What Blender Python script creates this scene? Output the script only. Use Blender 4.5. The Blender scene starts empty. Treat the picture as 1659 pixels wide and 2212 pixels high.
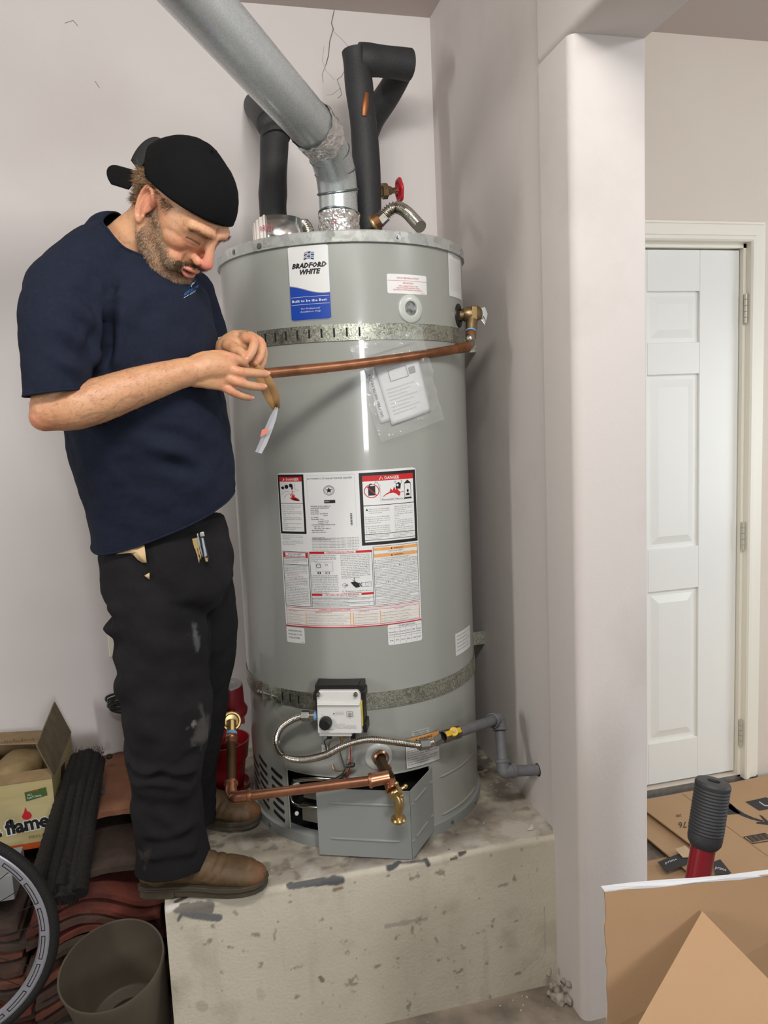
import bpy, bmesh, math, random
import numpy as np
from mathutils import Vector, Matrix
random.seed(7)
scn = bpy.context.scene
# ------------------------------------------------------------------ camera
F, CX, CY, CAMH = 1662.0, 829.5, 1106.0, 1.573
def _cam_basis():
    d = np.array([610, -13700, -F]); d /= np.linalg.norm(d); Z = -d
    X = np.array([6870, 507, -F]); X -= Z*(X@Z); X /= np.linalg.norm(X)
    return np.array([X, np.cross(Z, X), Z])
RC = _cam_basis(); CAM = np.array([0, 0, CAMH])
cam_data = bpy.data.cameras.new('camera'); cam = bpy.data.objects.new('camera', cam_data)
scn.collection.objects.link(cam); scn.camera = cam
cam_data.sensor_fit = 'HORIZONTAL'; cam_data.sensor_width = 36; cam_data.lens = 36*F/1659
cam_data.clip_start = 0.05
m4 = Matrix([list(RC[i])+[CAM[i]] for i in range(3)]+[[0, 0, 0, 1]]); cam.matrix_world = m4
# ------------------------------------------------------------------ world, lights, exposure
def lin(c):
    return tuple(((x/255/12.92) if x/255 <= .04045 else ((x/255+.055)/1.055)**2.4) for x in c)
w = bpy.data.worlds.new('world'); scn.world = w; w.use_nodes = True
w.node_tree.nodes['Background'].inputs[0].default_value = (0.93, 0.96, 1.0, 1)
w.node_tree.nodes['Background'].inputs[1].default_value = 0.10
def area(name, loc, target, sx, sy, power, color=(1, 1, 1)):
    l = bpy.data.lights.new(name, 'AREA'); l.shape = 'RECTANGLE'; l.size = sx; l.size_y = sy
    l.energy = power; l.color = color
    o = bpy.data.objects.new(name, l); scn.collection.objects.link(o)
    o.location = loc
    o.rotation_euler = (Vector(target)-Vector(loc)).to_track_quat('-Z', 'Y').to_euler()
    return o
area('ceiling_lamp', (0.1, 0.1, 2.86), (0.15, 2.2, 1.6), 1.1, 0.35, 45, (1.0, 0.975, 0.93))
area('entry_fill', (2.3, 0.5, 2.84), (2.0, 2.6, 1.2), 0.5, 0.5, 22, (0.98, 0.99, 1.0))  # unseen fill light added to brighten the door side
area('entry_cool_fill', (3.9, 0.7, 1.35), (1.8, 2.5, 0.9), 1.0, 1.2, 26, (0.9, 0.95, 1.0))  # added cool fill lifting the door and the cardboard
area('garage_doorway', (0.75, -4.2, 1.9), (0.6, 2.2, 1.2), 0.5, 1.3, 66, (0.97, 0.985, 1.0))
area('side_window', (-2.9, 0.1, 1.9), (0.3, 2.2, 1.5), 0.22, 1.1, 34, (1.0, 0.98, 0.95))
scn.view_settings.view_transform = 'Standard'; scn.view_settings.look = 'None'
scn.view_settings.exposure = 0.07; scn.view_settings.gamma = 1.0
try: scn.view_settings.use_curve_mapping = False
except Exception: pass
# ------------------------------------------------------------------ helpers
def P(u, v, **k):
    """world point seen at photo pixel (u,v) on the plane X=, Y= or Z="""
    r = RC@np.array([u-CX, -(v-CY), -F]); a, val = list(k.items())[0]
    i = 'XYZ'.index(a); return CAM+r*((val-CAM[i])/r[i])
def V(p): return Vector((float(p[0]), float(p[1]), float(p[2])))
ORG = {}
def obj_from(name, me, mats, parent=None, label=None, cat=None, group=None, kind=None, loc=None):
    o = bpy.data.objects.new(name, me); scn.collection.objects.link(o)
    if mats is not None:
        for m in (mats if isinstance(mats, (list, tuple)) else [mats]):
            me.materials.append(m)
    if parent is not None:
        base = ORG[parent.name]; me.transform(Matrix.Translation(-base)); o.parent = parent; ORG[o.name] = base
    elif loc is not None:
        me.transform(Matrix.Translation(-V(loc))); o.location = loc; ORG[o.name] = V(loc)
    else: ORG[o.name] = Vector((0, 0, 0))
    for k, v in (('label', label), ('category', cat), ('group', group), ('kind', kind)):
        if v: o[k] = v
    return o
def thing(name, label, cat, loc=(0, 0, 0), group=None):
    o = bpy.data.objects.new(name, None); scn.collection.objects.link(o); o.location = loc
    o['label'] = label; o['category'] = cat
    if group: o['group'] = group
    o.empty_display_size = .05; ORG[o.name] = V(loc); return o
def catmull(pts, n=8):
    pts = [np.array(p, float) for p in pts]; q = [2*pts[0]-pts[1]]+pts+[2*pts[-1]-pts[-2]]; out = []
    for i in range(1, len(q)-2):
        for j in range(n):
            t = j/n; a, b, c, d = q[i-1:i+3]
            out.append(.5*((2*b)+(c-a)*t+(2*a-5*b+4*c-d)*t*t+(3*b-a-3*c+d)*t**3))
    out.append(pts[-1]); return out
class MB:
    def __init__(s): s.v = []; s.f = []
    def add(s, vs, fs):
        b = len(s.v); s.v += [tuple(float(c) for c in p) for p in vs]; s.f += [tuple(i+b for i in f) for f in fs]; return s
    def box(s, lo, hi):
        x0, y0, z0 = lo; x1, y1, z1 = hi
        return s.add([(x0,y0,z0),(x1,y0,z0),(x1,y1,z0),(x0,y1,z0),(x0,y0,z1),(x1,y0,z1),(x1,y1,z1),(x0,y1,z1)],
                     [(0,3,2,1),(4,5,6,7),(0,1,5,4),(1,2,6,5),(2,3,7,6),(3,0,4,7)])
    def fbox(s, o, ax, ay, az, lo, hi):
        """box in a local frame o + x*ax + y*ay + z*az"""
        b = MB().box(lo, hi); o, ax, ay, az = map(np.array, (o, ax, ay, az))
        return s.add([o+p[0]*ax+p[1]*ay+p[2]*az for p in b.v], b.f)
    def hexa(s, a, b):
        """solid between quad a (4 pts) and quad b"""
        return s.add(list(a)+list(b), [(3,2,1,0),(4,5,6,7),(0,1,5,4),(1,2,6,5),(2,3,7,6),(3,0,4,7)])
    def plate(s, quad, t, n=None):
        q = [np.array(p, float) for p in quad]
        if n is None:
            n = np.cross(q[1]-q[0], q[-1]-q[0]); n /= np.linalg.norm(n)
        k = len(q); top = [p+np.array(n)*t for p in q]
        return s.add(q+top, [tuple(range(k))[::-1], tuple(range(k, 2*k))]+[(i, (i+1) % k, (i+1) % k+k, i+k) for i in range(k)])
    def sweep(s, pts, rad, n=12, cap=True, ell=None, up=None, closed=False):
        """tube through pts; rad number or list; ell: list of (ra, rb) with axis 'up' giving rb direction"""
        pts = [np.array(p, float) for p in pts]; m = len(pts)
        if not hasattr(rad, '__len__'): rad = [rad]*m
        tg = []
        for i in range(m):
            if closed: t = pts[(i+1) % m]-pts[i-1]
            else: t = pts[min(i+1, m-1)]-pts[max(i-1, 0)]
            tg.append(t/(np.linalg.norm(t)+1e-12))
        if up is None:
            a = np.array([0, 0, 1.]) if abs(tg[0][2]) < .9 else np.array([0, 1., 0])
        else: a = np.array(up, float)
        vs = []
        prev = a
        for i in range(m):
            ref = prev if up is None else np.array(up, float)
            b = ref-tg[i]*(ref@tg[i]); b /= np.linalg.norm(b)+1e-12; prev = b
            c = np.cross(tg[i], b)
            ra, rb = (rad[i], rad[i]) if not hasattr(rad[i], '__len__') else rad[i]
            for k in range(n):
                th = 2*math.pi*k/n; vs.append(pts[i]+c*math.cos(th)*ra+b*math.sin(th)*rb)
        fs = []
        rng = m if closed else m-1
        for i in range(rng):
            for k in range(n):
                a0 = i*n+k; a1 = i*n+(k+1) % n; b0 = ((i+1) % m)*n+k; b1 = ((i+1) % m)*n+(k+1) % n
                fs.append((a0, a1, b1, b0))
        if cap and not closed: fs += [tuple(range(n))[::-1], tuple((m-1)*n+k for k in range(n))]
        return s.add(vs, fs)
    def cyl(s, a, b, r0, r1=None, n=20): return s.sweep([a, b], [r0, r0 if r1 is None else r1], n)
    def lathe(s, prof, c=(0, 0, 0), axis=(0, 0, 1), n=48, cap=False):
        """prof: list of (r, h) along axis"""
        ax = np.array(axis, float); ax /= np.linalg.norm(ax)
        e = np.cross(ax, [0, 0, 1.]) if abs(ax[2]) < .9 else np.cross(ax, [0, 1., 0]); e /= np.linalg.norm(e); g = np.cross(ax, e)
        vs = [np.array(c)+ax*h+(e*math.cos(2*math.pi*k/n)+g*math.sin(2*math.pi*k/n))*r for r, h in prof for k in range(n)]
        fs = [(i*n+k, i*n+(k+1) % n, (i+1)*n+(k+1) % n, (i+1)*n+k) for i in range(len(prof)-1) for k in range(n)]
        if cap: fs += [tuple(range(n))[::-1], tuple((len(prof)-1)*n+k for k in range(n))]
        return s.add(vs, fs)
    def ell(s, c, r, rot=None, n=20, m=12):
        """ellipsoid; rot = 3x3 with local axes as columns"""
        Rm = np.eye(3) if rot is None else np.array(rot); vs = []
        for i in range(1, m):
            ph = math.pi*i/m
            for k in range(n):
                th = 2*math.pi*k/n
                vs.append(np.array(c)+Rm@np.array([r[0]*math.sin(ph)*math.cos(th), r[1]*math.sin(ph)*math.sin(th), r[2]*math.cos(ph)]))
        vs += [np.array(c)+Rm@np.array([0, 0, r[2]]), np.array(c)-Rm@np.array([0, 0, r[2]])]
        N = (m-1)*n
        fs = [(i*n+k, (i+1)*n+k, (i+1)*n+(k+1) % n, i*n+(k+1) % n) for i in range(m-2) for k in range(n)]
        fs += [(N, k, (k+1) % n) for k in range(n)]+[(N+1, (m-2)*n+(k+1) % n, (m-2)*n+k) for k in range(n)]
        return s.add(vs, fs)
    def limb(s, pts, rad, n=18, k=6):
        """rounded limb: smooth path, interpolated radii, round ends"""
        P_ = catmull(pts, k); R_ = []
        for i in range(len(pts)-1):
            for j in range(k):
                t = j/k; a, b = np.array(rad[i]), np.array(rad[i+1]); R_.append(a*(1-t)+b*t)
        R_.append(np.array(rad[-1])); d0 = P_[0]-P_[1]; d0 /= np.linalg.norm(d0); d1 = P_[-1]-P_[-2]; d1 /= np.linalg.norm(d1)
        r0 = float(np.mean(R_[0])); r1 = float(np.mean(R_[-1]))
        pre = [P_[0]+d0*r0*math.cos(a) for a in (.15, .5, .9, 1.25)]; preR = [R_[0]*math.sin(a) for a in (.15, .5, .9, 1.25)]
        post = [P_[-1]+d1*r1*math.cos(a) for a in (1.25, .9, .5, .15)]; postR = [R_[-1]*math.sin(a) for a in (1.25, .9, .5, .15)]
        allr = [tuple(x) if x.ndim else float(x) for x in preR+R_+postR]
        return s.sweep(pre+P_+post, allr, n)
    def mesh(s, name):
        me = bpy.data.meshes.new(name); me.from_pydata(s.v, [], s.f); me.update(); return me
    def build(s, name, mat, parent=None, smooth=True, bevel=0, auto=40, **kw):
        me = s.mesh(name)
        bm = bmesh.new(); bm.from_mesh(me); bmesh.ops.recalc_face_normals(bm, faces=bm.faces)
        if smooth:
            lim = math.radians(auto)
            for f in bm.faces: f.smooth = True
            for e in bm.edges:
                if len(e.link_faces) == 2: e.smooth = e.calc_face_angle(0) < lim
        bm.to_mesh(me); bm.free()
        o = obj_from(name, me, mat, parent, **kw)
        if bevel:
            b = o.modifiers.new('bevel', 'BEVEL'); b.width = bevel; b.segments = 3; b.limit_method = 'ANGLE'; b.angle_limit = .7
            for f in me.polygons: f.use_smooth = True
            b.harden_normals = False
            o.modifiers.new('wn', 'WEIGHTED_NORMAL')
        return o
# ------------------------------------------------------------------ materials
MATS = {}
def mat(name, col, rough=.6, metal=0., var=0., vscale=8., bump=0., bscale=60., spec=.5, coat=0., col2=None, attr=False, sss=0., trans=0., detail=4., thr=None, stretch=None):
    if name in MATS: return MATS[name]
    m = bpy.data.materials.new(name); m.use_nodes = True; nt = m.node_tree; N = nt.nodes; L = nt.links
    b = N['Principled BSDF']; c = (*lin(col), 1)
    b.inputs['Base Color'].default_value = c; b.inputs['Roughness'].default_value = rough; b.inputs['Metallic'].default_value = metal
    b.inputs['Specular IOR Level'].default_value = spec; b.inputs['Coat Weight'].default_value = coat; b.inputs['Coat Roughness'].default_value = .12
    if sss: b.inputs['Subsurface Weight'].default_value = sss; b.inputs['Subsurface Radius'].default_value = (.012, .004, .002); b.inputs['Subsurface Scale'].default_value = 1
    if trans: b.inputs['Transmission Weight'].default_value = trans
    tc = N.new('ShaderNodeTexCoord'); geo = N.new('ShaderNodeNewGeometry'); src = geo.outputs['Position']
    if stretch:
        mp = N.new('ShaderNodeMapping'); mp.inputs['Scale'].default_value = stretch; L.new(src, mp.inputs['Vector']); src = mp.outputs[0]
    base = None
    if attr:
        a = N.new('ShaderNodeAttribute'); a.attribute_name = 'Col'; base = a.outputs['Color']
    if var:
        n = N.new('ShaderNodeTexNoise'); n.inputs['Scale'].default_value = vscale; n.inputs['Detail'].default_value = detail; L.new(src, n.inputs['Vector'])
        r = N.new('ShaderNodeMapRange'); t0, t1 = thr or (.35, .65)
        r.inputs['From Min'].default_value = t0; r.inputs['From Max'].default_value = t1; r.inputs['To Max'].default_value = var
        L.new(n.outputs['Fac'], r.inputs['Value'])
        mx = N.new('ShaderNodeMix'); mx.data_type = 'RGBA'
        L.new(r.outputs[0], mx.inputs['Factor'])
        if base is not None: L.new(base, mx.inputs[6])
        else: mx.inputs[6].default_value = c
        c2 = (*lin(col2), 1) if col2 else (c[0]*.45, c[1]*.45, c[2]*.45, 1)
        mx.inputs[7].default_value = c2; base = mx.outputs[2]
    if base is not None: L.new(base, b.inputs['Base Color'])
    if bump:
        n2 = N.new('ShaderNodeTexNoise'); n2.inputs['Scale'].default_value = bscale; n2.inputs['Detail'].default_value = 3; L.new(src, n2.inputs['Vector'])
        bp = N.new('ShaderNodeBump'); bp.inputs['Strength'].default_value = bump; bp.inputs['Distance'].default_value = .004
        L.new(n2.outputs['Fac'], bp.inputs['Height']); L.new(bp.outputs[0], b.inputs['Normal'])
    MATS[name] = m; return m
def galvanized(name, lo=(110, 112, 108), hi=(190, 192, 186), scale=60, rough=.35, metal=.85, bmp=.25):
    m = mat(name, hi, rough, metal); nt = m.node_tree; N = nt.nodes; L = nt.links; b = N['Principled BSDF']
    v = N.new('ShaderNodeTexVoronoi'); v.inputs['Scale'].default_value = scale
    g = N.new('ShaderNodeNewGeometry'); nz = N.new('ShaderNodeTexNoise'); nz.inputs['Scale'].default_value = scale*.5
    L.new(g.outputs['Position'], nz.inputs['Vector'])
    ad = N.new('ShaderNodeMix'); ad.data_type = 'VECTOR'; ad.inputs['Factor'].default_value = .06
    L.new(g.outputs['Position'], ad.inputs[4]); L.new(nz.outputs['Color'], ad.inputs[5]); L.new(ad.outputs[1], v.inputs['Vector'])
    cr = N.new('ShaderNodeMix'); cr.data_type = 'RGBA'; cr.inputs[6].default_value = (*lin(lo), 1); cr.inputs[7].default_value = (*lin(hi), 1)
    sp = N.new('ShaderNodeSeparateColor'); L.new(v.outputs['Color'], sp.inputs[0]); L.new(sp.outputs[0], cr.inputs['Factor'])
    L.new(cr.outputs[2], b.inputs['Base Color'])
    mr = N.new('ShaderNodeMapRange'); mr.inputs['To Min'].default_value = rough-.1; mr.inputs['To Max'].default_value = rough+.15
    L.new(sp.outputs[1], mr.inputs['Value']); L.new(mr.outputs[0], b.inputs['Roughness'])
    bp = N.new('ShaderNodeBump'); bp.inputs['Strength'].default_value = bmp; bp.inputs['Distance'].default_value = .001
    L.new(sp.outputs[2], bp.inputs['Height']); L.new(bp.outputs[0], b.inputs['Normal'])
    return m
# numpy value noise
def vnoise(p, seed=0):
    p = np.asarray(p, float); i = np.floor(p).astype(np.int64); f = p-i; f = f*f*(3-2*f); out = 0
    for dx in (0, 1):
        for dy in (0, 1):
            for dz in (0, 1):
                h = (i[:, 0]+dx)*374761393+(i[:, 1]+dy)*668265263+(i[:, 2]+dz)*2147483647+seed*974711
                h = (h ^ (h >> 13))*1274126177; h = (h ^ (h >> 16)) & 0xffff
                wt = (f[:, 0] if dx else 1-f[:, 0])*(f[:, 1] if dy else 1-f[:, 1])*(f[:, 2] if dz else 1-f[:, 2])
                out = out+wt*h/65535.
    return out
def fbm(p, oct=4, seed=0):
    p = np.asarray(p, float); s = 0; a = .5; t = 0
    for k in range(oct): s = s+a*vnoise(p*2**k+k*17.3, seed+k); t += a; a *= .5
    return s/t
def get_co(me):
    a = np.empty(len(me.vertices)*3); me.vertices.foreach_get('co', a); return a.reshape(-1, 3)
def get_no(me):
    a = np.empty(len(me.vertices)*3); me.vertex_normals.foreach_get('vector', a); return a.reshape(-1, 3)
def set_co(me, a): me.vertices.foreach_set('co', a.ravel()); me.update()
def set_col(me, rgb):
    at = me.color_attributes.new('Col', 'FLOAT_COLOR', 'POINT')
    at.data.foreach_set('color', np.c_[rgb, np.ones(len(rgb))].astype(np.float32).ravel())
def srgb(c): return np.array(lin(c))
def remesh(mb, voxel, smooth=4, fac=.5):
    me = mb.mesh('tmp')
    bm = bmesh.new(); bm.from_mesh(me); bmesh.ops.recalc_face_normals(bm, faces=bm.faces); bm.to_mesh(me); bm.free()
    o = bpy.data.objects.new('tmp', me); scn.collection.objects.link(o)
    r = o.modifiers.new('r', 'REMESH'); r.mode = 'VOXEL'; r.voxel_size = voxel; r.use_smooth_shade = True
    if smooth:
        sm = o.modifiers.new('s', 'SMOOTH'); sm.factor = fac; sm.iterations = smooth
    dg = bpy.context.evaluated_depsgraph_get(); out = bpy.data.meshes.new_from_object(o.evaluated_get(dg))
    bpy.data.objects.remove(o); bpy.data.meshes.remove(me)
    for p in out.polygons: p.use_smooth = True
    return out
# flat print: text and rectangles on any surface, one mesh per colour
_tc = {}
def glyphs(s, bold=0., shear=0., res=1, space=1.):
    key = (s, bold, shear, res, space)
    if key not in _tc:
        c = bpy.data.curves.new('t', 'FONT'); c.body = s; c.resolution_u = res; c.offset = bold; c.shear = shear; c.space_character = space
        o = bpy.data.objects.new('t', c); me = bpy.data.meshes.new_from_object(o)
        co = get_co(me)[:, :2] if len(me.vertices) else np.zeros((0, 2)); fs = [tuple(p.vertices) for p in me.polygons]
        bpy.data.objects.remove(o); bpy.data.curves.remove(c); bpy.data.meshes.remove(me); _tc[key] = (co, fs)
    return _tc[key]
class Print:
    """print laid on a surface: mp(x, y, lift) -> world"""
    def __init__(s, mp): s.mp = mp; s.m = {}
    def _mb(s, mt): return s.m.setdefault(mt.name, (mt, MB()))[1]
    def rect(s, x0, y0, x1, y1, mt, lift=1, nx=1, ny=1):
        b = s._mb(mt); vs = [s.mp(x0+(x1-x0)*i/nx, y0+(y1-y0)*j/ny, lift) for j in range(ny+1) for i in range(nx+1)]
        b.add(vs, [(j*(nx+1)+i, j*(nx+1)+i+1, (j+1)*(nx+1)+i+1, (j+1)*(nx+1)+i) for j in range(ny) for i in range(nx)])
    def frame(s, x0, y0, x1, y1, t, mt, lift=1, nx=4, ty=None):
        ty = ty or t
        s.rect(x0, y0, x1, y0+ty, mt, lift, nx); s.rect(x0, y1-ty, x1, y1, mt, lift, nx)
        s.rect(x0, y0+ty, x0+t, y1-ty, mt, lift); s.rect(x1-t, y0+ty, x1, y1-ty, mt, lift)
    def poly(s, pts, mt, lift=1):
        s._mb(mt).add([s.mp(x, y, lift) for x, y in pts], [tuple(range(len(pts)))])
    def stroke(s, pts, wd, mt, lift=1, asp=1.):
        for (x0, y0), (x1, y1) in zip(pts[:-1], pts[1:]):
            d = math.hypot(x1-x0, (y1-y0)*asp)+1e-9; nx, ny = -(y1-y0)*asp/d*wd/2, (x1-x0)/d*wd/2/asp
            s.poly([(x0-nx, y0-ny), (x1-nx, y1-ny), (x1+nx, y1+ny), (x0+nx, y0+ny)], mt, lift)
    def text(s, t, x, y, h, mt, width=None, align='L', lift=2, bold=0., shear=0., res=1, sx=None, rot=0, wmax=None):
        """h: capital height in y units; width: exact x extent; y is the baseline; y grows upward"""
        co, fs = glyphs(t, bold, shear, res)
        if not len(co): return
        x0, x1 = co[:, 0].min(), co[:, 0].max(); k = h/.7
        kx = (width/(x1-x0)) if width else (sx or k)
        if wmax and kx*(x1-x0) > wmax: kx = wmax/(x1-x0)
        X = (co[:, 0]-x0)*kx; Wd = (x1-x0)*kx
        X = X-(0 if align == 'L' else Wd/2 if align == 'C' else Wd); Yy = co[:, 1]*k
        if rot: X, Yy = X*math.cos(rot)-Yy*math.sin(rot), X*math.sin(rot)+Yy*math.cos(rot)
        s._mb(mt).add([s.mp(x+a, y+b, lift) for a, b in zip(X, Yy)], fs)
    def build(s, parent, names):
        for k, (mt, b) in s.m.items(): b.build(names.get(k, 'printing'), mt, parent, smooth=False, kind='stuff')
INK = mat('black_ink', (28, 28, 30), .5); INKR = mat('red_ink', (196, 32, 36), .5); INKO = mat('orange_ink', (232, 165, 90), .5)
PAPER = mat('white_paper', (226, 227, 226), .35, coat=.2); INKB = mat('blue_ink', (30, 70, 165), .35, coat=.3)
# ================================================================== SETTING
ZP = .434; XW = .873; YB = 2.665; ZC = 2.918; YD = 2.6
M_wall = mat('painted_drywall', (213, 207, 205), .75, var=.22, vscale=2.2, bump=.12, bscale=90, col2=(176, 165, 158), thr=(.5, .8))
M_wallr = mat('scuffed_drywall', (209, 202, 198), .75, var=.35, vscale=3.1, bump=.12, bscale=90, col2=(150, 138, 130), thr=(.52, .85), detail=7)
M_ceil = mat('ceiling_paint', (196, 184, 178), .85, bump=.1, bscale=50)
M_trim = mat('white_trim_paint', (240, 236, 222), .4, bump=.05, bscale=30)
M_door = mat('white_door_paint', (240, 240, 234), .35, var=.12, vscale=1.6, col2=(214, 216, 220))
M_conc = mat('dusty_concrete', (150, 138, 124), .9, var=.8, vscale=9, bump=.6, bscale=60, col2=(92, 82, 72), detail=8)
def struct(mb, name, m, **k): return mb.build(name, m, kind='structure', **k)
struct(MB().box((-3.2, -4.5, -.1), (4.2, 3.2, 0)), 'floor', M_conc)
struct(MB().box((-3.2, YB, 0), (XW+.1, YB+.12, ZC)), 'wall_back', M_wall)
wb = bpy.data.objects['wall_back']
# hairline crack and scuffs in the plaster near the corner
mb = MB()
def hairline(mb, pts, wd, axis='Y', off=.0006):
    for (u0, v0), (u1, v1) in zip(pts[:-1], pts[1:]):
        k = dict(Y=YB-off) if axis == 'Y' else dict(X=XW+.012-off)
        a, b = P(u0, v0, **k), P(u1, v1, **k); t = b-a; t /= np.linalg.norm(t)
        n = np.cross(t, [0, 1, 0] if axis == 'Y' else [1, 0, 0])*wd/2
        mb.add([a-n, b-n, b+n, a+n], [(0, 1, 2, 3)])
hairline(mb, [(722, 22), (716, 50), (720, 62), (712, 90), (710, 118), (704, 140)], .003)
hairline(mb, [(704, 140), (696, 160), (698, 178)], .0015)
hairline(mb, [(716, 50), (722, 70), (740, 86), (760, 110)], .0008)
hairline(mb, [(745, 150), (738, 165), (728, 172), (735, 190), (738, 205), (730, 212)], .0016); hairline(mb, [(735, 190), (718, 204), (706, 206)], .0008); hairline(mb, [(760, 188), (768, 205), (762, 212), (775, 220)], .0009); hairline(mb, [(700, 100), (696, 130), (704, 152), (722, 172)], .0007)
hairline(mb, [(140, 50), (158, 44), (168, 56)], .0015); hairline(mb, [(205, 175), (215, 190)], .0015)
mb.build('plaster_crack', mat('crack_dirt', (120, 108, 100), .9), wb, smooth=False)
struct(MB().box((-3.2, -4.5, ZC), (XW+.1, YB+.12, ZC+.1)), 'ceiling', M_ceil)
struct(MB().box((XW+.1, -4.5, 2.9), (4.2, 3.2, 3.0)), 'ceiling_right', M_ceil)
# side wall of the alcove, with end pillar and beam
struct(MB().box((XW+.012, 1.8, 0), (1.06, YB, ZC)), 'wall_right', M_wallr)
wr = bpy.data.objects['wall_right']
def rounded_post(mb, x0, x1, y0, y1, z0, z1, r=.022):
    pts = []
    for cx, cy, a0 in ((x0+r, y0+r, 180), (x1-.006, y0+.006, 270)):
        rr = r if cx < (x0+x1)/2 else .006
        for k in range(7):
            a = math.radians(a0+k*15); pts.append((cx+rr*math.cos(a), cy+rr*math.sin(a)))
    pts += [(x1, y1), (x0, y1)]; n = len(pts)
    mb.add([(x, y, z0) for x, y in pts]+[(x, y, z1) for x, y in pts],
           [tuple(range(n))[::-1], tuple(range(n, 2*n))]+[(i, (i+1) % n, (i+1) % n+n, i+n) for i in range(n)])
mb = MB(); rounded_post(mb, XW, 1.062, 1.655, 1.815, 0, 2.402); struct(mb, 'wall_pillar', M_wallr, auto=50)
mb = MB(); pts = []
for cx, cz, a0, rr in ((XW+.02, 2.402+.02, 180, .02), (1.062-.006, 2.402+.006, 270, .006)):
    for k in range(7):
        a = math.radians(a0+k*15); pts.append((cx+rr*math.cos(a), cz+rr*math.sin(a)))
pts += [(1.062, ZC), (XW, ZC)]; n = len(pts)
mb.add([(x, -4.5, z) for x, z in pts]+[(x, 1.815, z) for x, z in pts],
       [tuple(range(n)), tuple(range(n, 2*n))[::-1]]+[(i, i+n, (i+1) % n+n, (i+1) % n) for i in range(n)])
struct(mb, 'wall_beam', M_wallr, auto=50)
# rubble at the pillar's foot
# entry wall beyond with its door
dr = P(1597, 1200, Y=YD)[0]; dtop = P(1500, 537, Y=YD)[2]; sill = P(1500, 1684, Y=YD)[2]; dl = dr-.915
cw = .075; mb = MB()
mb.box((1.06, YD, dtop+.02), (4.2, YD+.14, 2.9)); mb.box((dr+.02, YD, 0), (4.2, YD+.14, dtop+.02)); mb.box((1.06, YD, 0), (dl-.02, YD+.14, dtop+.02)); mb.box((dl-.02, YD, 0), (dr+.02, YD+.14, sill-.01))
struct(mb, 'wall_entry', mat('entry_wall_paint', (222, 211, 198), .75, var=.2, vscale=2, bump=.12, bscale=90, col2=(205, 190, 172)))
mb = MB().box((dl-.02, YD-.001, sill-.045), (dr+.1, YD+.04, sill-.012)); struct(mb, 'trim_1', mat('worn_threshold', (150, 143, 132), .6, metal=.3, var=.6, vscale=25))
door = thing('door_1', 'white six panel door beyond the pillar', 'door', (dr-.45, YD, sill)); door['kind'] = 'structure'
del door['category']
Yf = YD+.018
mb = MB().box((dl, Yf+.012, sill), (dr, Yf+.045, dtop))
# stiles and rails standing proud of the panel field
pw = .225; pr = P(1510, 1000, Y=Yf)[0]; pl = pr-pw; mxx = (dl+dr)/2
zs = [(P(1450, b, Y=Yf)[2], P(1450, a, Y=Yf)[2]) for a, b in ((629, 740), (809, 1184), (1275, 1600))]
cols = [(pl, pr), (dl+(dr-pr), dl+(dr-pr)+pw)]
xs = sorted([dl, cols[1][0], cols[1][1], pl, pr, dr])
zz = [sill]+[z for p in reversed(zs) for z in p]+[dtop]
for i in range(5):
    if i % 2 == 0: mb.box((xs[i], Yf, sill), (xs[i+1], Yf+.0125, dtop))
    else:
        for j in range(0, len(zz), 2): mb.box((xs[i], Yf, zz[j]), (xs[i+1], Yf+.0125, zz[j+1]))
mb.build('door_leaf', M_door, door, bevel=.003)
for x0, x1 in cols:
    for z0, z1 in zs:
        g = .018; b = .03
        m2 = MB(); o_ = [(x0+g, z0+g), (x1-g, z0+g), (x1-g, z1-g), (x0+g, z1-g)]; i_ = [(x0+g+b, z0+g+b), (x1-g-b, z0+g+b), (x1-g-b, z1-g-b), (x0+g+b, z1-g-b)]
        m2.add([(x, Yf+.012, z) for x, z in o_]+[(x, Yf+.002, z) for x, z in i_], [(4, 5, 6, 7)]+[(i, (i+1) % 4, (i+1) % 4+4, i+4) for i in range(4)])
        m2.build('raised_panel', M_door, door, smooth=False)
# casing: stepped profile, mitred
x0, x1, z1 = dl-.02, dr+.015, dtop+.022
fr = MB(); prof = [(0, .028), (.006, .034), (.018, .034), (.024, .024), (.045, .02), (.062, .02), (.068, .012), (cw, .012), (cw, 0)]
path = [(x1, sill-.02, 1, 0), (x1, z1, 1, 1), (x0, z1, -1, 1), (x0, sill-.02, -1, 0)]
vs = [(px+dx*o, YD-h, pz+dz*o) for px, pz, dx, dz in path for o, h in [(0, 0)]+prof]; k = len(prof)+1
fr.add(vs, [(s*k+i, s*k+i+1, (s+1)*k+i+1, (s+1)*k+i) for s in range(3) for i in range(k-1)])
fr.build('door_casing', M_trim, door, auto=20)
mb = MB().box((dr+.002, YD-.001, sill-.02), (dr+.017, YD+.13, dtop+.02)).box((dl-.02, YD-.001, sill-.02), (dl-.004, YD+.13, dtop+.02)).box((dl-.02, YD-.001, dtop+.004), (dr+.017, YD+.13, dtop+.023))
mb.build('door_jamb', M_trim, door, smooth=False)
M_hinge = mat('painted_hinge', (205, 203, 190), .35, metal=.4)
for a, b in ((635, 700), (1127, 1188), (1552, 1608)):
    za, zb = P(1598, b, Y=YD)[2], P(1598, a, Y=YD)[2]; hb = MB()
    for j in range(5):
        s0 = za+(zb-za)*j/5; hb.cyl((dr+.006, YD-.012, s0+.0008), (dr+.006, YD-.012, s0+(zb-za)/5-.0008), .0065, n=12)
    hb.box((dr+.004, YD-.012, za), (dr+.026, YD-.009, zb))
    hb.build('hinge', M_hinge, door)
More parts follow.
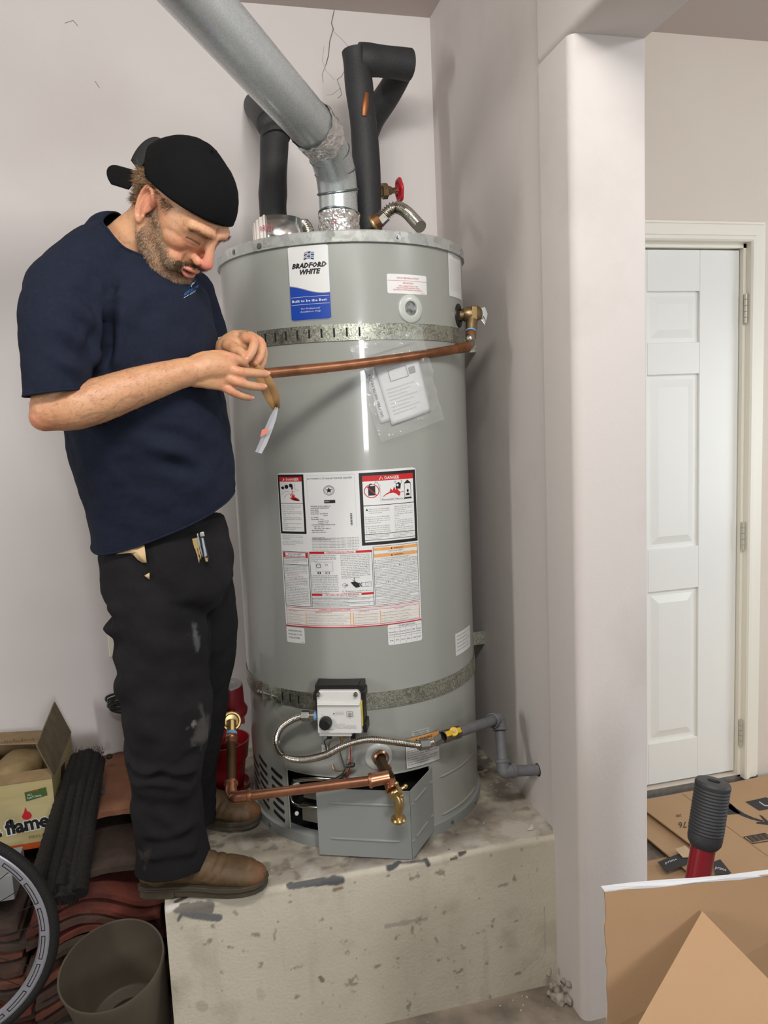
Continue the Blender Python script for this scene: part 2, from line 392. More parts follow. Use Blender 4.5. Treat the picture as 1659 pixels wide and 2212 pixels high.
# platform under the heater (painted, chipped): vertex-painted stains at their own places
def platform():
    x0, x1 = P(356, 1950, Z=ZP)[0], XW+.012; y0, y1 = 1.803, YB; r = .014
    prof = [(y0, 0.0)]+[(y0, ZP-r-(ZP-r)*(1-k/130)) for k in range(1, 131)]
    prof += [(y0+r-r*math.cos(a), ZP-r+r*math.sin(a)) for a in (.26, .52, .79, 1.05, 1.31, 1.57)]
    prof += [(y0+r+(y1-y0-r)*k/220, ZP) for k in range(1, 221)]
    nx = 330; xs = np.linspace(x0, x1, nx+1); np_ = len(prof)
    co = np.array([(x, y, z) for (y, z) in prof for x in xs])
    me = bpy.data.meshes.new('platform')
    fs = [(j*(nx+1)+i, j*(nx+1)+i+1, (j+1)*(nx+1)+i+1, (j+1)*(nx+1)+i) for j in range(np_-1) for i in range(nx)]
    b = len(co); ext = np.array([(x0, y0, 0), (x0, y1, 0), (x0, y1, ZP), (x0, y0, ZP), (x1, y0, 0), (x1, y1, 0), (x1, y1, ZP), (x1, y0, ZP)])
    fs += [(b, b+1, b+2, b+3), (b+4, b+5, b+6, b+7)]
    co = np.r_[co, ext]; x, y, z = co.T
    # gentle unevenness
    d = fbm(co*9, 3, 3)-.5; co2 = co.copy(); co2[:b, 1] += np.where(z[:b] < ZP-.02, d[:b]*.004, 0); co2[:b, 2] += np.where((y[:b] > y0+.01) & (y[:b] < y1-.02), d[:b]*.003, 0)
    me.from_pydata(co2.tolist(), [], fs); me.update()
    s = x; t = np.where(z < ZP-1e-3, z-ZP, y-y0)  # unrolled coordinate: front below 0, top above
    top = t > .004
    paint = srgb((196, 189, 172)); col = np.tile(paint, (len(co), 1))
    q = np.c_[s*1, t*1, np.zeros(len(s))]
    n1 = fbm(q*14, 5, 11); n2 = fbm(q*45, 4, 21); n3 = fbm(q*4, 4, 31); n4 = fbm(np.c_[s*30, t*4, s*0], 4, 41)
    def mix(m, c, k=1.): 
        nonlocal col
        m = np.clip(m, 0, 1)[:, None]*k; col = col*(1-m)+srgb(c)*m
    mix((n3-.45)*2.5, (178, 168, 150), .6)
    mix(np.where(~top, (n4-.60)*5, 0), (166, 156, 140), .35)
    mix(np.where(~top, (n2-.74)*16, 0), (120, 108, 92), .7)
    mix(np.where(~top, (n1-.64)*7, 0), (172, 162, 144), .5)
    # dirty top: dust, grime near the heater and toward the wall
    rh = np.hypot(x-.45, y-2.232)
    mix(np.where(top, .55+(n1-.5)*1.6, 0), (140, 130, 117), .9)
    mix(np.where(top, (n2-.55)*5, 0), (108, 98, 86), .6)
    mix(np.where(top, (n1-.53)*7, 0), (206, 200, 188), .75)
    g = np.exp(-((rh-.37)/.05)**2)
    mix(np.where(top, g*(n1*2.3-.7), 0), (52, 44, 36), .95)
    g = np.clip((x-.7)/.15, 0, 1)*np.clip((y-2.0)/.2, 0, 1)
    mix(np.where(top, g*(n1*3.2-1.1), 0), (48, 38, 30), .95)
    mix(np.where(top, g*(n2-.62)*12, 0), (190, 180, 165), .8)
    mix(np.where(top & (x < .1), (n2-.58)*4, 0), (96, 84, 70), .7)
    # bare edge chips, at their places
    wob = (n2-.5)*.05+(n1-.5)*.04
    def chip(u0, v0, u1, v1, half, c=(84, 86, 86), k=1., front=True):
        def unr(u, v):
            p = P(u, v, Z=ZP)
            if p[1] < y0+.002: p = P(u, v, Y=y0); return np.array([p[0], p[2]-ZP])
            return np.array([p[0], p[1]-y0])
        a, b_ = unr(u0, v0), unr(u1, v1); ab = b_-a; L2 = ab@ab+1e-9
        tt = np.clip(((s-a[0])*ab[0]+(t-a[1])*ab[1])/L2, 0, 1)
        dd = np.hypot(s-a[0]-tt*ab[0], t-a[1]-tt*ab[1])+wob*half*20
        mix((half-dd)/.0025, c, k)
    chip(630, 1912, 738, 1903, .012, (92, 92, 92)); chip(700, 1906, 735, 1903, .009)
    chip(842, 1876, 862, 1864, .012, (74, 76, 78)); chip(862, 1868, 925, 1860, .004, (84, 84, 84)); chip(920, 1857, 926, 1868, .007, (80, 82, 82))
    chip(975, 1856, 985, 1853, .005, (104, 96, 86)); chip(995, 1846, 1006, 1842, .006, (78, 76, 72)); chip(968, 1835, 971, 1835, .003, (60, 60, 60))
    chip(722, 1922, 738, 1918, .006, (140, 120, 96)); chip(383, 1965, 450, 1960, .016, (118, 112, 104)); chip(385, 1988, 392, 1975, .008, (96, 98, 100))
    chip(398, 1975, 470, 1985, .010, (104, 104, 104)); chip(365, 1965, 380, 1955, .012, (206, 202, 196)); chip(380, 1948, 400, 1938, .008, (80, 66, 52))
    chip(692, 2112, 697, 2118, .006, (128, 112, 88)); chip(629, 2095, 630, 2096, .0022, (20, 18, 16)); chip(507, 1970, 512, 1976, .005, (160, 150, 132))
    chip(430, 2170, 440, 2175, .012, (160, 150, 134), .6); chip(560, 2140, 565, 2150, .01, (170, 160, 140), .5)
    chip(835, 2000, 920, 1985, .008, (140, 130, 118), .6); chip(940, 2025, 945, 2035, .004, (130, 120, 108), .7)
    chip(1176, 1960, 1178, 2060, .0016, (90, 80, 66), .7); chip(1140, 1880, 1150, 1940, .0012, (100, 90, 76), .5)
    for u, v in ((480, 2032), (535, 2055), (715, 2005), (720, 2150), (860, 2090), (910, 2030), (980, 2075), (480, 2140), (650, 2190), (770, 2070), (1035, 1940), (600, 1990)):
        chip(u, v, u+1, v+1, .0022, (54, 46, 38))
    set_col(me, np.clip(col, 0, 1)); 
    o = obj_from('platform', me, mat('painted_platform', (200, 190, 175), .8, attr=True, bump=.35, bscale=120), kind='structure')
    for p in me.polygons: p.use_smooth = True
    return o
plat = platform()
# paint flakes lying on the top
fl = MB()
random.seed(3)
for k in range(90):
    x, y = random.uniform(-.1, .85), random.uniform(1.83, 2.5)
    if math.hypot(x-.45, y-2.232) < .37: continue
    if k % 2: x = random.uniform(.55, .86); y = random.uniform(1.83, 2.3)
    if math.hypot(x-.45, y-2.232) < .37: continue
    r = random.uniform(.001, .004); n = 5; z = ZP+.0018
    a0 = random.random()*6
    ring = [(x+r*random.uniform(.6, 1.2)*math.cos(a0+i*6.283/n), y+r*random.uniform(.6, 1.2)*math.sin(a0+i*6.283/n)) for i in range(n)]
    fl.add([(a, b, z) for a, b in ring]+[(a, b, z+.0015) for a, b in ring], [tuple(range(n))[::-1], tuple(range(n, 2*n))]+[(i, (i+1) % n, (i+1) % n+n, i+n) for i in range(n)])
p = P(1145, 1792, Z=ZP); fl.plate([(p[0]-.012, p[1]-.006, ZP+.002), (p[0]+.006, p[1]-.008, ZP+.002), (p[0]+.01, p[1]+.004, ZP+.012), (p[0]+.002, p[1]+.012, ZP+.006)], .0015)
o = fl.build('paint_flakes', mat('flake', (188, 182, 170), .8), plat, smooth=False); o['kind'] = 'stuff'
# crumbs on the floor in front, and broken plaster at the pillar's foot
fl = MB()
for k in range(110):
    x, y = random.uniform(.35, .95), random.uniform(1.3, 1.79); r = random.uniform(.001, .0035)
    fl.ell((x, y, r*.4), (r, r*random.uniform(.6, 1.3), r*.6), n=5, m=4)
o = fl.build('floor_crumbs', mat('flake', (200, 194, 182), .8), bpy.data.objects['floor'], smooth=False); o['kind'] = 'stuff'
mb = MB(); p = P(1205, 2135, Z=.03)
for k in range(14):
    r = random.uniform(.008, .02); mb.ell((p[0]+random.uniform(-.02, .02), p[1]+random.uniform(-.035, .03), random.uniform(.0, .06)), (r*.7, r, r), n=8, m=6)
me = remesh(mb, .003, 1); c = get_co(me); set_co(me, c+(fbm(c*90, 3)[:, None]-.5)*.012)
o = obj_from('plaster_debris', me, mat('broken_plaster', (176, 166, 152), .9, var=.6, vscale=60, bump=.5), loc=(p[0], p[1], 0), label='crumbled plaster clump on the floor at the foot of the pillar', cat='debris')
# outlet plate on the back wall
p = P(258, 1380, Y=YB)
t = thing('wall_outlet', 'white outlet cover plate low on the back wall beside the trousers', 'outlet', (p[0], YB, p[2]))
MB().box((p[0]-.036, YB-.007, p[2]-.058), (p[0]+.036, YB, p[2]+.058)).build('cover_plate', M_trim, t, bevel=.003)
for dz in (-.022, .022): MB().cyl((p[0], YB-.009, p[2]+dz), (p[0], YB-.006, p[2]+dz), .016).build('socket', M_trim, t)
# ================================================================== WATER HEATER
HC = np.array([.45, 2.232]); HR = .3425; ZT = 2.03
def hit(u, v, r=HR):
    d = RC@np.array([u-CX, -(v-CY), -F]); a = d[0]**2+d[1]**2; ox, oy = -HC[0], -HC[1]
    b = 2*(ox*d[0]+oy*d[1]); D = b*b-4*a*(ox*ox+oy*oy-r*r); D = max(D, 0)
    t = (-b-D**.5)/(2*a); p = CAM+d*t; return math.atan2(p[0]-HC[0], -(p[1]-HC[1])), p[2]
def cp(th, z, r=HR): return np.array([HC[0]+r*math.sin(th), HC[1]-r*math.cos(th), z])
def cframe(th): return np.array([math.cos(th), math.sin(th), 0.]), np.array([0, 0, 1.]), np.array([math.sin(th), -math.cos(th), 0.])
rd = math.radians
M_jack = mat('grey_enamel', (156, 159, 153), .28, coat=.6, bump=.03, bscale=12)
M_jack.node_tree.nodes['Principled BSDF'].inputs['Coat Roughness'].default_value = .05
M_jdark = mat('grey_enamel_door', (140, 144, 142), .38, coat=.2)
M_galv = galvanized('galvanized_strap', (120, 122, 112), (200, 202, 186), 170, .38)
M_galvt = galvanized('galvanized_pan', (168, 172, 168), (198, 202, 198), 60, .34, .5)
M_duct = galvanized('galvanized_duct', (200, 207, 208), (212, 218, 219), 260, .27, .62, .04)
M_dark = mat('dark_interior', (14, 14, 14), .8)
M_steel = mat('stainless', (190, 186, 176), .25, metal=1.)
M_zinc = mat('zinc_plated', (160, 162, 160), .35, metal=1.)
M_copper = mat('copper', (200, 142, 112), .3, metal=.9, var=.6, vscale=22, col2=(140, 94, 68), detail=6)
M_copold = mat('aged_copper', (166, 112, 80), .38, metal=.8, var=.8, vscale=18, col2=(112, 76, 50), detail=6)
M_copdk = mat('tarnished_copper', (104, 78, 52), .5, metal=.8, var=.8, vscale=14, col2=(64, 54, 36), detail=6)
M_brass = mat('brass', (190, 164, 112), .32, metal=.9)
M_bronze = mat('bronze', (150, 128, 96), .4, metal=.9, var=.5, vscale=40)
M_foil = mat('foil_tape', (226, 224, 222), .2, metal=.8)
M_blackp = mat('black_plastic', (24, 24, 25), .45); M_white = mat('white_plastic', (214, 214, 210), .4)
M_foam = mat('black_pipe_foam', (42, 43, 45), .6, bump=.3, bscale=200, var=.5, vscale=14, col2=(58, 60, 62), thr=(.5, .8))
WH = thing('water_heater', 'tall grey cylindrical gas water heater standing on the painted platform', 'water heater', (HC[0], HC[1], ZP))
# jacket as a grid with the burner opening left out
tL, tR = rd(-50.5), rd(18.0); zo0, zo1 = .462, .638
def jacket():
    ths = sorted(set([rd(-180+3*i) for i in range(120)]+[tL, tR])); zs = sorted(set([ZP+.028, zo0, zo1, .70, .9, 1.1, 1.3, 1.5, 1.7, 1.9, ZT-.026]))
    n = len(ths); vs = [cp(t, z) for z in zs for t in ths]; fs = []
    for j in range(len(zs)-1):
        for i in range(n):
            t0, t1 = ths[i], ths[(i+1) % n]
            if zs[j] >= zo0-1e-6 and zs[j+1] <= zo1+1e-6 and t0 >= tL-1e-6 and (t1 <= tR+1e-6) and i < n-1: continue
            fs.append((j*n+i, j*n+(i+1) % n, (j+1)*n+(i+1) % n, (j+1)*n+i))
    return MB().add(vs, fs)
jk = jacket().build('jacket', M_jack, WH)
# hemmed lip around the opening, ribs embossed on the jacket and louvre slots
mb = MB()
for a, b in (((tL, zo0), (tL, zo1)), ((tL, zo1), (tR, zo1))):
    pts = [cp(a[0]+(b[0]-a[0])*k/12, a[1]+(b[1]-a[1])*k/12, HR+.001) for k in range(13)]; mb.sweep(pts, .0022, 6)
for z in (.592, .482):
    mb.sweep([cp(rd(23+k*3.2), z, HR-.001) for k in range(12)], [.0005]+[.0042]*10+[.0005], 8)
mb.sweep([cp(rd(-49), .668, HR), cp(rd(-30), .668, HR), cp(rd(-14), .668, HR)], .0012, 6)
mb.sweep([cp(tL-.01, .668, HR), cp(tL-.01, .56, HR), cp(tL-.01, ZP+.03, HR)], .0012, 6)
mb.build('embossed_ribs', M_jack, WH, kind='stuff')
sl = MB()
for c, (tc, zs_) in enumerate(((-58, (.612, .587, .562, .537, .512, .487)), (-70, (.624, .599, .574, .549, .524, .499)))):
    for z in zs_:
        sl.sweep([cp(rd(tc-3.9), z+.008, HR+.0003), cp(rd(tc), z, HR+.0008), cp(rd(tc+3.9), z-.008, HR+.0003)], [(.0012, .0055)]*3, 10, up=(0, 0, 1))
for z in (.6, .575, .55, .525):
    sl.sweep([cp(rd(-84), z+.008, HR+.0003), cp(rd(-80), z, HR+.0008), cp(rd(-76), z-.008, HR+.0003)], [(.0012, .0045)]*3, 10, up=(0, 0, 1))
sl.build('air_slots', M_dark, WH, kind='stuff')  # dark strips on the jacket surface stand in for shade in the slots
MB().lathe([(HR-.02, ZP), (HR+.006, ZP), (HR+.007, ZP+.03), (HR+.001, ZP+.034), (HR-.02, ZP+.034)], (HC[0], HC[1], 0), n=96).build('base_ring', M_jdark, WH)
for t in (-64, -20, 30, 52): MB().cyl(cp(rd(t), ZP+.017, HR+.006), cp(rd(t), ZP+.017, HR+.010), .0045, n=10).build('base_screw', M_zinc, WH)
MB().lathe([(0, ZT-.016), (.25, ZT-.012), (HR-.004, ZT-.014), (HR-.001, ZT), (HR+.003, ZT+.001), (HR+.0055, ZT-.003), (HR+.006, ZT-.026), (HR+.0075, ZT-.028), (HR+.002, ZT-.029), (HR-.01, ZT-.024)], (HC[0], HC[1], 0), n=128).build('top_pan', M_galvt, WH)
for u, v in ((560, 532), (860, 513), (505, 545)):
    t, z = hit(u, v, HR+.006); a = cp(t, z, HR+.004); b = cp(t, z, HR+.0095); mb = MB().cyl(a, b, .0055, .004, n=6); mb.cyl(a, cp(t, z, HR+.0062), .008, n=14); mb.build('rim_screw', M_zinc, WH)
# burner chamber seen through the opening
MB().lathe([(.30, zo0-.02), (.30, zo1+.06)], (HC[0], HC[1], 0), n=60).build('combustion_chamber', M_dark, WH)
MB().lathe([(.26, zo0-.005), (HR-.004, zo0-.002)], (HC[0], HC[1], 0), n=60).build('chamber_floor', M_dark, WH); MB().lathe([(.26, zo1+.02), (HR-.004, zo1+.02)], (HC[0], HC[1], 0), n=60).build('chamber_roof', M_dark, WH)
def hp(u, v, r): t, z = hit(u, v, r); return cp(t, z, r)
mb = MB(); MB().sweep(catmull([hp(700, 1682, .325), hp(660, 1684, .325), hp(632, 1690, .325), hp(627, 1712, .325), hp(634, 1735, .322), hp(660, 1742, .32), hp(720, 1745, .318)], 6), .0055, 10).build('burner_tube', M_steel, WH)
mb.sweep(catmull([hp(635, 1684, .33), hp(680, 1680, .335), hp(720, 1682, .338), hp(742, 1672, HR+.012), hp(750, 1655, HR+.02)], 5), .005, 10)
mb.build('pilot_tube', M_steel, WH)
ax, ay, an = cframe(rd(-38))
for o_, lo, hi in ((.52, (-.045, -.035, 0), (.075, .015, .014)), (.56, (-.04, -.01, 0), (.06, .03, .01))):
    MB().fbox(cp(rd(-38), o_, .305), ax, ay, an, lo, hi).build('burner_plate', M_zinc, WH, bevel=.002)
MB().cyl(hp(641, 1757, .322), hp(641, 1757, .33), .006, n=6).build('burner_bolt', M_zinc, WH); MB().cyl(hp(641, 1700, .3), hp(641, 1700, .322), .012, n=14).build('pilot_window', M_zinc, WH)
# access door hanging open, bent in two
A0 = np.array([.247, 1.905, ZP+.006]); A1 = np.array([.475, 1.812, ZP+.002]); zt0, zt1 = P(679, 1703, Y=A0[1])[2], P(888, 1708, Y=A1[1])[2]
Bb = np.array([*cp(rd(19), 0, HR+.004)[:2], .452]); Bt = np.array([Bb[0], Bb[1], .632])
A0t = np.array([A0[0], A0[1], zt0]); A1t = np.array([A1[0], A1[1], zt1]); mid = np.array([0, 0, 0])
dm = MB(); dm.plate([A0, A1, A1t, A0t], .0022); dm.plate([A1, Bb, Bt, A1t], .0022)
dm.build('access_door', M_jdark, WH, bevel=.0008)
ax = (A1-A0)/np.linalg.norm(A1-A0); an = np.cross(ax, [0, 0, 1]); an /= np.linalg.norm(an)
L = np.linalg.norm(A1-A0); rb = MB()
for fz in (.26, .79):
    z0 = A0+(A0t-A0)*fz; z1 = A1+(A1t-A1)*fz
    rb.sweep([z0+(z1-z0)*f+an*.001 for f in (.12, .14, .5, .86, .88)], [.0005, .0042, .0045, .0042, .0005], 8)
    z0 = A1+(A1t-A1)*fz; z1 = Bb+(Bt-Bb)*fz; n2 = np.cross(z1-z0, [0, 0, 1]); n2 /= np.linalg.norm(n2)
    for f0, f1 in ((.0, .1), (.16, .7), (.86, .98)):
        rb.sweep([z0+(z1-z0)*f+n2*.001 for f in (f0, f0+.02, f1-.02, f1)], [.0005, .004, .004, .0005], 8)
rb.build('door_ribs', M_jdark, WH, kind='stuff')
# space heating port ring and plugs
def ring_at(name, u, v, ro, ri, m, lift=.006, depth=.03, inner=M_dark, parent=WH):
    t, z = hit(u, v); ax, ay, an = cframe(t)
    return MB().lathe([(ri, -depth), (ri, lift*.7), (ri+.002, lift), (ro*.8, lift), (ro-.002, lift*.5), (ro, -.006)], cp(t, z), an, n=40).build(name, m, parent), t, z
o, t, z = ring_at('port_ring', 886, 667, .037, .0175, mat('pale_plastic', (186, 190, 184), .35, coat=.3))
MB().lathe([(0, 0), (.0175, 0)], cp(t, z, HR+.0014), cframe(t)[2], n=30).build('port_plug', mat('port_insulation_shaded', (70, 76, 76), .6, var=.7, vscale=60, col2=(190, 192, 190)), WH)  # raised disc, insulation colour darkened to pass for a shaded hole
o, t, z = ring_at('drain_escutcheon', 818, 1634, .038, .02, mat('pale_plastic', (186, 190, 184), .35), lift=.004)
o, t, z = ring_at('relief_port_grommet', 991, 682, .034, .016, M_blackp, lift=.004)
# ---------------- stickers
def cyl_mp(th0, th1, z0, z1, r=HR, rot=0.):
    def mp(x, y, lift):
        if rot: x, y = .5+(x-.5)*math.cos(rot)-(y-.5)*math.sin(rot)*(z1-z0)/((th1-th0)*r), .5+(y-.5)*math.cos(rot)+(x-.5)*math.sin(rot)*((th1-th0)*r)/(z1-z0)
        return cp(th0+(th1-th0)*x, z0+(z1-z0)*y, r+.0006+.00022*lift)
    return mp
def rrect(rx, ry, k=6, x0=0, y0=0, x1=1, y1=1):
    pts = []
    for cx, cy, a0 in ((x1-rx, y1-ry, 0), (x0+rx, y1-ry, 90), (x0+rx, y0+ry, 180), (x1-rx, y0+ry, 270)):
        for j in range(k+1):
            a = rd(a0+90*j/k); pts.append((cx+rx*math.cos(a), cy+ry*math.sin(a)))
    return pts
def strip_poly(pr, top, bot, mt, lift, n=16):
    """fill between two functions of x in 0..1 by columns"""
    for i in range(n):
        a, b = i/n, (i+1)/n; pr.poly([(a, bot(a)), (b, bot(b)), (b, top(b)), (a, top(a))], mt, lift)
def rr_y(rx, ry, top):
    def f(x):
        d = 0
        if x < rx: d = ry*(1-math.sqrt(max(0, 1-((rx-x)/rx)**2)))
        elif x > 1-rx: d = ry*(1-math.sqrt(max(0, 1-((x-1+rx)/rx)**2)))
        return 1-d if top else d
    return f
def sticker(name, th0, th1, z0, z1, m, rx=.04, ry=.03, rot=0.):
    mp = cyl_mp(th0, th1, z0, z1, rot=rot); pr = Print(mp); strip_poly(pr, rr_y(rx, ry, 1), rr_y(rx, ry, 0), m, 0, 40)
    b = list(pr.m.values())[0][1]; o = b.build(name, m, WH, smooth=True, auto=60); return o, Print(mp)
# maker's badge
th0 = (hit(622, 600)[0]+hit(628, 650)[0])/2; th1 = (hit(713, 600)[0]+hit(716, 650)[0])/2
M_bl = mat('badge_border', (150, 156, 160), .3, metal=.3)
lb, pr = sticker('brand_badge', th0, th1, hit(672, 692)[1], hit(668, 528)[1], M_bl, .1, .05)
f1 = lambda x: rr_y(.1, .055, 1)((x-.02)/.96) if .02 <= x <= .98 else .93
strip = Print(pr.mp)
wv = lambda x: .415+.055*math.cos((x-.0)*math.pi*1.05)-.02*math.sin(x*math.pi)
tp = lambda x: min(.988, rr_y(.12, .055, 1)(x*.96+.02)-.012); bt = lambda x: rr_y(.12, .055, 0)(x*.96+.02)+.012
for i in range(24):
    a, b = .02+.96*i/24, .02+.96*(i+1)/24
    pr.poly([(a, wv(a)), (b, wv(b)), (b, tp(b)), (a, tp(a))], PAPER, 1)
    pr.poly([(a, bt(a)), (b, bt(b)), (b, wv(b)), (a, wv(a))], INKB, 1)
    pr.poly([(a, wv(a)-.004), (b, wv(b)-.004), (b, wv(b)+.006), (a, wv(a)+.006)], mat('grey_ink', (150, 150, 155), .4), 2)
NAVY = mat('navy_ink', (34, 44, 90), .4); GREYI = MATS['grey_ink']
pr.text('BRADFORD', .52, .70, .062, INK, width=.84, align='C', bold=.055, shear=.3, lift=2)
pr.text('WHITE', .54, .615, .062, INK, width=.5, align='C', bold=.055, shear=.3, lift=2)
pr.text('\u00ae', .84, .655, .012, INK, lift=2)
for j in range(4):      # waving flag mark of four stripes
    for i in range(3):
        x0 = .40+i*.085; y0 = .80+j*.026; g = lambda x: .012*math.sin((x-.4)*14)
        x1 = x0+.075; m_ = NAVY if (i+j) % 2 == 0 else GREYI if i < 2 else mat('skyblue_ink', (110, 150, 200), .4)
        pr.poly([(x0+j*.004, y0+g(x0)), (x1+j*.004, y0+g(x1)), (x1+j*.006, y0+.02+g(x1)), (x0+j*.006, y0+.02+g(x0))], m_, 2)
pr.rect(.04, .345-.03, .96, .345-.026, PAPER, 3, 6); pr.rect(.04, .215, .96, .219, PAPER, 3, 6)
pr.text('Built to be the Best', .48, .25, .032, PAPER, width=.84, align='C', bold=.02, lift=3); pr.text('\u00ae', .92, .285, .008, PAPER, lift=3)
pr.text('For Professional', .5, .15, .022, PAPER, width=.46, align='C', shear=.3, lift=3); pr.text('Installation Only', .5, .11, .022, PAPER, width=.49, align='C', shear=.3, lift=3)
pr.build(lb, {})
# space heating sticker
lb, pr = sticker('outlet_sticker', hit(836, 612)[0], hit(921, 612)[0], hit(880, 635)[1], hit(880, 593)[1], PAPER, .03, .06)
RI = INKR
pr.text('SPACE HEATING OUTLET', .5, .76, .09, RI, width=.55, align='C'); pr.rect(.01, .66, .99, .675, RI, 2, 4)
pr.text('IMPORTANT', .5, .5, .09, RI, width=.26, align='C')
pr.text('THIS CONNECTION IS TO BE', .5, .36, .07, RI, width=.48, align='C'); pr.text('USED FOR SPACE HEATING ONLY.', .5, .26, .07, RI, width=.6, align='C')
pr.text('SEE INSTRUCTION MANUAL FOR DETAILS.', .5, .16, .07, RI, width=.74, align='C'); pr.text('238-45678', .88, .04, .04, RI, align='C', wmax=.12)
pr.build(lb, {})
# narrow sticker on the right edge
lb, pr = sticker('side_sticker', rd(43.5), rd(61), hit(975, 640)[1]-.0, 2.0, PAPER, .03, .01)
for k in range(3): pr.text('APPLIANCE SAFETY NOTICE'[:18-k*4], .5, .955-.02*k, .012, INK, width=.7-.15*k, align='C')
for k in range(34):
    if k in (0, 22): continue
    pr.text(['keep the area around the unit clear', 'of stored goods and check all valves', 'before first lighting of the burner'][k % 3], .06, .87-.022*k, .009, GREYI, width=.86)
pr.text('37416', .75, .05, .012, INK)
pr.build(lb, {})
for (a, b, c, d) in ((hit(985, 1382)[0], hit(1019, 1382)[0], .905, .975),):
    lb, pr = sticker('serial_sticker', rd(38.5), rd(56), .912, .975, PAPER, .03, .03)
    for k in range(5): pr.text('MODEL AND SERIAL DATA PLATE', .08, .82-.16*k, .07, GREYI, width=.8-.1*(k % 2))
    pr.build(lb, {})
# ---------------- the big instruction sheet (coordinates: 0..1 across, 0..1 up)
thL = (hit(597, 1024)[0]+hit(620, 1350)[0])/2; thR = (hit(895, 1007)[0]+hit(912, 1338)[0])/2; zLo, zHi = 1.043, 1.446
BL, pr = sticker('instruction_sheet', thL, thR, zLo, zHi, PAPER, .012, .01)
def Xc(px): return (px-72)/(1452-72)           # crop column along the top edge -> 0..1
W_ = Print(pr.mp)
def para(lines, x0, y0, x1, dy, h, m=INK, lift=2, wr=None):
    for i, l in enumerate(lines):
        full = .94 if i < len(lines)-1 else .6
        pr.text(l, x0, y0-i*dy, h, m, width=(x1-x0)*(full if len(l) > 18 else full*len(l)/26), lift=lift)
def tri(x, y, w_, h_, m, bang=None):
    pr.poly([(x, y), (x+w_, y), (x+w_/2, y+h_)], m, 3)
    if bang: pr.rect(x+w_*.46, y+h_*.3, x+w_*.54, y+h_*.65, bang, 4); pr.rect(x+w_*.46, y+h_*.12, x+w_*.54, y+h_*.22, bang, 4)
# left danger block
pr.rect(.005, .61, .21, .99, INK, 1, 8); pr.rect(.02, .625, .195, .975, PAPER, 2, 8); pr.rect(.02, .945, .195, .975, INKR, 3, 8)
tri(.045, .95, .022, .018, PAPER, INKR); pr.text('DANGER', .075, .951, .016, PAPER, width=.1, lift=4, bold=.02)
pr.rect(.02, .805, .195, .808, INK, 3, 8)
def pline(pts, w_=.004, m=INK, lift=3): pr.stroke(pts, w_, m, lift, asp=1.25)
for cx, cy, r in ((.045, .905, .012), (.075, .912, .016), (.11, .92, .015)):
    pr.poly([(cx+r*math.cos(a*.63), cy+r*.85*math.sin(a*.63)) for a in range(10)], INK, 3)
pline([(.03, .905), (.12, .918), (.118, .895)], .012); pline([(.118, .895), (.12, .872)], .003, INKR)
pline([(.025, .86), (.07, .885), (.1, .88)], .0015); pline([(.14, .93), (.14, .9), (.17, .885)], .0015); pline([(.05, .84), (.07, .86), (.1, .87)], .0015)
for dx, dy in ((-.02, .03), (-.008, .036), (.004, .034), (.014, .026)): pline([(.13, .835), (.12+dx, .835+dy)], .006, INKR)
pr.poly([(.095, .84), (.13, .85), (.165, .835), (.175, .82), (.15, .822), (.12, .826)], INKR, 3); pr.poly([(.11, .835), (.14, .838), (.17, .822), (.14, .824)], INK, 4)
pr.text('HOT', .115, .875, .01, INKR, lift=4, width=.025)
para(['Water temperature over 125F', 'can cause severe burns', 'instantly or death from scalds.'], .03, .787, .19, .011, .007)
para(['Children, disabled and elderly', 'are at highest risk of being', 'scalded.'], .03, .749, .19, .011, .007)
para(['See instruction manual before', 'setting temperature at water', 'heater.'], .03, .711, .19, .011, .007)
para(['Feel water before bathing or', 'showering.'], .03, .673, .19, .011, .007)
para(['Temperature limiting valves are', 'available, see manual.'], .03, .648, .19, .011, .007)
para(['CAUTION: Wear eye protection for use in', 'servicing. Bleed gas lines before lighting', 'and check vents.'], .015, .595, .19, .009, .005)
pr.rect(.015, .57, .18, .571, GREYI, 2, 4)
para(['For installation in a residential garage raise', 'burner eighteen inches above the floor and', 'keep vehicles away.'], .015, .557, .19, .009, .005)
# centre: rating plate
pr.rect(.232, .98, .56, .981, GREYI, 1, 8); pr.rect(.232, .8, .233, .98, GREYI, 1); pr.rect(.56, .65, .561, .98, GREYI, 1)
pr.text('AUTOMATIC STORAGE WATER HEATER', .235, .955, .011, INK, width=.31)
def circ(cx, cy, r, w_, m=INK, n=26, lift=3): pline([(cx+r*math.cos(2*math.pi*k/n), cy+r*.82*math.sin(2*math.pi*k/n)) for k in range(n+1)], w_, m, lift)
circ(.385, .885, .036, .003); circ(.385, .885, .028, .002)
st = [(.385+(.024 if k % 2 == 0 else .010)*math.sin(k*math.pi/5), .885+(.024 if k % 2 == 0 else .010)*.82*math.cos(k*math.pi/5)) for k in range(10)]
for k in range(10): pr.poly([(.385, .885), st[k], st[(k+1) % 10]], INK, 3)
pr.rect(.348, .805, .424, .824, INK, 3, 2); pr.text('AUTO', .352, .81, .009, PAPER, lift=4, width=.034)
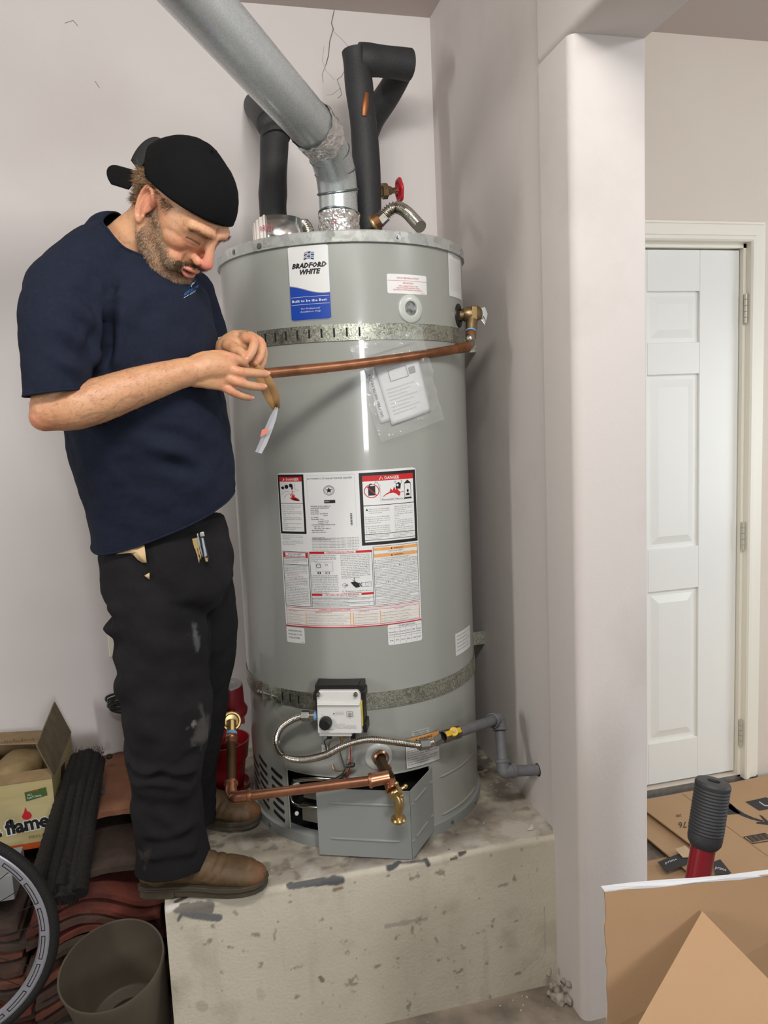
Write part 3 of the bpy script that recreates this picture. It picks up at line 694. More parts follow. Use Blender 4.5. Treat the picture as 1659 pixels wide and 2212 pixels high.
rows = ['WATER HEATER CORPORATION  AMBLER PA USA', '200 LAFAYETTE STREET  MIDDLEVILLE MI 49333', 'Model No  MI75S6BN', 'Serial No  RH41424681', 'Nom. Cap.  75 US gal     Type: NATURAL GAS', '           283.9 Liters', 'Input    76000 Btu/hr', 'Gas Pressure Manifold    4.0 In WC', '      Inlet Supply Max   14.0 In WC', '      Inlet Supply Min   5.0 In WC', 'CLOSET INSTALLATION MINIMUM CLEARANCES IN INCHES', '  0 REAR    1 LEFT    12 TOP', '  0 SIDES   4 FRONT   6 VENT CONNECTOR', 'MAX ALLOWABLE WORKING', 'Pressure: Test 300 psi  Working 150 psi', '', '', 'CATEGORY I, NATURAL DRAFT', 'COMPLIES WITH EFFICIENCY RULES FOR NOX']
for i, l in enumerate(rows):
    if l: pr.text(l, .25+.008*(len(l)-len(l.lstrip())), .783-i*.0118, .0065, INK, sx=.0062, wmax=.29, bold=.012)
for k in range(14): pr.rect(.52, .66+k*.0055, .533, .66+k*.0055+(.0035 if k % 3 else .002), INK, 3)
for k in range(7): pr.text('CAUTION LINES LISTED BY STANDARDS AND AGENCY CODES 2AB 1AC 66', .245, .578-k*.0098, .006, GREYI if k % 2 else INK, width=.325)
para(['This water heater meets or exceeds applicable minimum efficiency', 'requirements of building energy codes.'], .245, .505, .58, .011, .006)
# right danger block
pr.rect(.59, .525, .995, .985, INK, 1, 14); pr.rect(.612, .545, .975, .965, PAPER, 2, 14); pr.rect(.612, .93, .975, .965, INKR, 3, 14)
tri(.725, .936, .03, .024, PAPER, INKR); pr.text('DANGER', .765, .937, .019, PAPER, width=.105, lift=4, bold=.02)
pr.rect(.612, .775, .975, .779, INK, 3, 14)
circ(.672, .868, .05, .006, INKR); pr.rect(.648, .84, .697, .9, INK, 3); pline([(.66, .9), (.66, .912), (.675, .912)], .008); pline([(.637, .898), (.707, .838)], .006, INKR, 4)
pline([(.69, .905), (.7, .925), (.715, .92), (.725, .89), (.73, .86)], .0025)
pline([(.735+.0*k, .905-k*.011) if 0 else (.728+(.006 if k % 2 else 0), .91-k*.011) for k in range(11)], .0015, GREYI)
pline([(.73+k*.012, .80+(.004 if k % 2 else 0)) for k in range(17)], .0015, GREYI)
pr.poly([(.745, .828), (.87, .828), (.875, .85), (.86, .862), (.85, .885), (.84, .865), (.83, .89), (.818, .862), (.805, .878), (.795, .855), (.775, .848)], INKR, 3)
pr.poly([(.84, .875), (.875, .87), (.88, .9), (.865, .915), (.845, .905)], INK, 4); pr.poly([(.855+.008*math.cos(k*.7), .895+.008*math.sin(k*.7)) for k in range(9)], PAPER, 5)
pline([(.84, .905), (.836, .922), (.846, .918)], .003); pline([(.878, .9), (.888, .918), (.882, .925)], .003)
pr.frame(.905, .81, .955, .905, .003, INK, 3, 2, .004); pr.poly([(.905, .905), (.955, .905), (.93, .925)], INK, 3); pr.rect(.9, .803, .96, .811, INK, 3)
pr.poly([(.93+.008*math.cos(k*.7), .855+.01*math.sin(k*.7)) for k in range(9)], INK, 4); pr.poly([(.915, .825), (.945, .825), (.94, .84), (.92, .84)], INK, 4); pline([(.9, .85), (.885, .852), (.875, .848)], .004, INKR)
pr.text('Flammable Vapors', .74, .806, .010, INK, width=.15, lift=4)
tri(.625, .745, .017, .015, INK)
para(['Vapors from flammable', 'liquids will explode and catch fire', 'causing death and severe burns.'], .645, .75, .80, .012, .008)
para(['Do not use or store flammable', 'products such as gasoline, solvents', 'or adhesives in the same room or', 'area near the water heater.'], .62, .70, .80, .0125, .008)
para(['Keep flammable products:', ' 1. far away from heater,', ' 2. in approved containers,', ' 3. tightly closed and', ' 4. out of children reach.'], .62, .642, .80, .0125, .008)
para(['Water heater has a main', 'burner and pilot flame.', 'The pilot flame:', ' 1. is on all the time and', ' 2. will ignite flammable', '    vapors.'], .825, .757, .97, .012, .0075)
para(['Vapors:', ' 1. cannot be seen,', ' 2. are heavier than air,', ' 3. go a long way on the', '    floor and', ' 4. can be carried from', '    other rooms to the pilot', '    flame by air currents.'], .825, .68, .97, .0118, .0075)
pr.rect(.612, .593, .975, .596, INK, 3, 14); pr.rect(.612, .556, .975, .559, INK, 3, 14)
para(['Do not install water heater where', 'flammable products will be stored', 'or used unless the main burner'], .62, .583, .79, .0095, .006)
para(['above the floor. This will reduce', 'but not eliminate the risk of', 'vapors being ignited by the main'], .81, .583, .97, .0095, .006)
# lower left: safety
INKO2 = INKO
pr.frame(.01, .135, .215, .495, .004, INK, 2, 8, .003); pr.rect(.016, .455, .209, .488, INKR, 3, 8); pr.rect(.033, .458, .192, .485, PAPER, 4, 8)
pr.text('FOR YOUR SAFETY', .112, .474, .008, INK, width=.11, align='C', lift=5, bold=.02); pr.text('READ BEFORE OPERATING', .112, .461, .008, INK, width=.15, align='C', lift=5, bold=.02)
para(['WARNING: If you do not follow these instructions', 'exactly, a fire or explosion may result causing', 'property damage, personal injury or loss of life.'], .016, .444, .213, .0105, .0065)
pr.rect(.01, .408, .215, .411, INK, 2, 8)
para(['A. This appliance has a pilot which is lit by an', '   electric spark gas ignition system.', 'B. BEFORE LIGHTING smell all around the', '   appliance area for gas. Be sure to smell next', '   to the floor because some gas is heavier than', '   air and will settle on the floor.'], .02, .398, .21, .0108, .0065)
pr.text('WHAT TO DO IF YOU SMELL GAS', .035, .331, .007, INKR, width=.13)
para(['   Do not try to light any appliance.', '   Do not touch any electric switch; do not use', '   any phone in your building.', '   Immediately call your gas supplier from a', '   neighbors phone. Follow the gas suppliers', '   instructions.', '   If you cannot reach your gas supplier, call', '   the fire department.', 'C. Use only your hand to push in or turn the gas', '   control knob. Never use tools. If the knob will', '   not push in or turn by hand, do not try to repair', '   it, call a qualified service technician.', 'D. Do not use this appliance if any part has', '   been under water. Immediately call a qualified', '   service technician to inspect the appliance and', '   to replace any part of the control system and', '   any gas control which has been under water.'], .02, .32, .21, .0108, .0065)
# lower middle: operating instructions
pr.frame(.222, .135, .655, .495, .003, INK, 2, 14, .002); pr.rect(.225, .482, .652, .497, INKR, 3, 14); pr.rect(.33, .484, .545, .496, PAPER, 4, 6)
pr.text('OPERATING INSTRUCTIONS', .437, .486, .008, INKR, width=.19, align='C', lift=5, bold=.02)
para(['1. STOP! Read the safety information', '   at the left on this label.', '2. Set the gas control knob to the OFF', '   position.'], .23, .468, .42, .0115, .0065)
pr.frame(.265, .37, .385, .43, .002, GREYI, 3, 3, .0015); circ(.285, .405, .016, .004); pline([(.285, .405), (.292, .412)], .003); circ(.34, .41, .008, .002)
pr.rect(.275, .352, .298, .366, INK, 3); pr.rect(.281, .355, .292, .363, PAPER, 4); pr.rect(.33, .352, .362, .366, GREYI, 3); pr.rect(.34, .355, .355, .363, PAPER, 4)
para(['3. Wait five (5) minutes to clear out any gas.', '   Then smell for gas, including near the floor.', '   If you smell gas, STOP! Follow B in the', '   safety information at the left on this label.', '   If you do not smell gas, go to the next step.', '4. Remove outer door.', '5. Locate ignitor button.', '6. Look through sight glass window on', '   inner door to view pilot.', '7. Turn the gas control knob clockwise', '   to the PILOT position.'], .23, .338, .43, .0112, .0065)
para(['8. Depress and hold in gas control knob', '   for 5 seconds. While holding in the knob', '   in, push ignitor button repeatedly until', '   pilot is lit. Continue to hold the knob', '   about one minute after the pilot is lit.', '   Release knob and it will pop back up.', '   Pilot should remain lit. If it goes', '   out, repeat steps 2 through 8.', '   If the knob does not pop up when', '   released, stop and immediately call', '   your service technician or supplier.', '   If the pilot will not stay lit after', '   several tries, turn the knob to OFF', '   and call your service technician.'], .44, .468, .65, .0112, .0065)
pr.poly([(.50, .295), (.53, .3), (.56, .285), (.56, .262), (.535, .258), (.52, .27)], INK, 3); pline([(.515, .31), (.53, .3), (.525, .325)], .004)
pr.frame(.575, .262, .64, .292, .002, INK, 3, 2, .0015); pline([(.56, .29), (.575, .262)], .004); pline([(.575, .29), (.56, .262)], .003); pr.frame(.6, .266, .62, .288, .002, GREYI, 4, 1, .0015)
pline([(.44, .28), (.46, .292), (.48, .28), (.46, .262), (.44, .28)], .0015); pr.poly([(.455, .275), (.47, .285), (.485, .275), (.47, .268)], GREYI, 3)
para(['9. Replace outer door.', '10. Turn gas control knob to the desired setting.'], .44, .235, .66, .011, .0065)
pr.rect(.225, .21, .652, .224, INKR, 3, 14); pr.rect(.3, .211, .57, .223, PAPER, 4, 6); pr.text('TO TURN OFF GAS TO APPLIANCE', .437, .2125, .008, INKR, width=.23, align='C', lift=5, bold=.02)
para(['1. Turn the gas control knob counterclockwise to the OFF position.'], .235, .199, .75, .01, .006)
pr.rect(.222, .191, .655, .193, INK, 2, 8)
para(['Read and follow water heater WARNINGS and INSTRUCTIONS. If installation and', 'operation instructions are missing, contact the retailer or manufacturer.'], .23, .181, .65, .0105, .0065); pr.rect(.222, .163, .655, .165, INK, 2, 8)
para(['WARNING: Do not expose this unit to vapor in your attic. Damage to the controls may', 'occur and will nullify the warranty. Refer to the installation manual.'], .23, .153, .65, .0105, .0065)
# lower right: warnings
pr.frame(.662, .135, .99, .515, .003, INK, 2, 12, .002)
for y in (.488, .445):
    pr.rect(.667, y, .985, y+.018, INKO, 3, 12); tri(.785, y+.003, .015, .012, INK); pr.text('WARNING', .807, y+.004, .009, INK, width=.07, lift=4, bold=.01)
pr.text('FOR YOUR SAFETY', .825, .475, .008, INK, width=.11, align='C')
wl = ['Do not store or use gasoline or other flammable, combustible or corrosive', 'vapors or liquids in the vicinity of this or any other appliance.']
para(wl, .67, .468-.004, .985, .008, .005)
blk = ['HOT WATER IS A SCALD HAZARD AND REQUIRES TEMPERED MIXING', 'A. Service temperature of 160F (71C) maximum', 'B. Lower temperature settings 120F', '', 'Vapors from flammable liquids will explode and catch fire causing death or', 'severe burns.', '', 'This appliance must be installed in accordance with local codes, or in the', 'absence of local codes, the national fuel gas code. For installation in', 'manufactured homes see the installation instructions. Not for installation', 'in recreational vehicles.', '', 'WARNING: Combustion air must not be contaminated by corrosive', 'chemical vapors, and ventilation air must be provided as described', 'in the manual. Failure could result in burner failure and damage', 'to the heater.', '', 'STATE SAFETY NOTICE', 'WARNING: This product can expose persons to combustion by-products', 'during servicing, ventilation or maintenance. See instructions.', '', 'WARNING: If not installed, operated and maintained in accordance with the', 'instructions this product could expose you to substances in fuel or from', 'fuel combustion which can cause illness or serious harm.', '', 'SUITABLE FOR WATER (POTABLE) HEATING AND SPACE HEATING', 'This water heater is suitable for hot water and space heating. The water', 'must never be connected to an existing heating system or component', 'previously used with a non potable water heating appliance.']
for i, l in enumerate(blk):
    y = .432-i*.0102
    if not l: pr.rect(.662, y+.003, .99, y+.0045, INK, 2, 8)
    else: pr.text(l, .67 if l[0] not in 'HS' else .72, y, .006, INK, width=.31 if l[0] not in 'HS' else .2, lift=2)
# diagnostic code table
pr.frame(.012, .012, .988, .128, .002, INKR, 2, 30, .003); pr.rect(.012, .108, .988, .110, INKR, 2, 30); pr.text('CONTROL DIAGNOSTIC CODES', .38, .114, .008, INKR, width=.22, align='C', bold=.02)
pr.text('For installation instructions see manual. Refer to service manual for additional troubleshooting information.', .52, .115, .0055, GREYI, width=.44)
CRM = mat('cream_band', (228, 205, 180), .45); pr.rect(.017, .02, .985, .095, CRM, 2, 30); 
for i in range(4): pr.rect(.02, .022+i*.0185, .98, .036+i*.0185, PAPER, 3, 30)
for x in (.168, .485, .505, .69): pr.rect(x, .012, x+.005, .098, INKO, 4)
for x, s_ in ((.07, 'LED STATUS'), (.3, 'OPERATIONAL STATUS'), (.58, 'LED STATUS'), (.83, 'FAULT STATUS')): pr.text(s_, x, .099, .007, INKR, align='C', lift=4, width=.07 if len(s_) < 14 else .12)
for i in range(4):
    y = .026+i*.0185
    pr.text('One flash every four seconds', .024, y, .0055, INK, lift=4, width=.1+.02*(i % 2)); pr.text('Indicates that the control is on and the pilot flame is proven', .18, y, .0055, INK, lift=4, width=.26+.02*(i % 3))
    pr.text('Two flashes and three seconds pause', .515, y, .0055, INK, lift=4, width=.16); pr.text('Insufficient millivolt output or weak pilot flame', .70, y, .0055, INK, lift=4, width=.2+.02*(i % 2))
pr.rect(0.004, -.0, .996, .006, INKR, 2, 30)
pr.build(BL, {})
# two small tags beneath it
dth = thR-thL; dz = zHi-zLo
lb, p2 = sticker('code_sticker', thL, thL+dth*.15, zLo-.045, zLo-.003, PAPER, .05, .1)
for k, s_ in enumerate(['SAR WATER HEATER COMPLIES', 'WITH CSA 4.1 AND 21.10.1 CODES', 'FOR SALE ANYWHERE']): p2.text(s_, .12, .72-.22*k, .11, INK, width=.74-.12*(k == 2))
p2.text('238-4321', .8, .06, .05, INK, wmax=.15); p2.build(lb, {})
lb, p2 = sticker('efficiency_sticker', thR-dth*.26, thR, zLo-.055, zLo-.001, PAPER, .03, .08)
p2.text('GAS EFFICIENCY DATA', .55, .87, .09, INK, width=.5, align='C')
p2.rect(.02, .82, .98, .835, GREYI, 2, 3); p2.rect(.02, .38, .98, .395, GREYI, 2, 3)
for i in range(5): p2.rect(.17+i*.165, .05, .177+i*.165, .83, GREYI, 2)
for i, (a, s_) in enumerate(zip(('Nom', 'Recov', 'Input', 'Therm', 'EF', 'Rating'), ('74', '77', '76.0', '80', '0.58', '0.67'))): p2.text(a, .095+i*.163, .6, .06, INK, align='C', wmax=.13); p2.text('rate', .095+i*.163, .48, .06, INK, align='C', wmax=.13); p2.text(s_, .095+i*.163, .18, .07, INK, align='C', wmax=.12)
p2.build(lb, {})
# warning sticker near the gas line
a0, a1 = rd(6.5), rd(24.8); lb, p2 = sticker('warning_sticker', a0, a1, .643, .728, INK, .03, .03)
p2.rect(.015, .015, .985, .985, PAPER, 1, 6); p2.rect(.02, .80, .98, .98, INKO, 2, 6); p2.poly([(.26, .83), (.34, .83), (.30, .93)], INK, 3); p2.text('WARNING', .38, .84, .09, INK, width=.38, lift=3, bold=.02)
for k in range(9): p2.text(['Do not store clothing or flammable', 'items around this appliance since', 'they may catch fire when heater is on'][k % 3], .05, .71-.075*k, .045, INK, width=.88 if k % 3 != 2 else .6)
p2.build(lb, {})
lb, p2 = sticker('date_sticker', rd(10), rd(19), .731, .744, mat('pale_plastic', (186, 190, 184), .35), .03, .1)
p2.text('FLAMMABLE VAPOR IGNITION', .5, .55, .3, INK, width=.9, align='C'); p2.text('RESISTANT SYSTEM', .5, .1, .3, INK, width=.7, align='C'); p2.build(lb, {})
# ---------------- gas control valve
tc, zc = hit(735, 1535, HR+.04); ax, ay, an = cframe(tc); o0 = cp(tc, zc, HR)
CV = lambda x, y, z: o0+ax*x+ay*y+an*z
k = .058
mb = MB().fbox(o0, ax, ay, an, (-k-.004, -.04, -.01), (k+.004, k+.012, .045)).fbox(o0, ax, ay, an, (-k-.009, .03, 0), (-k, .05, .05)).fbox(o0, ax, ay, an, (k, -.055, 0), (k+.010, -.03, .05)).fbox(o0, ax, ay, an, (k, .035, 0), (k+.009, .055, .05)).fbox(o0, ax, ay, an, (-k*.9, k+.008, .01), (k*.9, k+.016, .052))
cvb = mb.build('control_back', M_blackp, WH, bevel=.002)
mb = MB(); fr_ = [(-k, -.052), (k, -.052), (k, .05), (k-.008, .06), (-k+.008, .06), (-k, .05)]
fz = [.066 if y < .02 else .056 for x, y in fr_]
mb.add([CV(x, y, .018) for x, y in fr_]+[CV(x*.97, y*.97, zz_) for (x, y), zz_ in zip(fr_, fz)], [(5, 4, 3, 2, 1, 0), (6, 7, 8, 9, 10, 11)]+[(i, (i+1) % 6, (i+1) % 6+6, i+6) for i in range(6)])
mb.fbox(o0, ax, ay, an, (-.055, -.062, .022), (.03, -.05, .058))
mb.fbox(o0, ax, ay, an, (-.055, .022, .05), (.055, .028, .0665))
cb = mb.build('control_housing', M_white, WH, bevel=.003)
for sx_, sy_ in ((-.05, .05), (.045, .05)): MB().lathe([(0, .0665), (.004, .0665), (.0055, .064), (.0055, .05)], CV(sx_, sy_, 0), an, n=14).build('cover_screw', M_steel, cb)
mb = MB().lathe([(0, .083), (.012, .083), (.0145, .08), (.0165, .066), (.0165, .06)], CV(-.034, -.022, 0), an, n=28); mb.fbox(CV(-.034, -.022, .083), ax, ay, an, (-.003, -.012, 0), (.003, .012, .002)); mb.build('dial', M_blackp, WH)
mpv = lambda x, y, l: CV(x, y, .0668+.0002*l)
p2 = Print(mpv); 
for a, s_ in ((110, 'HOT'), (60, 'A'), (20, 'B'), (-20, 'C'), (-60, 'VERY HOT'), (150, 'PILOT'), (-120, 'OFF')): p2.text(s_, -.034+.0235*math.cos(rd(a)), -.022+.0215*math.sin(rd(a)), .0022, INK, align='C')
for a in range(-140, 170, 18): p2.stroke([(-.034+.018*math.cos(rd(a)), -.022+.018*math.sin(rd(a))), (-.034+.0198*math.cos(rd(a)), -.022+.0198*math.sin(rd(a)))], .0005, INK)
p2.poly([(-.014, .001), (-.009, .001), (-.0115, .005)], INK)
for k2 in range(3): p2.text('CAUTION HOTTER WATER', -.008, .006-.003*k2, .0015, INK, width=.022)
p2.frame(.021, -.006, .037, .008, .0008, INK, 1, 1); p2.text('\u25a0', .025, -.003, .007, GREYI, width=.008)
p2.text('STATUS', .029, -.010, .0018, INK, align='C')
for k2 in range(4): p2.text(['TO LIGHT PILOT', 'Press knob and hold while pushing the', 'ignitor. See manual before lighting the', 'pilot flame of this water heater'][k2], -.006, -.026-.0035*k2, .0018, INK, width=.022 if k2 == 0 else .05)
p2.build(cb, {})
YEL = mat('yellow_label', (224, 196, 40), .5)
mb = MB().fbox(o0, ax, ay, an, (k-.001, -.035, .02), (k+.0012, .03, .056)); mb.build('yellow_label', YEL, WH)
for x in (-.032, .03): MB().fbox(o0, ax, ay, an, (x-.006, -.075, .03), (x+.006, -.055, .045)).build('wire_plug', M_blackp, WH, bevel=.001)
mb = MB().cyl(CV(-.001, -.078, .035), CV(-.001, -.06, .035), .0065, n=6); mb.cyl(CV(-.001, -.085, .035), CV(-.001, -.078, .035), .004, n=12); mb.build('compression_nut', M_brass, WH)
def wire(name, pts, r, m, n=6): MB().sweep(catmull(pts, 5), r, n).build(name, m, WH)
wire('pilot_line', [CV(-.001, -.08, .035), hp(735, 1625, HR+.03), hp(745, 1660, HR+.02), hp(748, 1690, HR+.005), hp(745, 1700, HR-.02)], .002, M_zinc)
wire('control_wire', [CV(.03, -.075, .038), hp(760, 1605, HR+.03), hp(753, 1640, HR+.022), hp(750, 1670, HR+.01), hp(740, 1690, HR-.01)], .0016, M_white)
wire('control_wire', [CV(.026, -.075, .038), hp(757, 1610, HR+.03), hp(757, 1650, HR+.022), hp(752, 1675, HR+.01), hp(750, 1695, HR-.01)], .0014, INKR)
wire('control_wire', [CV(-.034, -.075, .038), hp(701, 1600, HR+.02), hp(703, 1610, HR+.01), hp(705, 1622, HR+.004)], .0014, M_blackp)
wire('control_wire', [hp(717, 1650, HR+.003), hp(722, 1664, HR+.006), hp(735, 1666, HR+.012), hp(760, 1655, HR+.02), hp(752, 1640, HR+.026)], .0013, M_copper)
wire('igniter_conduit', [hp(742, 1672, HR+.014), hp(752, 1660, HR+.02), hp(756, 1645, HR+.024)], .0035, M_steel)
wire('wire_clip', [hp(748, 1652, HR+.03), hp(764, 1648, HR+.03), hp(763, 1656, HR+.024), hp(748, 1657, HR+.024)], .002, M_blackp)
o1 = hp(702, 1618, HR+.004); t1 = hit(702, 1618)[0]; b1, b2, b3 = cframe(t1)
tg = MB().fbox(o1, b1, b2, b3, (-.009, -.012, 0), (.009, .012, .0006)).build('wire_tag', PAPER, WH); 
p2 = Print(lambda x, y, l: o1+b1*x+b2*y+b3*(.0008+.0002*l)); p2.text('QA', 0, -.003, .006, INK, align='C', width=.009); p2.build(tg, {})
# ================================================================== STRAPS, PIPES, VALVES
def band(mb, z0, z1, r, a0, a1, n=90, t=.0018, zf=lambda a: 0.):
    pts = [rd(a0+(a1-a0)*k/n) for k in range(n+1)]; vs = []
    for a in pts:
        for z, rr in ((z0, r), (z1, r), (z1, r+t), (z0, r+t)): vs.append(cp(a, z+zf(a), rr))
    fs = [(i*4+j, i*4+(j+1) % 4, (i+1)*4+(j+1) % 4, (i+1)*4+j) for i in range(n) for j in range(4)]+[(0, 1, 2, 3), (n*4+3, n*4+2, n*4+1, n*4)]
    mb.add(vs, fs)
def strap(label, z0, z1, bu, bv, slots, bt):
    t, z = hit(bu, bv); root = thing('seismic_strap', label, 'strap', cp(rd(0), z0))
    mb = MB(); gap = rd(bt)
    band(mb, z0, z1, HR+.001, bt+7, bt+353, 150)
    sb = mb.build('strap_band', M_galv, root, auto=60)
    # straps tie back to the walls
    MB().box((XW-.012-.09, 2.32, z0), (XW+.014, 2.322, z1)).build('wall_tab', M_galv, root)
    ax, ay, an = cframe(rd(bt+1)); zc_ = (z0+z1)/2; o = cp(rd(bt+1), zc_, HR+.002)
    for s_ in (-1, 1):
        m2 = MB(); q = o+ax*s_*.028
        m2.fbox(q, ax, ay, an, (-.012, -(z1-z0)/2, 0), (.012, (z1-z0)/2, .002)); m2.fbox(q, ax, ay, an, (-.0015-s_*.01, -(z1-z0)/2*.8, 0), (.0015-s_*.01, (z1-z0)/2*.8, .02))
        m2.build('strap_bracket', M_galv, root, bevel=.0008)
    MB().cyl(o-ax*.04+an*.012, o+ax*.045+an*.012, .0036, n=12).build('bolt', M_zinc, root)
    for s_ in (-.042, -.030, .040): MB().cyl(o+ax*s_+an*.012, o+ax*(s_+.007)+an*.012, .0075, n=6).build('nut', M_zinc, root)
    for k in slots:
        s1 = MB(); a = rd(k); e1, e2, e3 = cframe(a)
        s1.fbox(cp(a, zc_, HR+.0028), e1, e2, e3, (-.0022, -.011, 0), (.0022, .011, .0004)); s1.build('slot', M_dark, root)
strap('upper perforated metal strap around the heater below the badge', 1.768, 1.808, 530, 717, [-47+k*5.2 for k in range(9)], -59)
strap('lower metal strap around the heater behind the gas control box', .822, .866, 590, 1505, [-50, -45.5, -41], -58)
# draft hood, elbow, flue with foil tape
top = np.array([HC[0]-.002, HC[1], ZT-.012])
fl_ = thing('flue_pipe', 'galvanized metal flue rising from the heater top toward the upper left', 'flue', top)
MB().lathe([(.112, 0), (.118, .003), (.114, .010), (.09, .022), (.066, .036), (.058, .046), (.054, .06)], top, n=60).build('draft_hood', mat('dark_galvanized', (84, 86, 88), .5, metal=.8), fl_)
E0 = top+np.array([0, 0, .05]); E1 = np.array([.449, 2.228, 2.215]); E2 = np.array([.438, 2.20, 2.262]); E3 = np.array([.415, 2.15, 2.292]); E4 = np.array([.385, 2.09, 2.312])
PT = P(430, 0, Y=1.62); dirp = PT-E4; dirp = dirp/np.linalg.norm(dirp); PE = E4+dirp*1.6; r0 = .0545
mb = MB().sweep([E0, (E0+E1)/2, E1], r0, 48, cap=False); mb.build('lower_duct', M_duct, fl_, auto=60)
path = catmull([E1-np.array([0, 0, .01]), E1, E2, E3, E4, E4+dirp*.04], 5); MB().sweep(path, [r0+.0015]*len(path), 48, cap=False).build('elbow', M_duct, fl_, auto=60)
MB().sweep([E4+dirp*.0, E4+dirp*.3, E4+dirp*.9, PE], [r0+.003, r0+.003, r0+.003, r0+.003], 56, cap=False).build('upper_duct', M_duct, fl_, auto=60)
def bead(p, n_, r, w_=.004, m=M_duct, name='seam_bead'):
    n_ = np.array(n_)/np.linalg.norm(n_); e = np.cross(n_, [1, 0, 0.3]); e /= np.linalg.norm(e); g = np.cross(n_, e)
    MB().sweep([np.array(p)+(e*math.cos(a)+g*math.sin(a))*r for a in np.linspace(0, 2*math.pi, 49)[:-1]], w_, 8, closed=True).build(name, m, fl_)
M_beadm = mat('seam_metal', (120, 128, 130), .35, metal=.9)
bead(E0*.42+E1*.58, [.12, .1, 1], r0+.001, .0032, M_beadm); bead(E1+np.array([0, 0, .0]), [-.15, -.25, 1], r0+.002, .0035, M_beadm)
bead(E3, [-.35, -.55, .5], r0+.0015, .0022, M_beadm); bead(E2, [-.2, -.42, .75], r0+.0015, .0022, M_beadm)
sp_ = MB(); e = np.cross(dirp, [0, 0, 1]); e /= np.linalg.norm(e); up_ = np.cross(e, dirp)
sdir = up_*.8-e*.25*0; sdir = up_*.78+e*.62
sp_.sweep([E4+dirp*s+sdir*(r0+.004) for s in (.03, .8, 1.6)], .0022, 6); sp_.build('duct_seam', M_duct, fl_)
def wrinkled(path, r, n_, seed, name='foil_tape', amp=.0055):
    mb = MB().sweep(path, r, n_, cap=False); me = mb.mesh(name); co = get_co(me); c = np.array(path).mean(0)
    i = np.arange(len(co))//n_; d = co-np.array(path)[i]; d /= np.linalg.norm(d, axis=1)[:, None]
    nz = np.abs(fbm(co*np.array([30, 30, 45]), 4, seed)-.5)*2+np.abs(fbm(co*np.array([80, 80, 60]), 2, seed+5)-.5)
    set_co(me, co+d*(nz[:, None]*amp*1.6)); me.materials.clear()
    for p in me.polygons: p.use_smooth = False
    return obj_from(name, me, M_foil, fl_)
lo = E0+np.array([0, 0, -.008]); wrinkled([lo+(E1-lo)*k/26*.62 for k in range(27)], r0+.002, 90, 5)
tp0 = E4+dirp*.005; wrinkled([tp0+dirp*(k*.003-.012) for k in range(27)], r0+.0045, 90, 9)
# tiny red print on the tape and purple primer smear
pr = Print(lambda x, y, l: E0+np.array([math.sin(x/(r0+.006))*(r0+.0085), -math.cos(x/(r0+.006))*(r0+.0085), y]))
PINK = mat('pink_ink', (176, 60, 84), .5)
pr.text('08/21', -.03, .065, .007, PINK, width=.022); pr.text('08/21', -.03, .047, .007, PINK, width=.022)
pr.build(fl_, {})
mb = MB(); q = E4+dirp*.01
for k in range(9): mb.ell(q+e*(r0+.008)*(-1)*math.cos(-.2+k*.12)*-1+up_*(r0+.008)*math.sin(-.1+k*.13)+dirp*(.004+.0006*k*k), (.006, .006, .005), n=8, m=6)
o = mb.build('primer_smear', mat('purple_primer', (84, 30, 62), .3, coat=.5), fl_, kind='stuff')
# ---- black foam insulated pipes
def foam(pts, r, parent, name='foam_sleeve', n=26, k=6):
    path = catmull(pts, k); mb = MB().sweep(path, [r*(1+.03*math.sin(i*.8)) for i in range(len(path))], n); return mb.build(name, M_foam, parent, auto=50)
a = P(592, 492, Y=2.36)
t = thing('insulated_pipe', 'black foam insulated pipe rising behind the left of the flue', 'pipe', (a[0], a[1], ZT-.014))
foam([(a[0], a[1], ZT-.012), a+[0, 0, .05], P(590, 400, Y=2.37), P(593, 300, Y=2.4)], .041, t)
foam([P(596, 300, Y=2.39), P(592, 280, Y=2.4), P(580, 260, Y=2.41)], .043, t)
foam([P(583, 268, Y=2.41), P(566, 245, Y=2.52), P(552, 228, Y=2.68)], .040, t)
b = P(797, 488, Y=2.34)
t = thing('insulated_pipe', 'tall black foam insulated pipe loop right of the flue with mitred corners', 'pipe', (b[0], b[1], ZT-.014))
foam([(b[0], b[1], ZT-.012), b+[0, 0, .02], P(788, 300, Y=2.34), P(775, 180, Y=2.35), P(768, 112, Y=2.355)], .0405, t)
foam([P(775, 128, Y=2.35), P(800, 130, Y=2.352), P(830, 133, Y=2.36), P(884, 140, Y=2.375)], .044, t, k=3)
foam([P(868, 135, Y=2.40), P(852, 180, Y=2.46), P(812, 245, Y=2.56), P(790, 290, Y=2.62)], .04, t)
MB().sweep([P(792, 200, Y=2.30), P(789, 228, Y=2.295), P(787, 250, Y=2.30)], [(.006, .002), (.010, .004), (.007, .002)], 10, up=(0, 1, 0)).build('exposed_copper', mat('bare_copper', (140, 88, 52), .4, metal=.6), t)
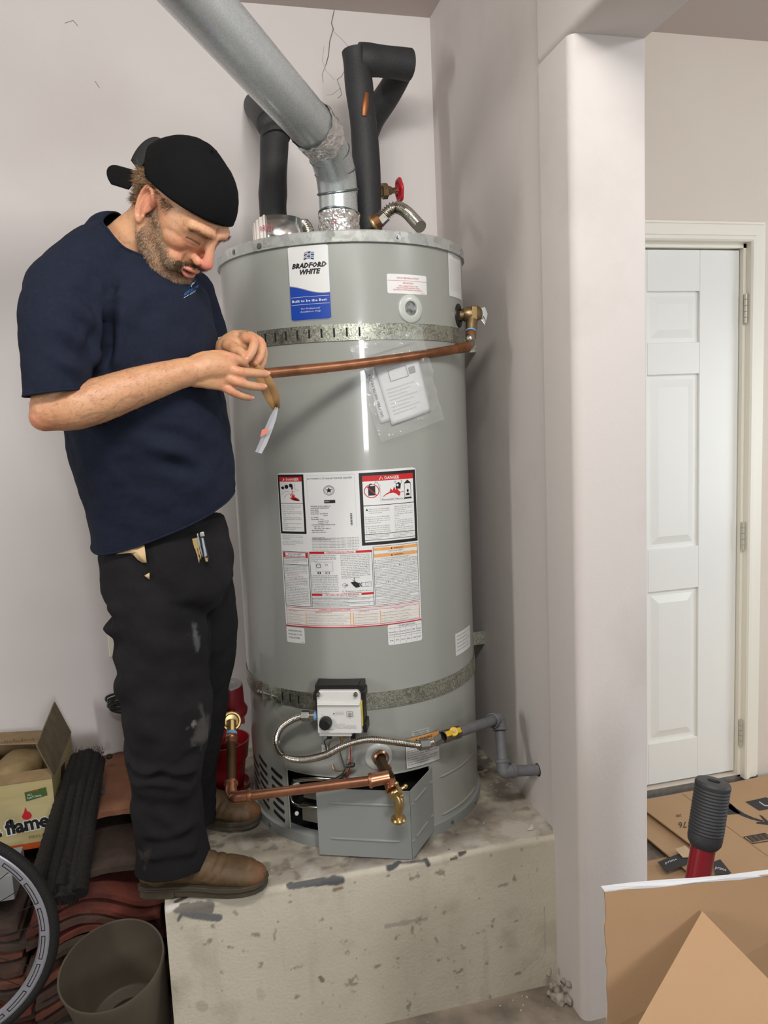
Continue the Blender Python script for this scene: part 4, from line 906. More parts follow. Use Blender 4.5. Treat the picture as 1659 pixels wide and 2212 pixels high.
# gate valve with a red handwheel
v0, v1 = P(815, 414, Y=2.36), P(838, 414, Y=2.36)
vx = (P(862, 411, Y=2.36)-v0); vx /= np.linalg.norm(vx)
t = thing('gate_valve', 'bronze gate valve with a red handwheel seen edge on', 'valve', v0)
MB().lathe([(.0, 0), (.014, 0), (.016, .008), (.016, .02), (.021, .022), (.021, .032), (.016, .034), (.013, .04), (.013, .044), (.009, .046), (.009, .056), (.0, .058)], v0, vx, n=6).build('valve_body', M_bronze, t)
MB().cyl(v0+vx*.015, v0+vx*.03, .024, n=8).build('bonnet_nut', M_bronze, t)
MB().cyl(v0+vx*.05, v0+vx*.075, .004, n=10).build('stem', M_bronze, t)
wc = v0+vx*.07; e1 = np.cross(vx, [0, 0, 1]); e1 /= np.linalg.norm(e1); e2 = np.cross(e1, vx)
M_redw = mat('red_enamel', (196, 34, 48), .4, coat=.3)
mb = MB().sweep([wc+(e1*math.cos(a_)+e2*math.sin(a_))*.031*(1+.05*math.cos(a_*6)) for a_ in np.linspace(0, 2*math.pi, 49)[:-1]], .0055, 10, closed=True)
for k in range(3):
    a_ = k*math.pi/3+.2; mb.cyl(wc-(e1*math.cos(a_)+e2*math.sin(a_))*.03, wc+(e1*math.cos(a_)+e2*math.sin(a_))*.03, .004, n=8)
mb.cyl(wc-vx*.006, wc+vx*.007, .009, n=12); mb.build('handwheel', M_redw, t)
# corrugated water connector
def corrugated(pts, r, amp, pitch, m, parent, name='corrugated_hose', n=20, k=None):
    raw = catmull(pts, 20); d = [0]
    for i in range(1, len(raw)): d.append(d[-1]+np.linalg.norm(raw[i]-raw[i-1]))
    L_ = d[-1]; N_ = int(L_/pitch*6); s_ = np.linspace(0, L_, N_); arr = np.array(raw)
    path = [np.array([np.interp(x, d, arr[:, j]) for j in range(3)]) for x in s_]
    return MB().sweep(path, [r+amp*math.sin(2*math.pi*x/pitch) for x in s_], n).build(name, m, parent, auto=80)
t = thing('water_connector', 'corrugated stainless water connector arching off a copper fitting behind the pan', 'hose', P(812, 488, Y=2.24))
c0, c1, c2 = P(806, 484, Y=2.24), P(822, 474, Y=2.23), P(836, 460, Y=2.22)
MB().cyl(c0, c1, .021, n=24).build('copper_coupling', M_copold, t); MB().lathe([(.0225, 0), (.024, .004), (.0225, .009), (.019, .012)], c0-(c1-c0)*.1, c1-c0, n=24).build('solder_ring', M_brass, t)
MB().cyl(c1-(c2-c1)*.2, c1+(c2-c1)*.75, .02, n=6).build('hex_nut', M_steel, t)
corrugated([c1+(c2-c1)*.6, P(846, 451, Y=2.21), P(862, 449, Y=2.20), P(880, 460, Y=2.18), P(895, 476, Y=2.15), P(908, 490, Y=2.12)], .0155, .0025, .0068, M_steel, t)
q = P(848, 478, Y=2.30); t = thing('water_fitting', 'small blue and steel pipe fitting behind the corrugated connector', 'fitting', (q[0], q[1], ZT-.014))
MB().cyl((q[0], q[1], ZT-.014), (q[0], q[1], ZT+.03), .016, n=16).build('nipple', M_zinc, t); corrugated([(q[0], q[1], ZT+.02), (q[0], q[1], ZT+.06)], .016, .002, .008, M_steel, t, 'flex_end')
MB().cyl((q[0], q[1], ZT+.055), (q[0]+.004, q[1], ZT+.09), .018, n=14).build('blue_collar', mat('blue_plastic', (34, 66, 150), .4), t)
q = P(657, 486, Y=2.25); t = thing('water_connector', 'end of a corrugated connector between the tape ring and the draft hood', 'hose', (q[0], q[1], ZT-.01))
corrugated([q+[-.012, .03, -.02], q+[-.002, .0, .0], q+[.006, -.02, -.022], q+[.004, -.03, -.045]], .016, .0025, .007, M_steel, t)
# foil tape roll/collar around the left pipe, white liner turned out with red date print
q = P(600, 497, Y=2.16); RR = .066; z0 = ZT-.012; z1 = z0+.098
t = thing('foil_tape_ring', 'loose ring of aluminium tape on the heater top, white liner with red 08/21 print', 'tape', (q[0], q[1], z0))
mb = MB(); n = 40; vs = []
for k in range(n+1):
    a_ = rd(-35+k*(200/n)); vs += [(q[0]+RR*math.sin(a_), q[1]-RR*math.cos(a_), z0), (q[0]+RR*math.sin(a_), q[1]-RR*math.cos(a_), z1)]
mb.add(vs, [(2*i, 2*i+2, 2*i+3, 2*i+1) for i in range(n)]); o = mb.build('foil_band', mat('smooth_foil', (214, 213, 210), .2, metal=1.), t)
s_ = o.modifiers.new('s', 'SOLIDIFY'); s_.thickness = .0015
mb = MB(); vs = []
for k in range(n+1):
    a_ = -.62-1.2*k/n; w_ = .0025*math.sin(k*.9); top_ = z1+.002-.028*(k/n)**1.2; vs += [(q[0]+(RR+w_)*math.sin(a_), q[1]-(RR+w_)*math.cos(a_), z0), (q[0]+(RR+w_)*math.sin(a_), q[1]-(RR+w_)*math.cos(a_), top_)]
mb.add(vs, [(2*i, 2*i+2, 2*i+3, 2*i+1) for i in range(n)]); o = mb.build('paper_liner', mat('release_liner', (214, 206, 198), .6), t)
s_ = o.modifiers.new('s', 'SOLIDIFY'); s_.thickness = .0012
pr = Print(lambda x, y, l: np.array([q[0]+(RR+.0045)*math.sin(x/RR), q[1]-(RR+.0045)*math.cos(x/RR), y]))
pr.text('08/21', -.056, z0+.058, .016, PINK, width=.035); pr.text('08/21', -.056, z0+.018, .016, PINK, width=.035); pr.build(o, {})
# ---- relief valve and its copper drain line across the front
p_in = cp(*hit(991, 682), HR+.0); p_out = P(1020, 678, Y=2.03)
RVp = thing('relief_valve', 'brass relief valve with a small silver test lever on the heater shoulder', 'valve', p_in)
ax_ = p_out-p_in; ax_ /= np.linalg.norm(ax_)
MB().cyl(p_in, p_in+ax_*.05, .013, n=18).build('inlet_nipple', M_bronze, RVp)
MB().lathe([(.014, -.028), (.018, -.024), (.021, -.014), (.021, .014), (.018, .02), (.012, .026), (0, .027)], p_out, ax_, n=20).build('valve_body', M_bronze, RVp)
dn = P(1016, 738, Y=2.0); 
MB().sweep([p_out, p_out*.6+dn*.4, p_out*.4+dn*.6], [.017, .016, .015], 20).build('outlet', M_bronze, RVp)
e_ = np.array([0, -.35, 1.]); 
MB().fbox(p_out, (1, 0, 0), (0, 0, 1), (0, -1, 0), (-.008, -.017, .012), (.006, .017, .0225)).build('hex_flat', M_brass, RVp, bevel=.001)
lv = p_out+ax_*.026
MB().plate([lv+[-.004, 0, .012], lv+[.012, 0, .016], lv+[.018, -.004, -.004], lv+[.010, -.006, -.03], lv+[.002, -.004, -.026]], .003).build('test_lever', M_zinc, RVp, bevel=.001)
MB().sweep([lv+[.004, -.004, -.01], lv+[.012, -.008, -.028], lv+[.006, -.01, -.034], lv+[-.002, -.006, -.02]], .0015, 6, closed=True).build('lever_ring', M_steel, RVp)
RVd = thing('drain_line', 'long copper drain line sloping across the heater front below the strap', 'pipe', dn)
q1 = p_out*.35+dn*.65
MB().cyl(p_out*.55+dn*.45, q1, .0145, n=20).build('thread_tape', mat('blue_sealant', (110, 156, 196), .6), RVd)
MB().lathe([(.0125, 0), (.0145, .003), (.0145, .018), (.0125, .02), (.0125, .024)], q1, dn-q1, n=20).build('male_adapter', M_copold, RVd)
L0, L1 = P(1008, 750, Y=1.965), P(572, 807, Y=1.735)
MB().sweep(catmull([q1*.5+dn*.5, dn+[0, 0, .008], dn+[-.001, -.003, -.004], L0], 6), .0135, 20).build('elbow', mat('soldered_elbow', (170, 160, 150), .25, metal=1.), RVd)
MB().sweep(catmull([L0+(L1-L0)*f+np.array([0, 0, -.006*math.sin(f*math.pi)]) for f in (0, .25, .5, .75, 1)], 4), .0118, 20).build('copper_tube', M_copold, RVd)
MB().cyl(L0+(L0-L1)*.01, L0+(L1-L0)*.06, .0135, n=20).build('coupling', M_copold, RVd)
# ---- manuals in a clear bag, tucked behind the drain line
t = thing('document_bag', 'clear plastic bag of folded manuals tucked behind the copper drain line', 'bag', cp(*hit(865, 830), HR))
th_c, zc_ = hit(857, 828); W2, H2 = .062, .082; rot = rd(15)
def bagmp(x, y, l, wob=0.):
    x, y = x*1.15, y*1.12; X_ = x*math.cos(rot)-y*math.sin(rot); Y_ = x*math.sin(rot)+y*math.cos(rot); return cp(th_c+X_/HR, zc_+Y_, HR+.0012+l*.001+wob)
def sheet(name, x0, y0, x1, y1, l, m, parent, thick=.0012, n=14, wv=.0):
    vs = []; 
    for j in range(n+1):
        for i in range(n+1):
            x, y = x0+(x1-x0)*i/n, y0+(y1-y0)*j/n; vs.append(bagmp(x, y, l, wv*float(fbm(np.array([[x*60, y*60, l]]), 2, 3)[0])))
    mb = MB().add(vs, [(j*(n+1)+i, j*(n+1)+i+1, (j+1)*(n+1)+i+1, (j+1)*(n+1)+i) for j in range(n) for i in range(n)]); o = mb.build(name, m, parent); s_ = o.modifiers.new('s', 'SOLIDIFY'); s_.thickness = thick; s_.offset = 1; return o
M_book = mat('booklet_paper', (212, 214, 214), .6)
bk = sheet('manual', -.062, -.075, .035, .062, 0, M_book, t, .003); lf = sheet('leaflet', -.04, -.085, .066, .05, 4, M_book, t, .002)
pr = Print(lambda x, y, l: bagmp(x, y, 3.4)); 
pr.text('GAS-FIRED WATER HEATER', -.052, -.062, .006, INK, width=.1, rot=rd(90)); pr.text('INSTRUCTION', -.056, .05, .004, GREYI, width=.05); pr.build(bk, {})
pr = Print(lambda x, y, l: bagmp(x, y, 6.4)); pr.frame(-.015, .008, .03, .034, .0012, GREYI, 1, 1); pr.rect(.034, .012, .05, .026, GREYI)
for k in range(8): pr.text('warranty terms and service notes', -.03, -.008-.008*k, .0028, GREYI, width=.07-.012*(k % 3))
pr.build(lf, {})
M_clear = mat('clear_film', (236, 240, 242), .08, trans=.0, spec=.8); nt = M_clear.node_tree; bs = nt.nodes['Principled BSDF']; bs.inputs['Alpha'].default_value = .13; bs.inputs['Coat Weight'].default_value = 1
n = 44; vs = []; ang = []
for j in range(n+1):
    for i in range(n+1):
        x, y = -.078+.166*i/n, -.112+.218*j/n
        edge = max(abs(x-.005)/.083, abs(y+.003)/.109); f = float(fbm(np.array([[x*45, y*45, 1.]]), 3, 8)[0]); g = float(fbm(np.array([[x*20+y*50, y*20, 4.]]), 2, 9)[0])
        vs.append(bagmp(x+.004*(f-.5)*edge, y, 7.5, .016*abs(f-.5)+.012*g*(edge > .72)))
o = MB().add(vs, [(j*(n+1)+i, j*(n+1)+i+1, (j+1)*(n+1)+i+1, (j+1)*(n+1)+i) for j in range(n) for i in range(n)]).build('plastic_film', M_clear, t, auto=25)
# ---- gas line: corrugated flex, shut off valve, grey pipe into the wall
GH = P(1162, 1663, X=XW+.012); GLb = P(1088, 1668, Y=GH[1]-.005); Gc = P(1078, 1552, Y=1.985); Gv = P(975, 1586, Y=1.868)
M_greyp = mat('grey_painted_pipe', (112, 112, 116), .55, var=.4, vscale=30, bump=.1)
GL = thing('gas_line', 'grey painted gas pipe with elbows running from the heater valve into the side wall', 'pipe', GH)
MB().cyl(GH+[-.0012, 0, 0], GH+[.01, 0, 0], .0185, n=20).build('pipe_hole', M_dark, GL); MB().cyl(GH+[.004, 0, 0], GLb+[.012, 0, 0], .0155, n=20).build('wall_nipple', M_greyp, GL)
MB().cyl(GLb+[0, 0, .01], Gc+[0, 0, -.012], .0148, n=20).build('riser', M_greyp, GL)
for c, d1, d2 in ((GLb, (1, 0, 0), (Gc-GLb)), (Gc, (GLb-Gc), (Gv-Gc))):
    d1 = np.array(d1, float)/np.linalg.norm(d1); d2 = np.array(d2, float)/np.linalg.norm(d2)
    m2 = MB().sweep(catmull([c+d1*.03, c+d1*.012, c+(d1+d2)*.002, c+d2*.012, c+d2*.03], 5), .0185, 20); m2.lathe([(.0185, -.004), (.0215, -.003), (.0215, .004), (.0185, .005)], c+d1*.028, d1, n=20); m2.lathe([(.0185, -.004), (.0215, -.003), (.0215, .004), (.0185, .005)], c+d2*.028, d2, n=20)
    m2.build('elbow', M_greyp, GL)
MB().cyl(Gc, Gv+(Gc-Gv)*.12, .0145, n=20).build('horizontal_pipe', M_greyp, GL)
dv = (Gv-Gc)/np.linalg.norm(Gv-Gc); Fe = P(930, 1608, Y=1.852)
GV = thing('gas_shutoff_valve', 'gas shutoff valve with a yellow lever handle at the end of the grey pipe', 'valve', Gv)
MB().lathe([(.014, -.03), (.018, -.028), (.018, -.014), (.015, -.012), (.017, .008), (.014, .014), (.018, .016), (.018, .034), (.014, .036)], Gv, dv, n=8).build('valve_body', mat('dull_brass', (126, 118, 104), .4, metal=.9), GV)
up2 = np.array([0, -.75, .55]); up2 /= np.linalg.norm(up2); sd = np.cross(up2, dv)
mb = MB(); hq = Gv+up2*.02
mb.fbox(hq, dv, sd, up2, (-.032, -.008, 0), (.030, .008, .006)); mb.cyl(hq, hq+up2*.009, .012, n=16); mb.build('lever', mat('yellow_paint', (222, 178, 32), .4, coat=.3), GV, bevel=.0015)
MB().cyl(hq+up2*.008, hq+up2*.012, .004, n=8).build('lever_screw', M_zinc, GV)
GF = thing('gas_connector', 'corrugated stainless gas connector looping from the control box to the shutoff valve', 'hose', Fe)
Vi = P(657, 1556, Y=1.80+.02); Vi = CV(-.058-.018, -.02, .03)
outp = -ax
q0 = CV(-.058, -.018, .03); a1_ = q0-cframe(tc)[0]*.012; a2_ = q0-cframe(tc)[0]*.045
MB().cyl(q0, a1_, .012, n=16).build('inlet_collar', mat('blue_sealant', (110, 156, 196), .6), GF)
MB().cyl(a1_, a1_+(a2_-a1_)*.45, .0105, n=16).build('union', M_steel, GF); MB().cyl(a1_+(a2_-a1_)*.4, a2_, .0145, n=6).build('flare_nut', M_zinc, GF)
t0, zz0 = hit(600, 1590, HR+.035)
corrugated([a2_+(a1_-a2_)*.1, hp(628, 1556, HR+.045), hp(605, 1575, HR+.045), hp(597, 1605, HR+.04), hp(612, 1632, HR+.035), hp(650, 1641, HR+.045), hp(700, 1632, HR+.06), hp(745, 1610, HR+.07), hp(795, 1598, HR+.06), hp(850, 1602, HR+.05), hp(895, 1608, HR+.045), hp(912, 1610, HR+.042)], .0082, .0016, .0046, M_steel, GF, n=14)
f1_ = hp(905, 1610, HR+.042); f2_ = hp(925, 1607, HR+.04)
MB().cyl(f1_, f2_, .0145, n=6).build('flare_nut', M_zinc, GF); corrugated([f2_, hp(945, 1600, HR+.036)], .0105, .001, .004, M_steel, GF, 'flare_end'); MB().cyl(hp(941, 1602, HR+.037), Gv+dv*.03, .0145, n=6).build('flare_nut', M_zinc, GF)
# ---- lower drain assembly in copper, hose bibb
DA = thing('drain_assembly', 'bright copper pipe and tee crossing in front of the open burner door', 'pipe', cp(*hit(822, 1637), HR))
o1 = cp(*hit(822, 1637), HR-.01); T_ = P(840, 1678, Y=1.80); T0 = P(826, 1652, Y=1.86); Ln = P(515, 1722, Y=1.90); Tl = P(808, 1685, Y=1.80)
MB().sweep(catmull([o1, o1*.5+T0*.5, T0, T_], 5), .0145, 20).build('outlet_pipe', M_copdk, DA)
MB().lathe([(.0165, 0), (.0215, .002), (.0215, .006), (.0165, .010)], o1+[0, -.01, 0], [0, -1, 0], n=24).build('outlet_bushing', M_copper, DA)
tdn = P(849, 1706, Y=1.785); td = (tdn-T0)/np.linalg.norm(tdn-T0)
m2 = MB().cyl(T0+td*.012, tdn, .0165, n=24); m2.lathe([(.0165, -.004), (.019, -.002), (.019, .003), (.0165, .005)], T0+td*.016, td, n=24).lathe([(.0165, -.006), (.019, -.004), (.019, .001), (.0165, .003)], tdn, td, n=24)
ll = (Ln-Tl); ll /= np.linalg.norm(ll); m2.cyl(T_, Tl+ll*.012, .0165, n=24).lathe([(.0165, -.004), (.019, -.002), (.019, .003), (.0165, .005)], Tl+ll*.008, ll, n=24)
m2.build('tee', M_copper, DA)
MB().cyl(Tl, Ln, .0125, n=24).build('horizontal_pipe', M_copper, DA)
El = P(499, 1706, Y=1.93); Up = P(500, 1598, Y=2.06)
ud = (Up-El)/np.linalg.norm(Up-El)
m2 = MB().sweep(catmull([Ln-ll*.035, Ln-ll*.012, Ln+ll*.008, El*.5+Ln*.5+[-.004, 0, -.006], El, El+ud*.02], 5), .0155, 24)
m2.lathe([(.0155, -.004), (.0185, -.002), (.0185, .003), (.0155, .005)], Ln-ll*.03, ll, n=24); m2.lathe([(.0155, -.004), (.0185, -.002), (.0185, .003), (.0155, .005)], El+ud*.018, ud, n=24)
m2.build('elbow', M_copper, DA)
MB().cyl(El, Up, .0125, n=24).build('riser', M_copdk, DA)
MB().lathe([(.0125, -.012), (.0155, -.010), (.0155, 0), (.0175, .002), (.0155, .006), (.0165, .012)], Up, ud, n=24).build('copper_adapter', M_copper, DA); MB().cyl(Up+ud*.012, Up+ud*.022, .0155, n=20).build('thread_tape', mat('blue_sealant', (110, 156, 196), .6), DA)
HB = thing('hose_bibb', 'brass drain faucet with a small handle hanging under the copper tee', 'faucet', tdn)
bb = P(861, 1728, Y=1.775); be = P(861, 1775, Y=1.775)
MB().cyl(tdn, tdn+(bb-tdn)*.55, .0165, n=8).build('inlet_nut', M_brass, HB)
MB().sweep(catmull([tdn+(bb-tdn)*.4, bb, bb*.6+be*.4, be+[0, 0, .012]], 5), [.013]*6+[.014]*4+[.012]*2+[.0105]*4, 20).build('body', M_brass, HB)
MB().lathe([(.0105, -.004), (.018, -.002), (.020, .003), (.018, .008), (.0135, .010), (.0135, .012), (.008, .012), (.008, .004), (0, .004)], be+[0, 0, .010], [0, 0, -1], n=24).build('spout_flange', M_brass, HB)
hx = P(862, 1706, Y=1.755); ha = np.array([.15, -1., .25]); ha /= np.linalg.norm(ha)
m2 = MB().cyl(bb+[0, 0, .006], hx, .005, n=10)
for k in range(4):
    a_ = rd(20+90*k); d_ = np.array([math.cos(a_), 0, math.sin(a_)]); m2.cyl(hx, hx+d_*.018, .0042, n=8); m2.ell(hx+d_*.018, (.006, .005, .006), n=10, m=8)
m2.cyl(hx-ha*.0, hx+ha*.008, .006, n=10); m2.build('handle', M_brass, HB)
# brass union and the red circulation pump
PU = thing('circulation_pump', 'small dark red pump with a grey cap and brass union beside the trouser leg', 'pump', P(500, 1560, Y=2.06))
u0 = Up+ud*.02; uc = P(500, 1558, Y=2.10); vdir = np.array([0, -.9, .35]); vdir /= np.linalg.norm(vdir)
MB().cyl(u0, uc, .014, n=16).build('brass_stub', M_brass, PU)
MB().lathe([(.014, -.02), (.026, -.018), (.028, -.006), (.028, .008), (.025, .012), (.021, .012), (.018, .004), (0, .002)], uc, vdir, n=28).build('union_ring', M_brass, PU)
pc = P(500, 1530, Y=2.185); pt = P(500, 1472, Y=2.185); pa = np.array([0.02, -.22, 1.]); pa /= np.linalg.norm(pa); Lp = (pt-pc)[2]
M_redp = mat('dark_red_paint', (104, 18, 27), .35, coat=.3)
pb = MB().lathe([(0, -.022), (.03, -.022), (.044, -.014), (.046, -.002), (.043, .004), (.040, .008), (.037, .02), (.034, Lp-.004), (.032, Lp)], pc, pa, n=36).build('pump_housing', M_redp, PU)
MB().lathe([(.032, Lp), (.030, Lp+.003), (.012, Lp+.003), (.010, Lp+.001), (0, Lp+.001)], pc, pa, n=32).build('end_cap', mat('grey_cap', (132, 128, 128), .5), PU)
MB().fbox(pc, (1, 0, 0), (0, 0, 1), (0, -1, 0), (.012, -.04, .0), (.034, -.01, .03)).build('terminal_block', M_redp, PU, bevel=.003)
MB().cyl(pc+[0, 0, -.02], uc, .02, n=20).build('volute', M_redp, PU)
# ================================================================== THE PLUMBER
M_skin = mat('skin', (206, 152, 122), .48, attr=True, sss=.12, bump=.12, bscale=260)
M_shirt = mat('navy_cotton', (25, 31, 46), .9, var=.25, vscale=120, bump=.25, bscale=700, col2=(36, 42, 60), spec=.2)
M_pants = mat('black_work_cloth', (34, 33, 35), .92, attr=True, bump=.3, bscale=600, spec=.2)
M_cap = mat('black_cap_cloth', (14, 14, 15), .9, bump=.3, bscale=700, spec=.15); M_cap2 = mat('cap_underside', (30, 30, 31), .85)
M_boot = mat('worn_leather', (112, 84, 52), .62, attr=True, bump=.3, bscale=90)
M_sole = mat('boot_rubber', (70, 64, 50), .8, var=.5, vscale=40)
def nrm(a): a = np.array(a, float); return a/np.linalg.norm(a)
yaw, pit, HS = rd(40), rd(50), 1.03
hf = np.array([math.cos(yaw)*math.cos(pit), -math.sin(yaw)*math.cos(pit), -math.sin(pit)])
hl = np.array([math.sin(yaw), math.cos(yaw), 0.]); hu = np.cross(hf, hl)
roll_ = rd(4); hl, hu = hl*math.cos(roll_)+hu*math.sin(roll_), hu*math.cos(roll_)-hl*math.sin(roll_)
HO = P(322, 452, Y=1.60)+hl*.08*HS
def H(x, y, z): return HO+(hf*x+hl*y+hu*z)*HS
HR3 = np.c_[hf, hl, hu]*1.0
def hloc(co): d = (co-HO)/HS; return np.c_[d@hf, d@hl, d@hu]
LAT = nrm([.46, .89, 0]); FWD = np.array([LAT[1], -LAT[0], 0])
person = thing('person', 'person in backwards black cap, navy t-shirt and black trousers looking down at their hands', 'person', P(400, 1900, Z=ZP))
def limbu(mb, pts, rad, up, n=28, k=5): 
    P_ = catmull(pts, k); R_ = []
    for i in range(len(pts)-1):
        for j in range(k):
            t = j/k; R_.append(np.array(rad[i])*(1-t)+np.array(rad[i+1])*t)
    R_.append(np.array(rad[-1])); mb.sweep(P_, [tuple(r) for r in R_], n, up=up)
wristR, wristL = P(405, 806, Y=1.63), P(492, 752, Y=1.74)
# ---------------------------------------------------------------- body
bd = MB()
def HE(x, y, z, rx, ry, rz, rot=None, n=24, m=16):
    B = HR3 if rot is None else HR3@rot; bd.ell(H(x, y, z), (rx*HS, ry*HS, rz*HS), B, n, m)
def rotY(a): c, s_ = math.cos(a), math.sin(a); return np.array([[c, 0, s_], [0, 1, 0], [-s_, 0, c]])
def HL(pts, rad, n=14, k=4): bd.limb([H(*p) for p in pts], [r*HS for r in rad], n, k)
HE(-.012, 0, .038, .100, .078, .088); HE(.03, 0, .02, .066, .070, .075); HE(.034, 0, -.028, .056, .056, .066)
HL([(-.012, -.060, -.035), (.012, -.055, -.060), (.05, -.036, -.084), (.070, -.010, -.094)], [.018, .018, .020, .022]); HL([(-.012, .060, -.035), (.012, .055, -.060), (.05, .036, -.084), (.070, .010, -.094)], [.018, .018, .020, .022])
HE(.068, 0, -.090, .024, .024, .018); HE(.03, 0, -.07, .045, .045, .03)
HL([(.092, 0, .030), (.098, 0, .012), (.107, 0, -.006), (.113, 0, -.019)], [.0085, .0085, .0100, .0120]); HE(.106, 0, -.026, .012, .010, .008)
for s_ in (-1, 1):
    HE(.0985, s_*.0135, -.024, .0125, .0075, .009); HE(.048, s_*.036, -.012, .031, .028, .026); HE(.064, s_*.034, -.048, .022, .020, .022)
    HL([(.090, s_*.007, .031), (.087, s_*.025, .034), (.074, s_*.046, .032)], [.0105, .0115, .010])
    HE(.0735, s_*.0315, .0140, .0130, .0155, .0115)
    # ear
    er = np.array([[math.cos(.35), math.sin(.35)*-s_*1., 0], [math.sin(.35)*s_*1., math.cos(.35), 0], [0, 0, 1]])
    def E_(x, y, z): q = er@np.array([x, y, z]); return (-.012+q[0], s_*.076+q[1], -.004+q[2])
    HL([E_(.010, 0, .012), E_(.008, s_*.003, .026), E_(-.004, s_*.006, .034), E_(-.018, s_*.008, .028), E_(-.023, s_*.008, .010), E_(-.018, s_*.007, -.010), E_(-.008, s_*.004, -.026), E_(.004, 0, -.030), E_(.007, 0, -.018)], [.0045, .0045, .0048, .0048, .0045, .0042, .0055, .006, .004], 12, 5)
    c_ = E_(-.006, -s_*.001, .004); HE(*c_, .017, .0065, .026, er)
HL([(.084, -.024, -.056), (.0955, -.010, -.0500), (.099, 0, -.0505), (.0955, .010, -.0500), (.086, .024, -.056)], [.003, .0058, .0062, .0058, .003])
HL([(.083, -.022, -.059), (.092, -.010, -.0650), (.0945, 0, -.0660), (.092, .010, -.0650), (.085, .022, -.059)], [.003, .0052, .0058, .0052, .003])
# neck, torso core, limbs
nk0 = P(262, 600, Y=1.76)
bd.limb([nk0, P(285, 545, Y=1.735), H(-.035, 0, -.075), H(-.03, 0, -.02)], [.075, .066, .062, .060], 24, 6)
bd.limb([P(255, 520, Y=1.76), P(300, 570, Y=1.71)], [.035, .04], 16, 4)
spine = [P(350, 1230, Y=1.87), P(345, 1060, Y=1.85), P(318, 900, Y=1.81), P(296, 740, Y=1.79), P(280, 620, Y=1.77)]
limbu(bd, spine, [(.10, .125), (.10, .115), (.105, .115), (.11, .12), (.075, .09)], LAT)
shR, shL = P(176, 625, Y=1.685), P(400, 650, Y=1.89)
bd.limb([shR, P(285, 620, Y=1.78), shL], [.045, .06, .042], 18, 5)
elR = P(112, 886, Y=1.585)
bd.limb([shR, P(140, 750, Y=1.61), elR], [.045, .044, .040], 22, 8)
bd.limb([elR, P(160, 880, Y=1.585), P(215, 864, Y=1.592), P(300, 834, Y=1.608), P(372, 812, Y=1.622), wristR+[.002, 0, .003]], [.0395, .0435, .0435, .0385, .0315, .029], 26, 8)
bd.ell(elR+[-.012, -.002, -.012], (.03, .03, .028))
elL = P(415, 850, Y=1.97); bd.limb([shL, P(415, 740, Y=1.95), elL], [.05, .048, .04], 18, 6); bd.limb([elL, P(450, 790, Y=1.86), wristL], [.04, .038, .026], 20, 6)
hipR, hipL = P(325, 1260, Y=1.83), P(400, 1260, Y=1.93)
bd.limb([hipR, P(360, 1520, Y=1.83), P(372, 1840, Y=1.87)], [.075, .055, .042], 18, 6); bd.limb([hipL, P(428, 1500, Y=2.01), P(408, 1740, Y=2.12)], [.075, .055, .042], 18, 6)
# right hand (back of hand toward us, wrist slightly cocked)
def hp_(u, v, y): return P(u, v, Y=y)
bd.limb([wristR, hp_(425, 800, 1.632), hp_(455, 792, 1.638), hp_(482, 793, 1.645)], [(.024), .0275, .030, .029], 20, 6)
limbu(bd, [hp_(408, 806, 1.632), hp_(440, 800, 1.634), hp_(478, 800, 1.642), hp_(500, 806, 1.648)], [(.018, .030), (.017, .038), (.0155, .043), (.013, .038)], nrm([0, 0.05, 1]))
fing = [  # index, middle, ring, little : (pixel, depth, radius)
    [(472, 768, 1.645, .0125), (500, 774, 1.640, .0118), (521, 782, 1.655, .0100), (530, 792, 1.685, .0088)],
    [(482, 790, 1.640, .0125), (514, 803, 1.628, .0108), (545, 806, 1.642, .0100), (574, 808, 1.662, .0088)],
    [(484, 812, 1.640, .0120), (512, 824, 1.630, .0104), (540, 833, 1.642, .0096), (567, 836, 1.660, .0084)],
    [(478, 832, 1.645, .0112), (500, 845, 1.638, .0094), (522, 855, 1.648, .0085), (540, 859, 1.662, .0074)]]
for f in fing: bd.limb([hp_(u, v, y) for u, v, y, r in f], [r for u, v, y, r in f], 16, 6)
bd.limb([hp_(440, 790, 1.66), hp_(475, 790, 1.69), hp_(508, 795, 1.70), hp_(528, 800, 1.695)], [.016, .0135, .0115, .0095], 16, 6)
# left hand, fingers curled down to a pinch
bd.limb([wristL, hp_(505, 745, 1.735), hp_(522, 742, 1.73)], [.024, .0245, .021], 18, 5)
limbu(bd, [hp_(488, 750, 1.738), hp_(510, 742, 1.732), hp_(538, 736, 1.725)], [(.016, .026), (.016, .030), (.013, .024)], nrm([.3, 0.05, 1]))
lf_ = [[(528, 730, 1.715, .0118), (548, 735, 1.695, .0108), (545, 757, 1.678, .0098), (534, 775, 1.668, .0088)],
       [(540, 727, 1.735, .0120), (564, 742, 1.722, .0108), (562, 768, 1.708, .0098), (551, 784, 1.698, .0086)],
       [(542, 733, 1.755, .0116), (567, 752, 1.748, .0104), (568, 780, 1.738, .0094), (560, 796, 1.728, .0084)],
       [(536, 742, 1.770, .0108), (556, 762, 1.770, .0094), (560, 786, 1.760, .0085), (553, 800, 1.75, .0076)]]
for f in lf_: bd.limb([hp_(u, v, y) for u, v, y, r in f], [r for u, v, y, r in f], 16, 6)
bd.limb([hp_(494, 748, 1.72), hp_(508, 756, 1.70), hp_(519, 760, 1.685), hp_(526, 770, 1.672)], [.016, .0135, .0112, .0090], 16, 6)
me = remesh(bd, .0023, 6, .5)
co = get_co(me); q = hloc(co); x, y, z = q.T; ay_ = np.abs(y)
head = (np.abs(x) < .2) & (ay_ < .13) & (z > -.15) & (z < .16)
disp = np.zeros_like(co)
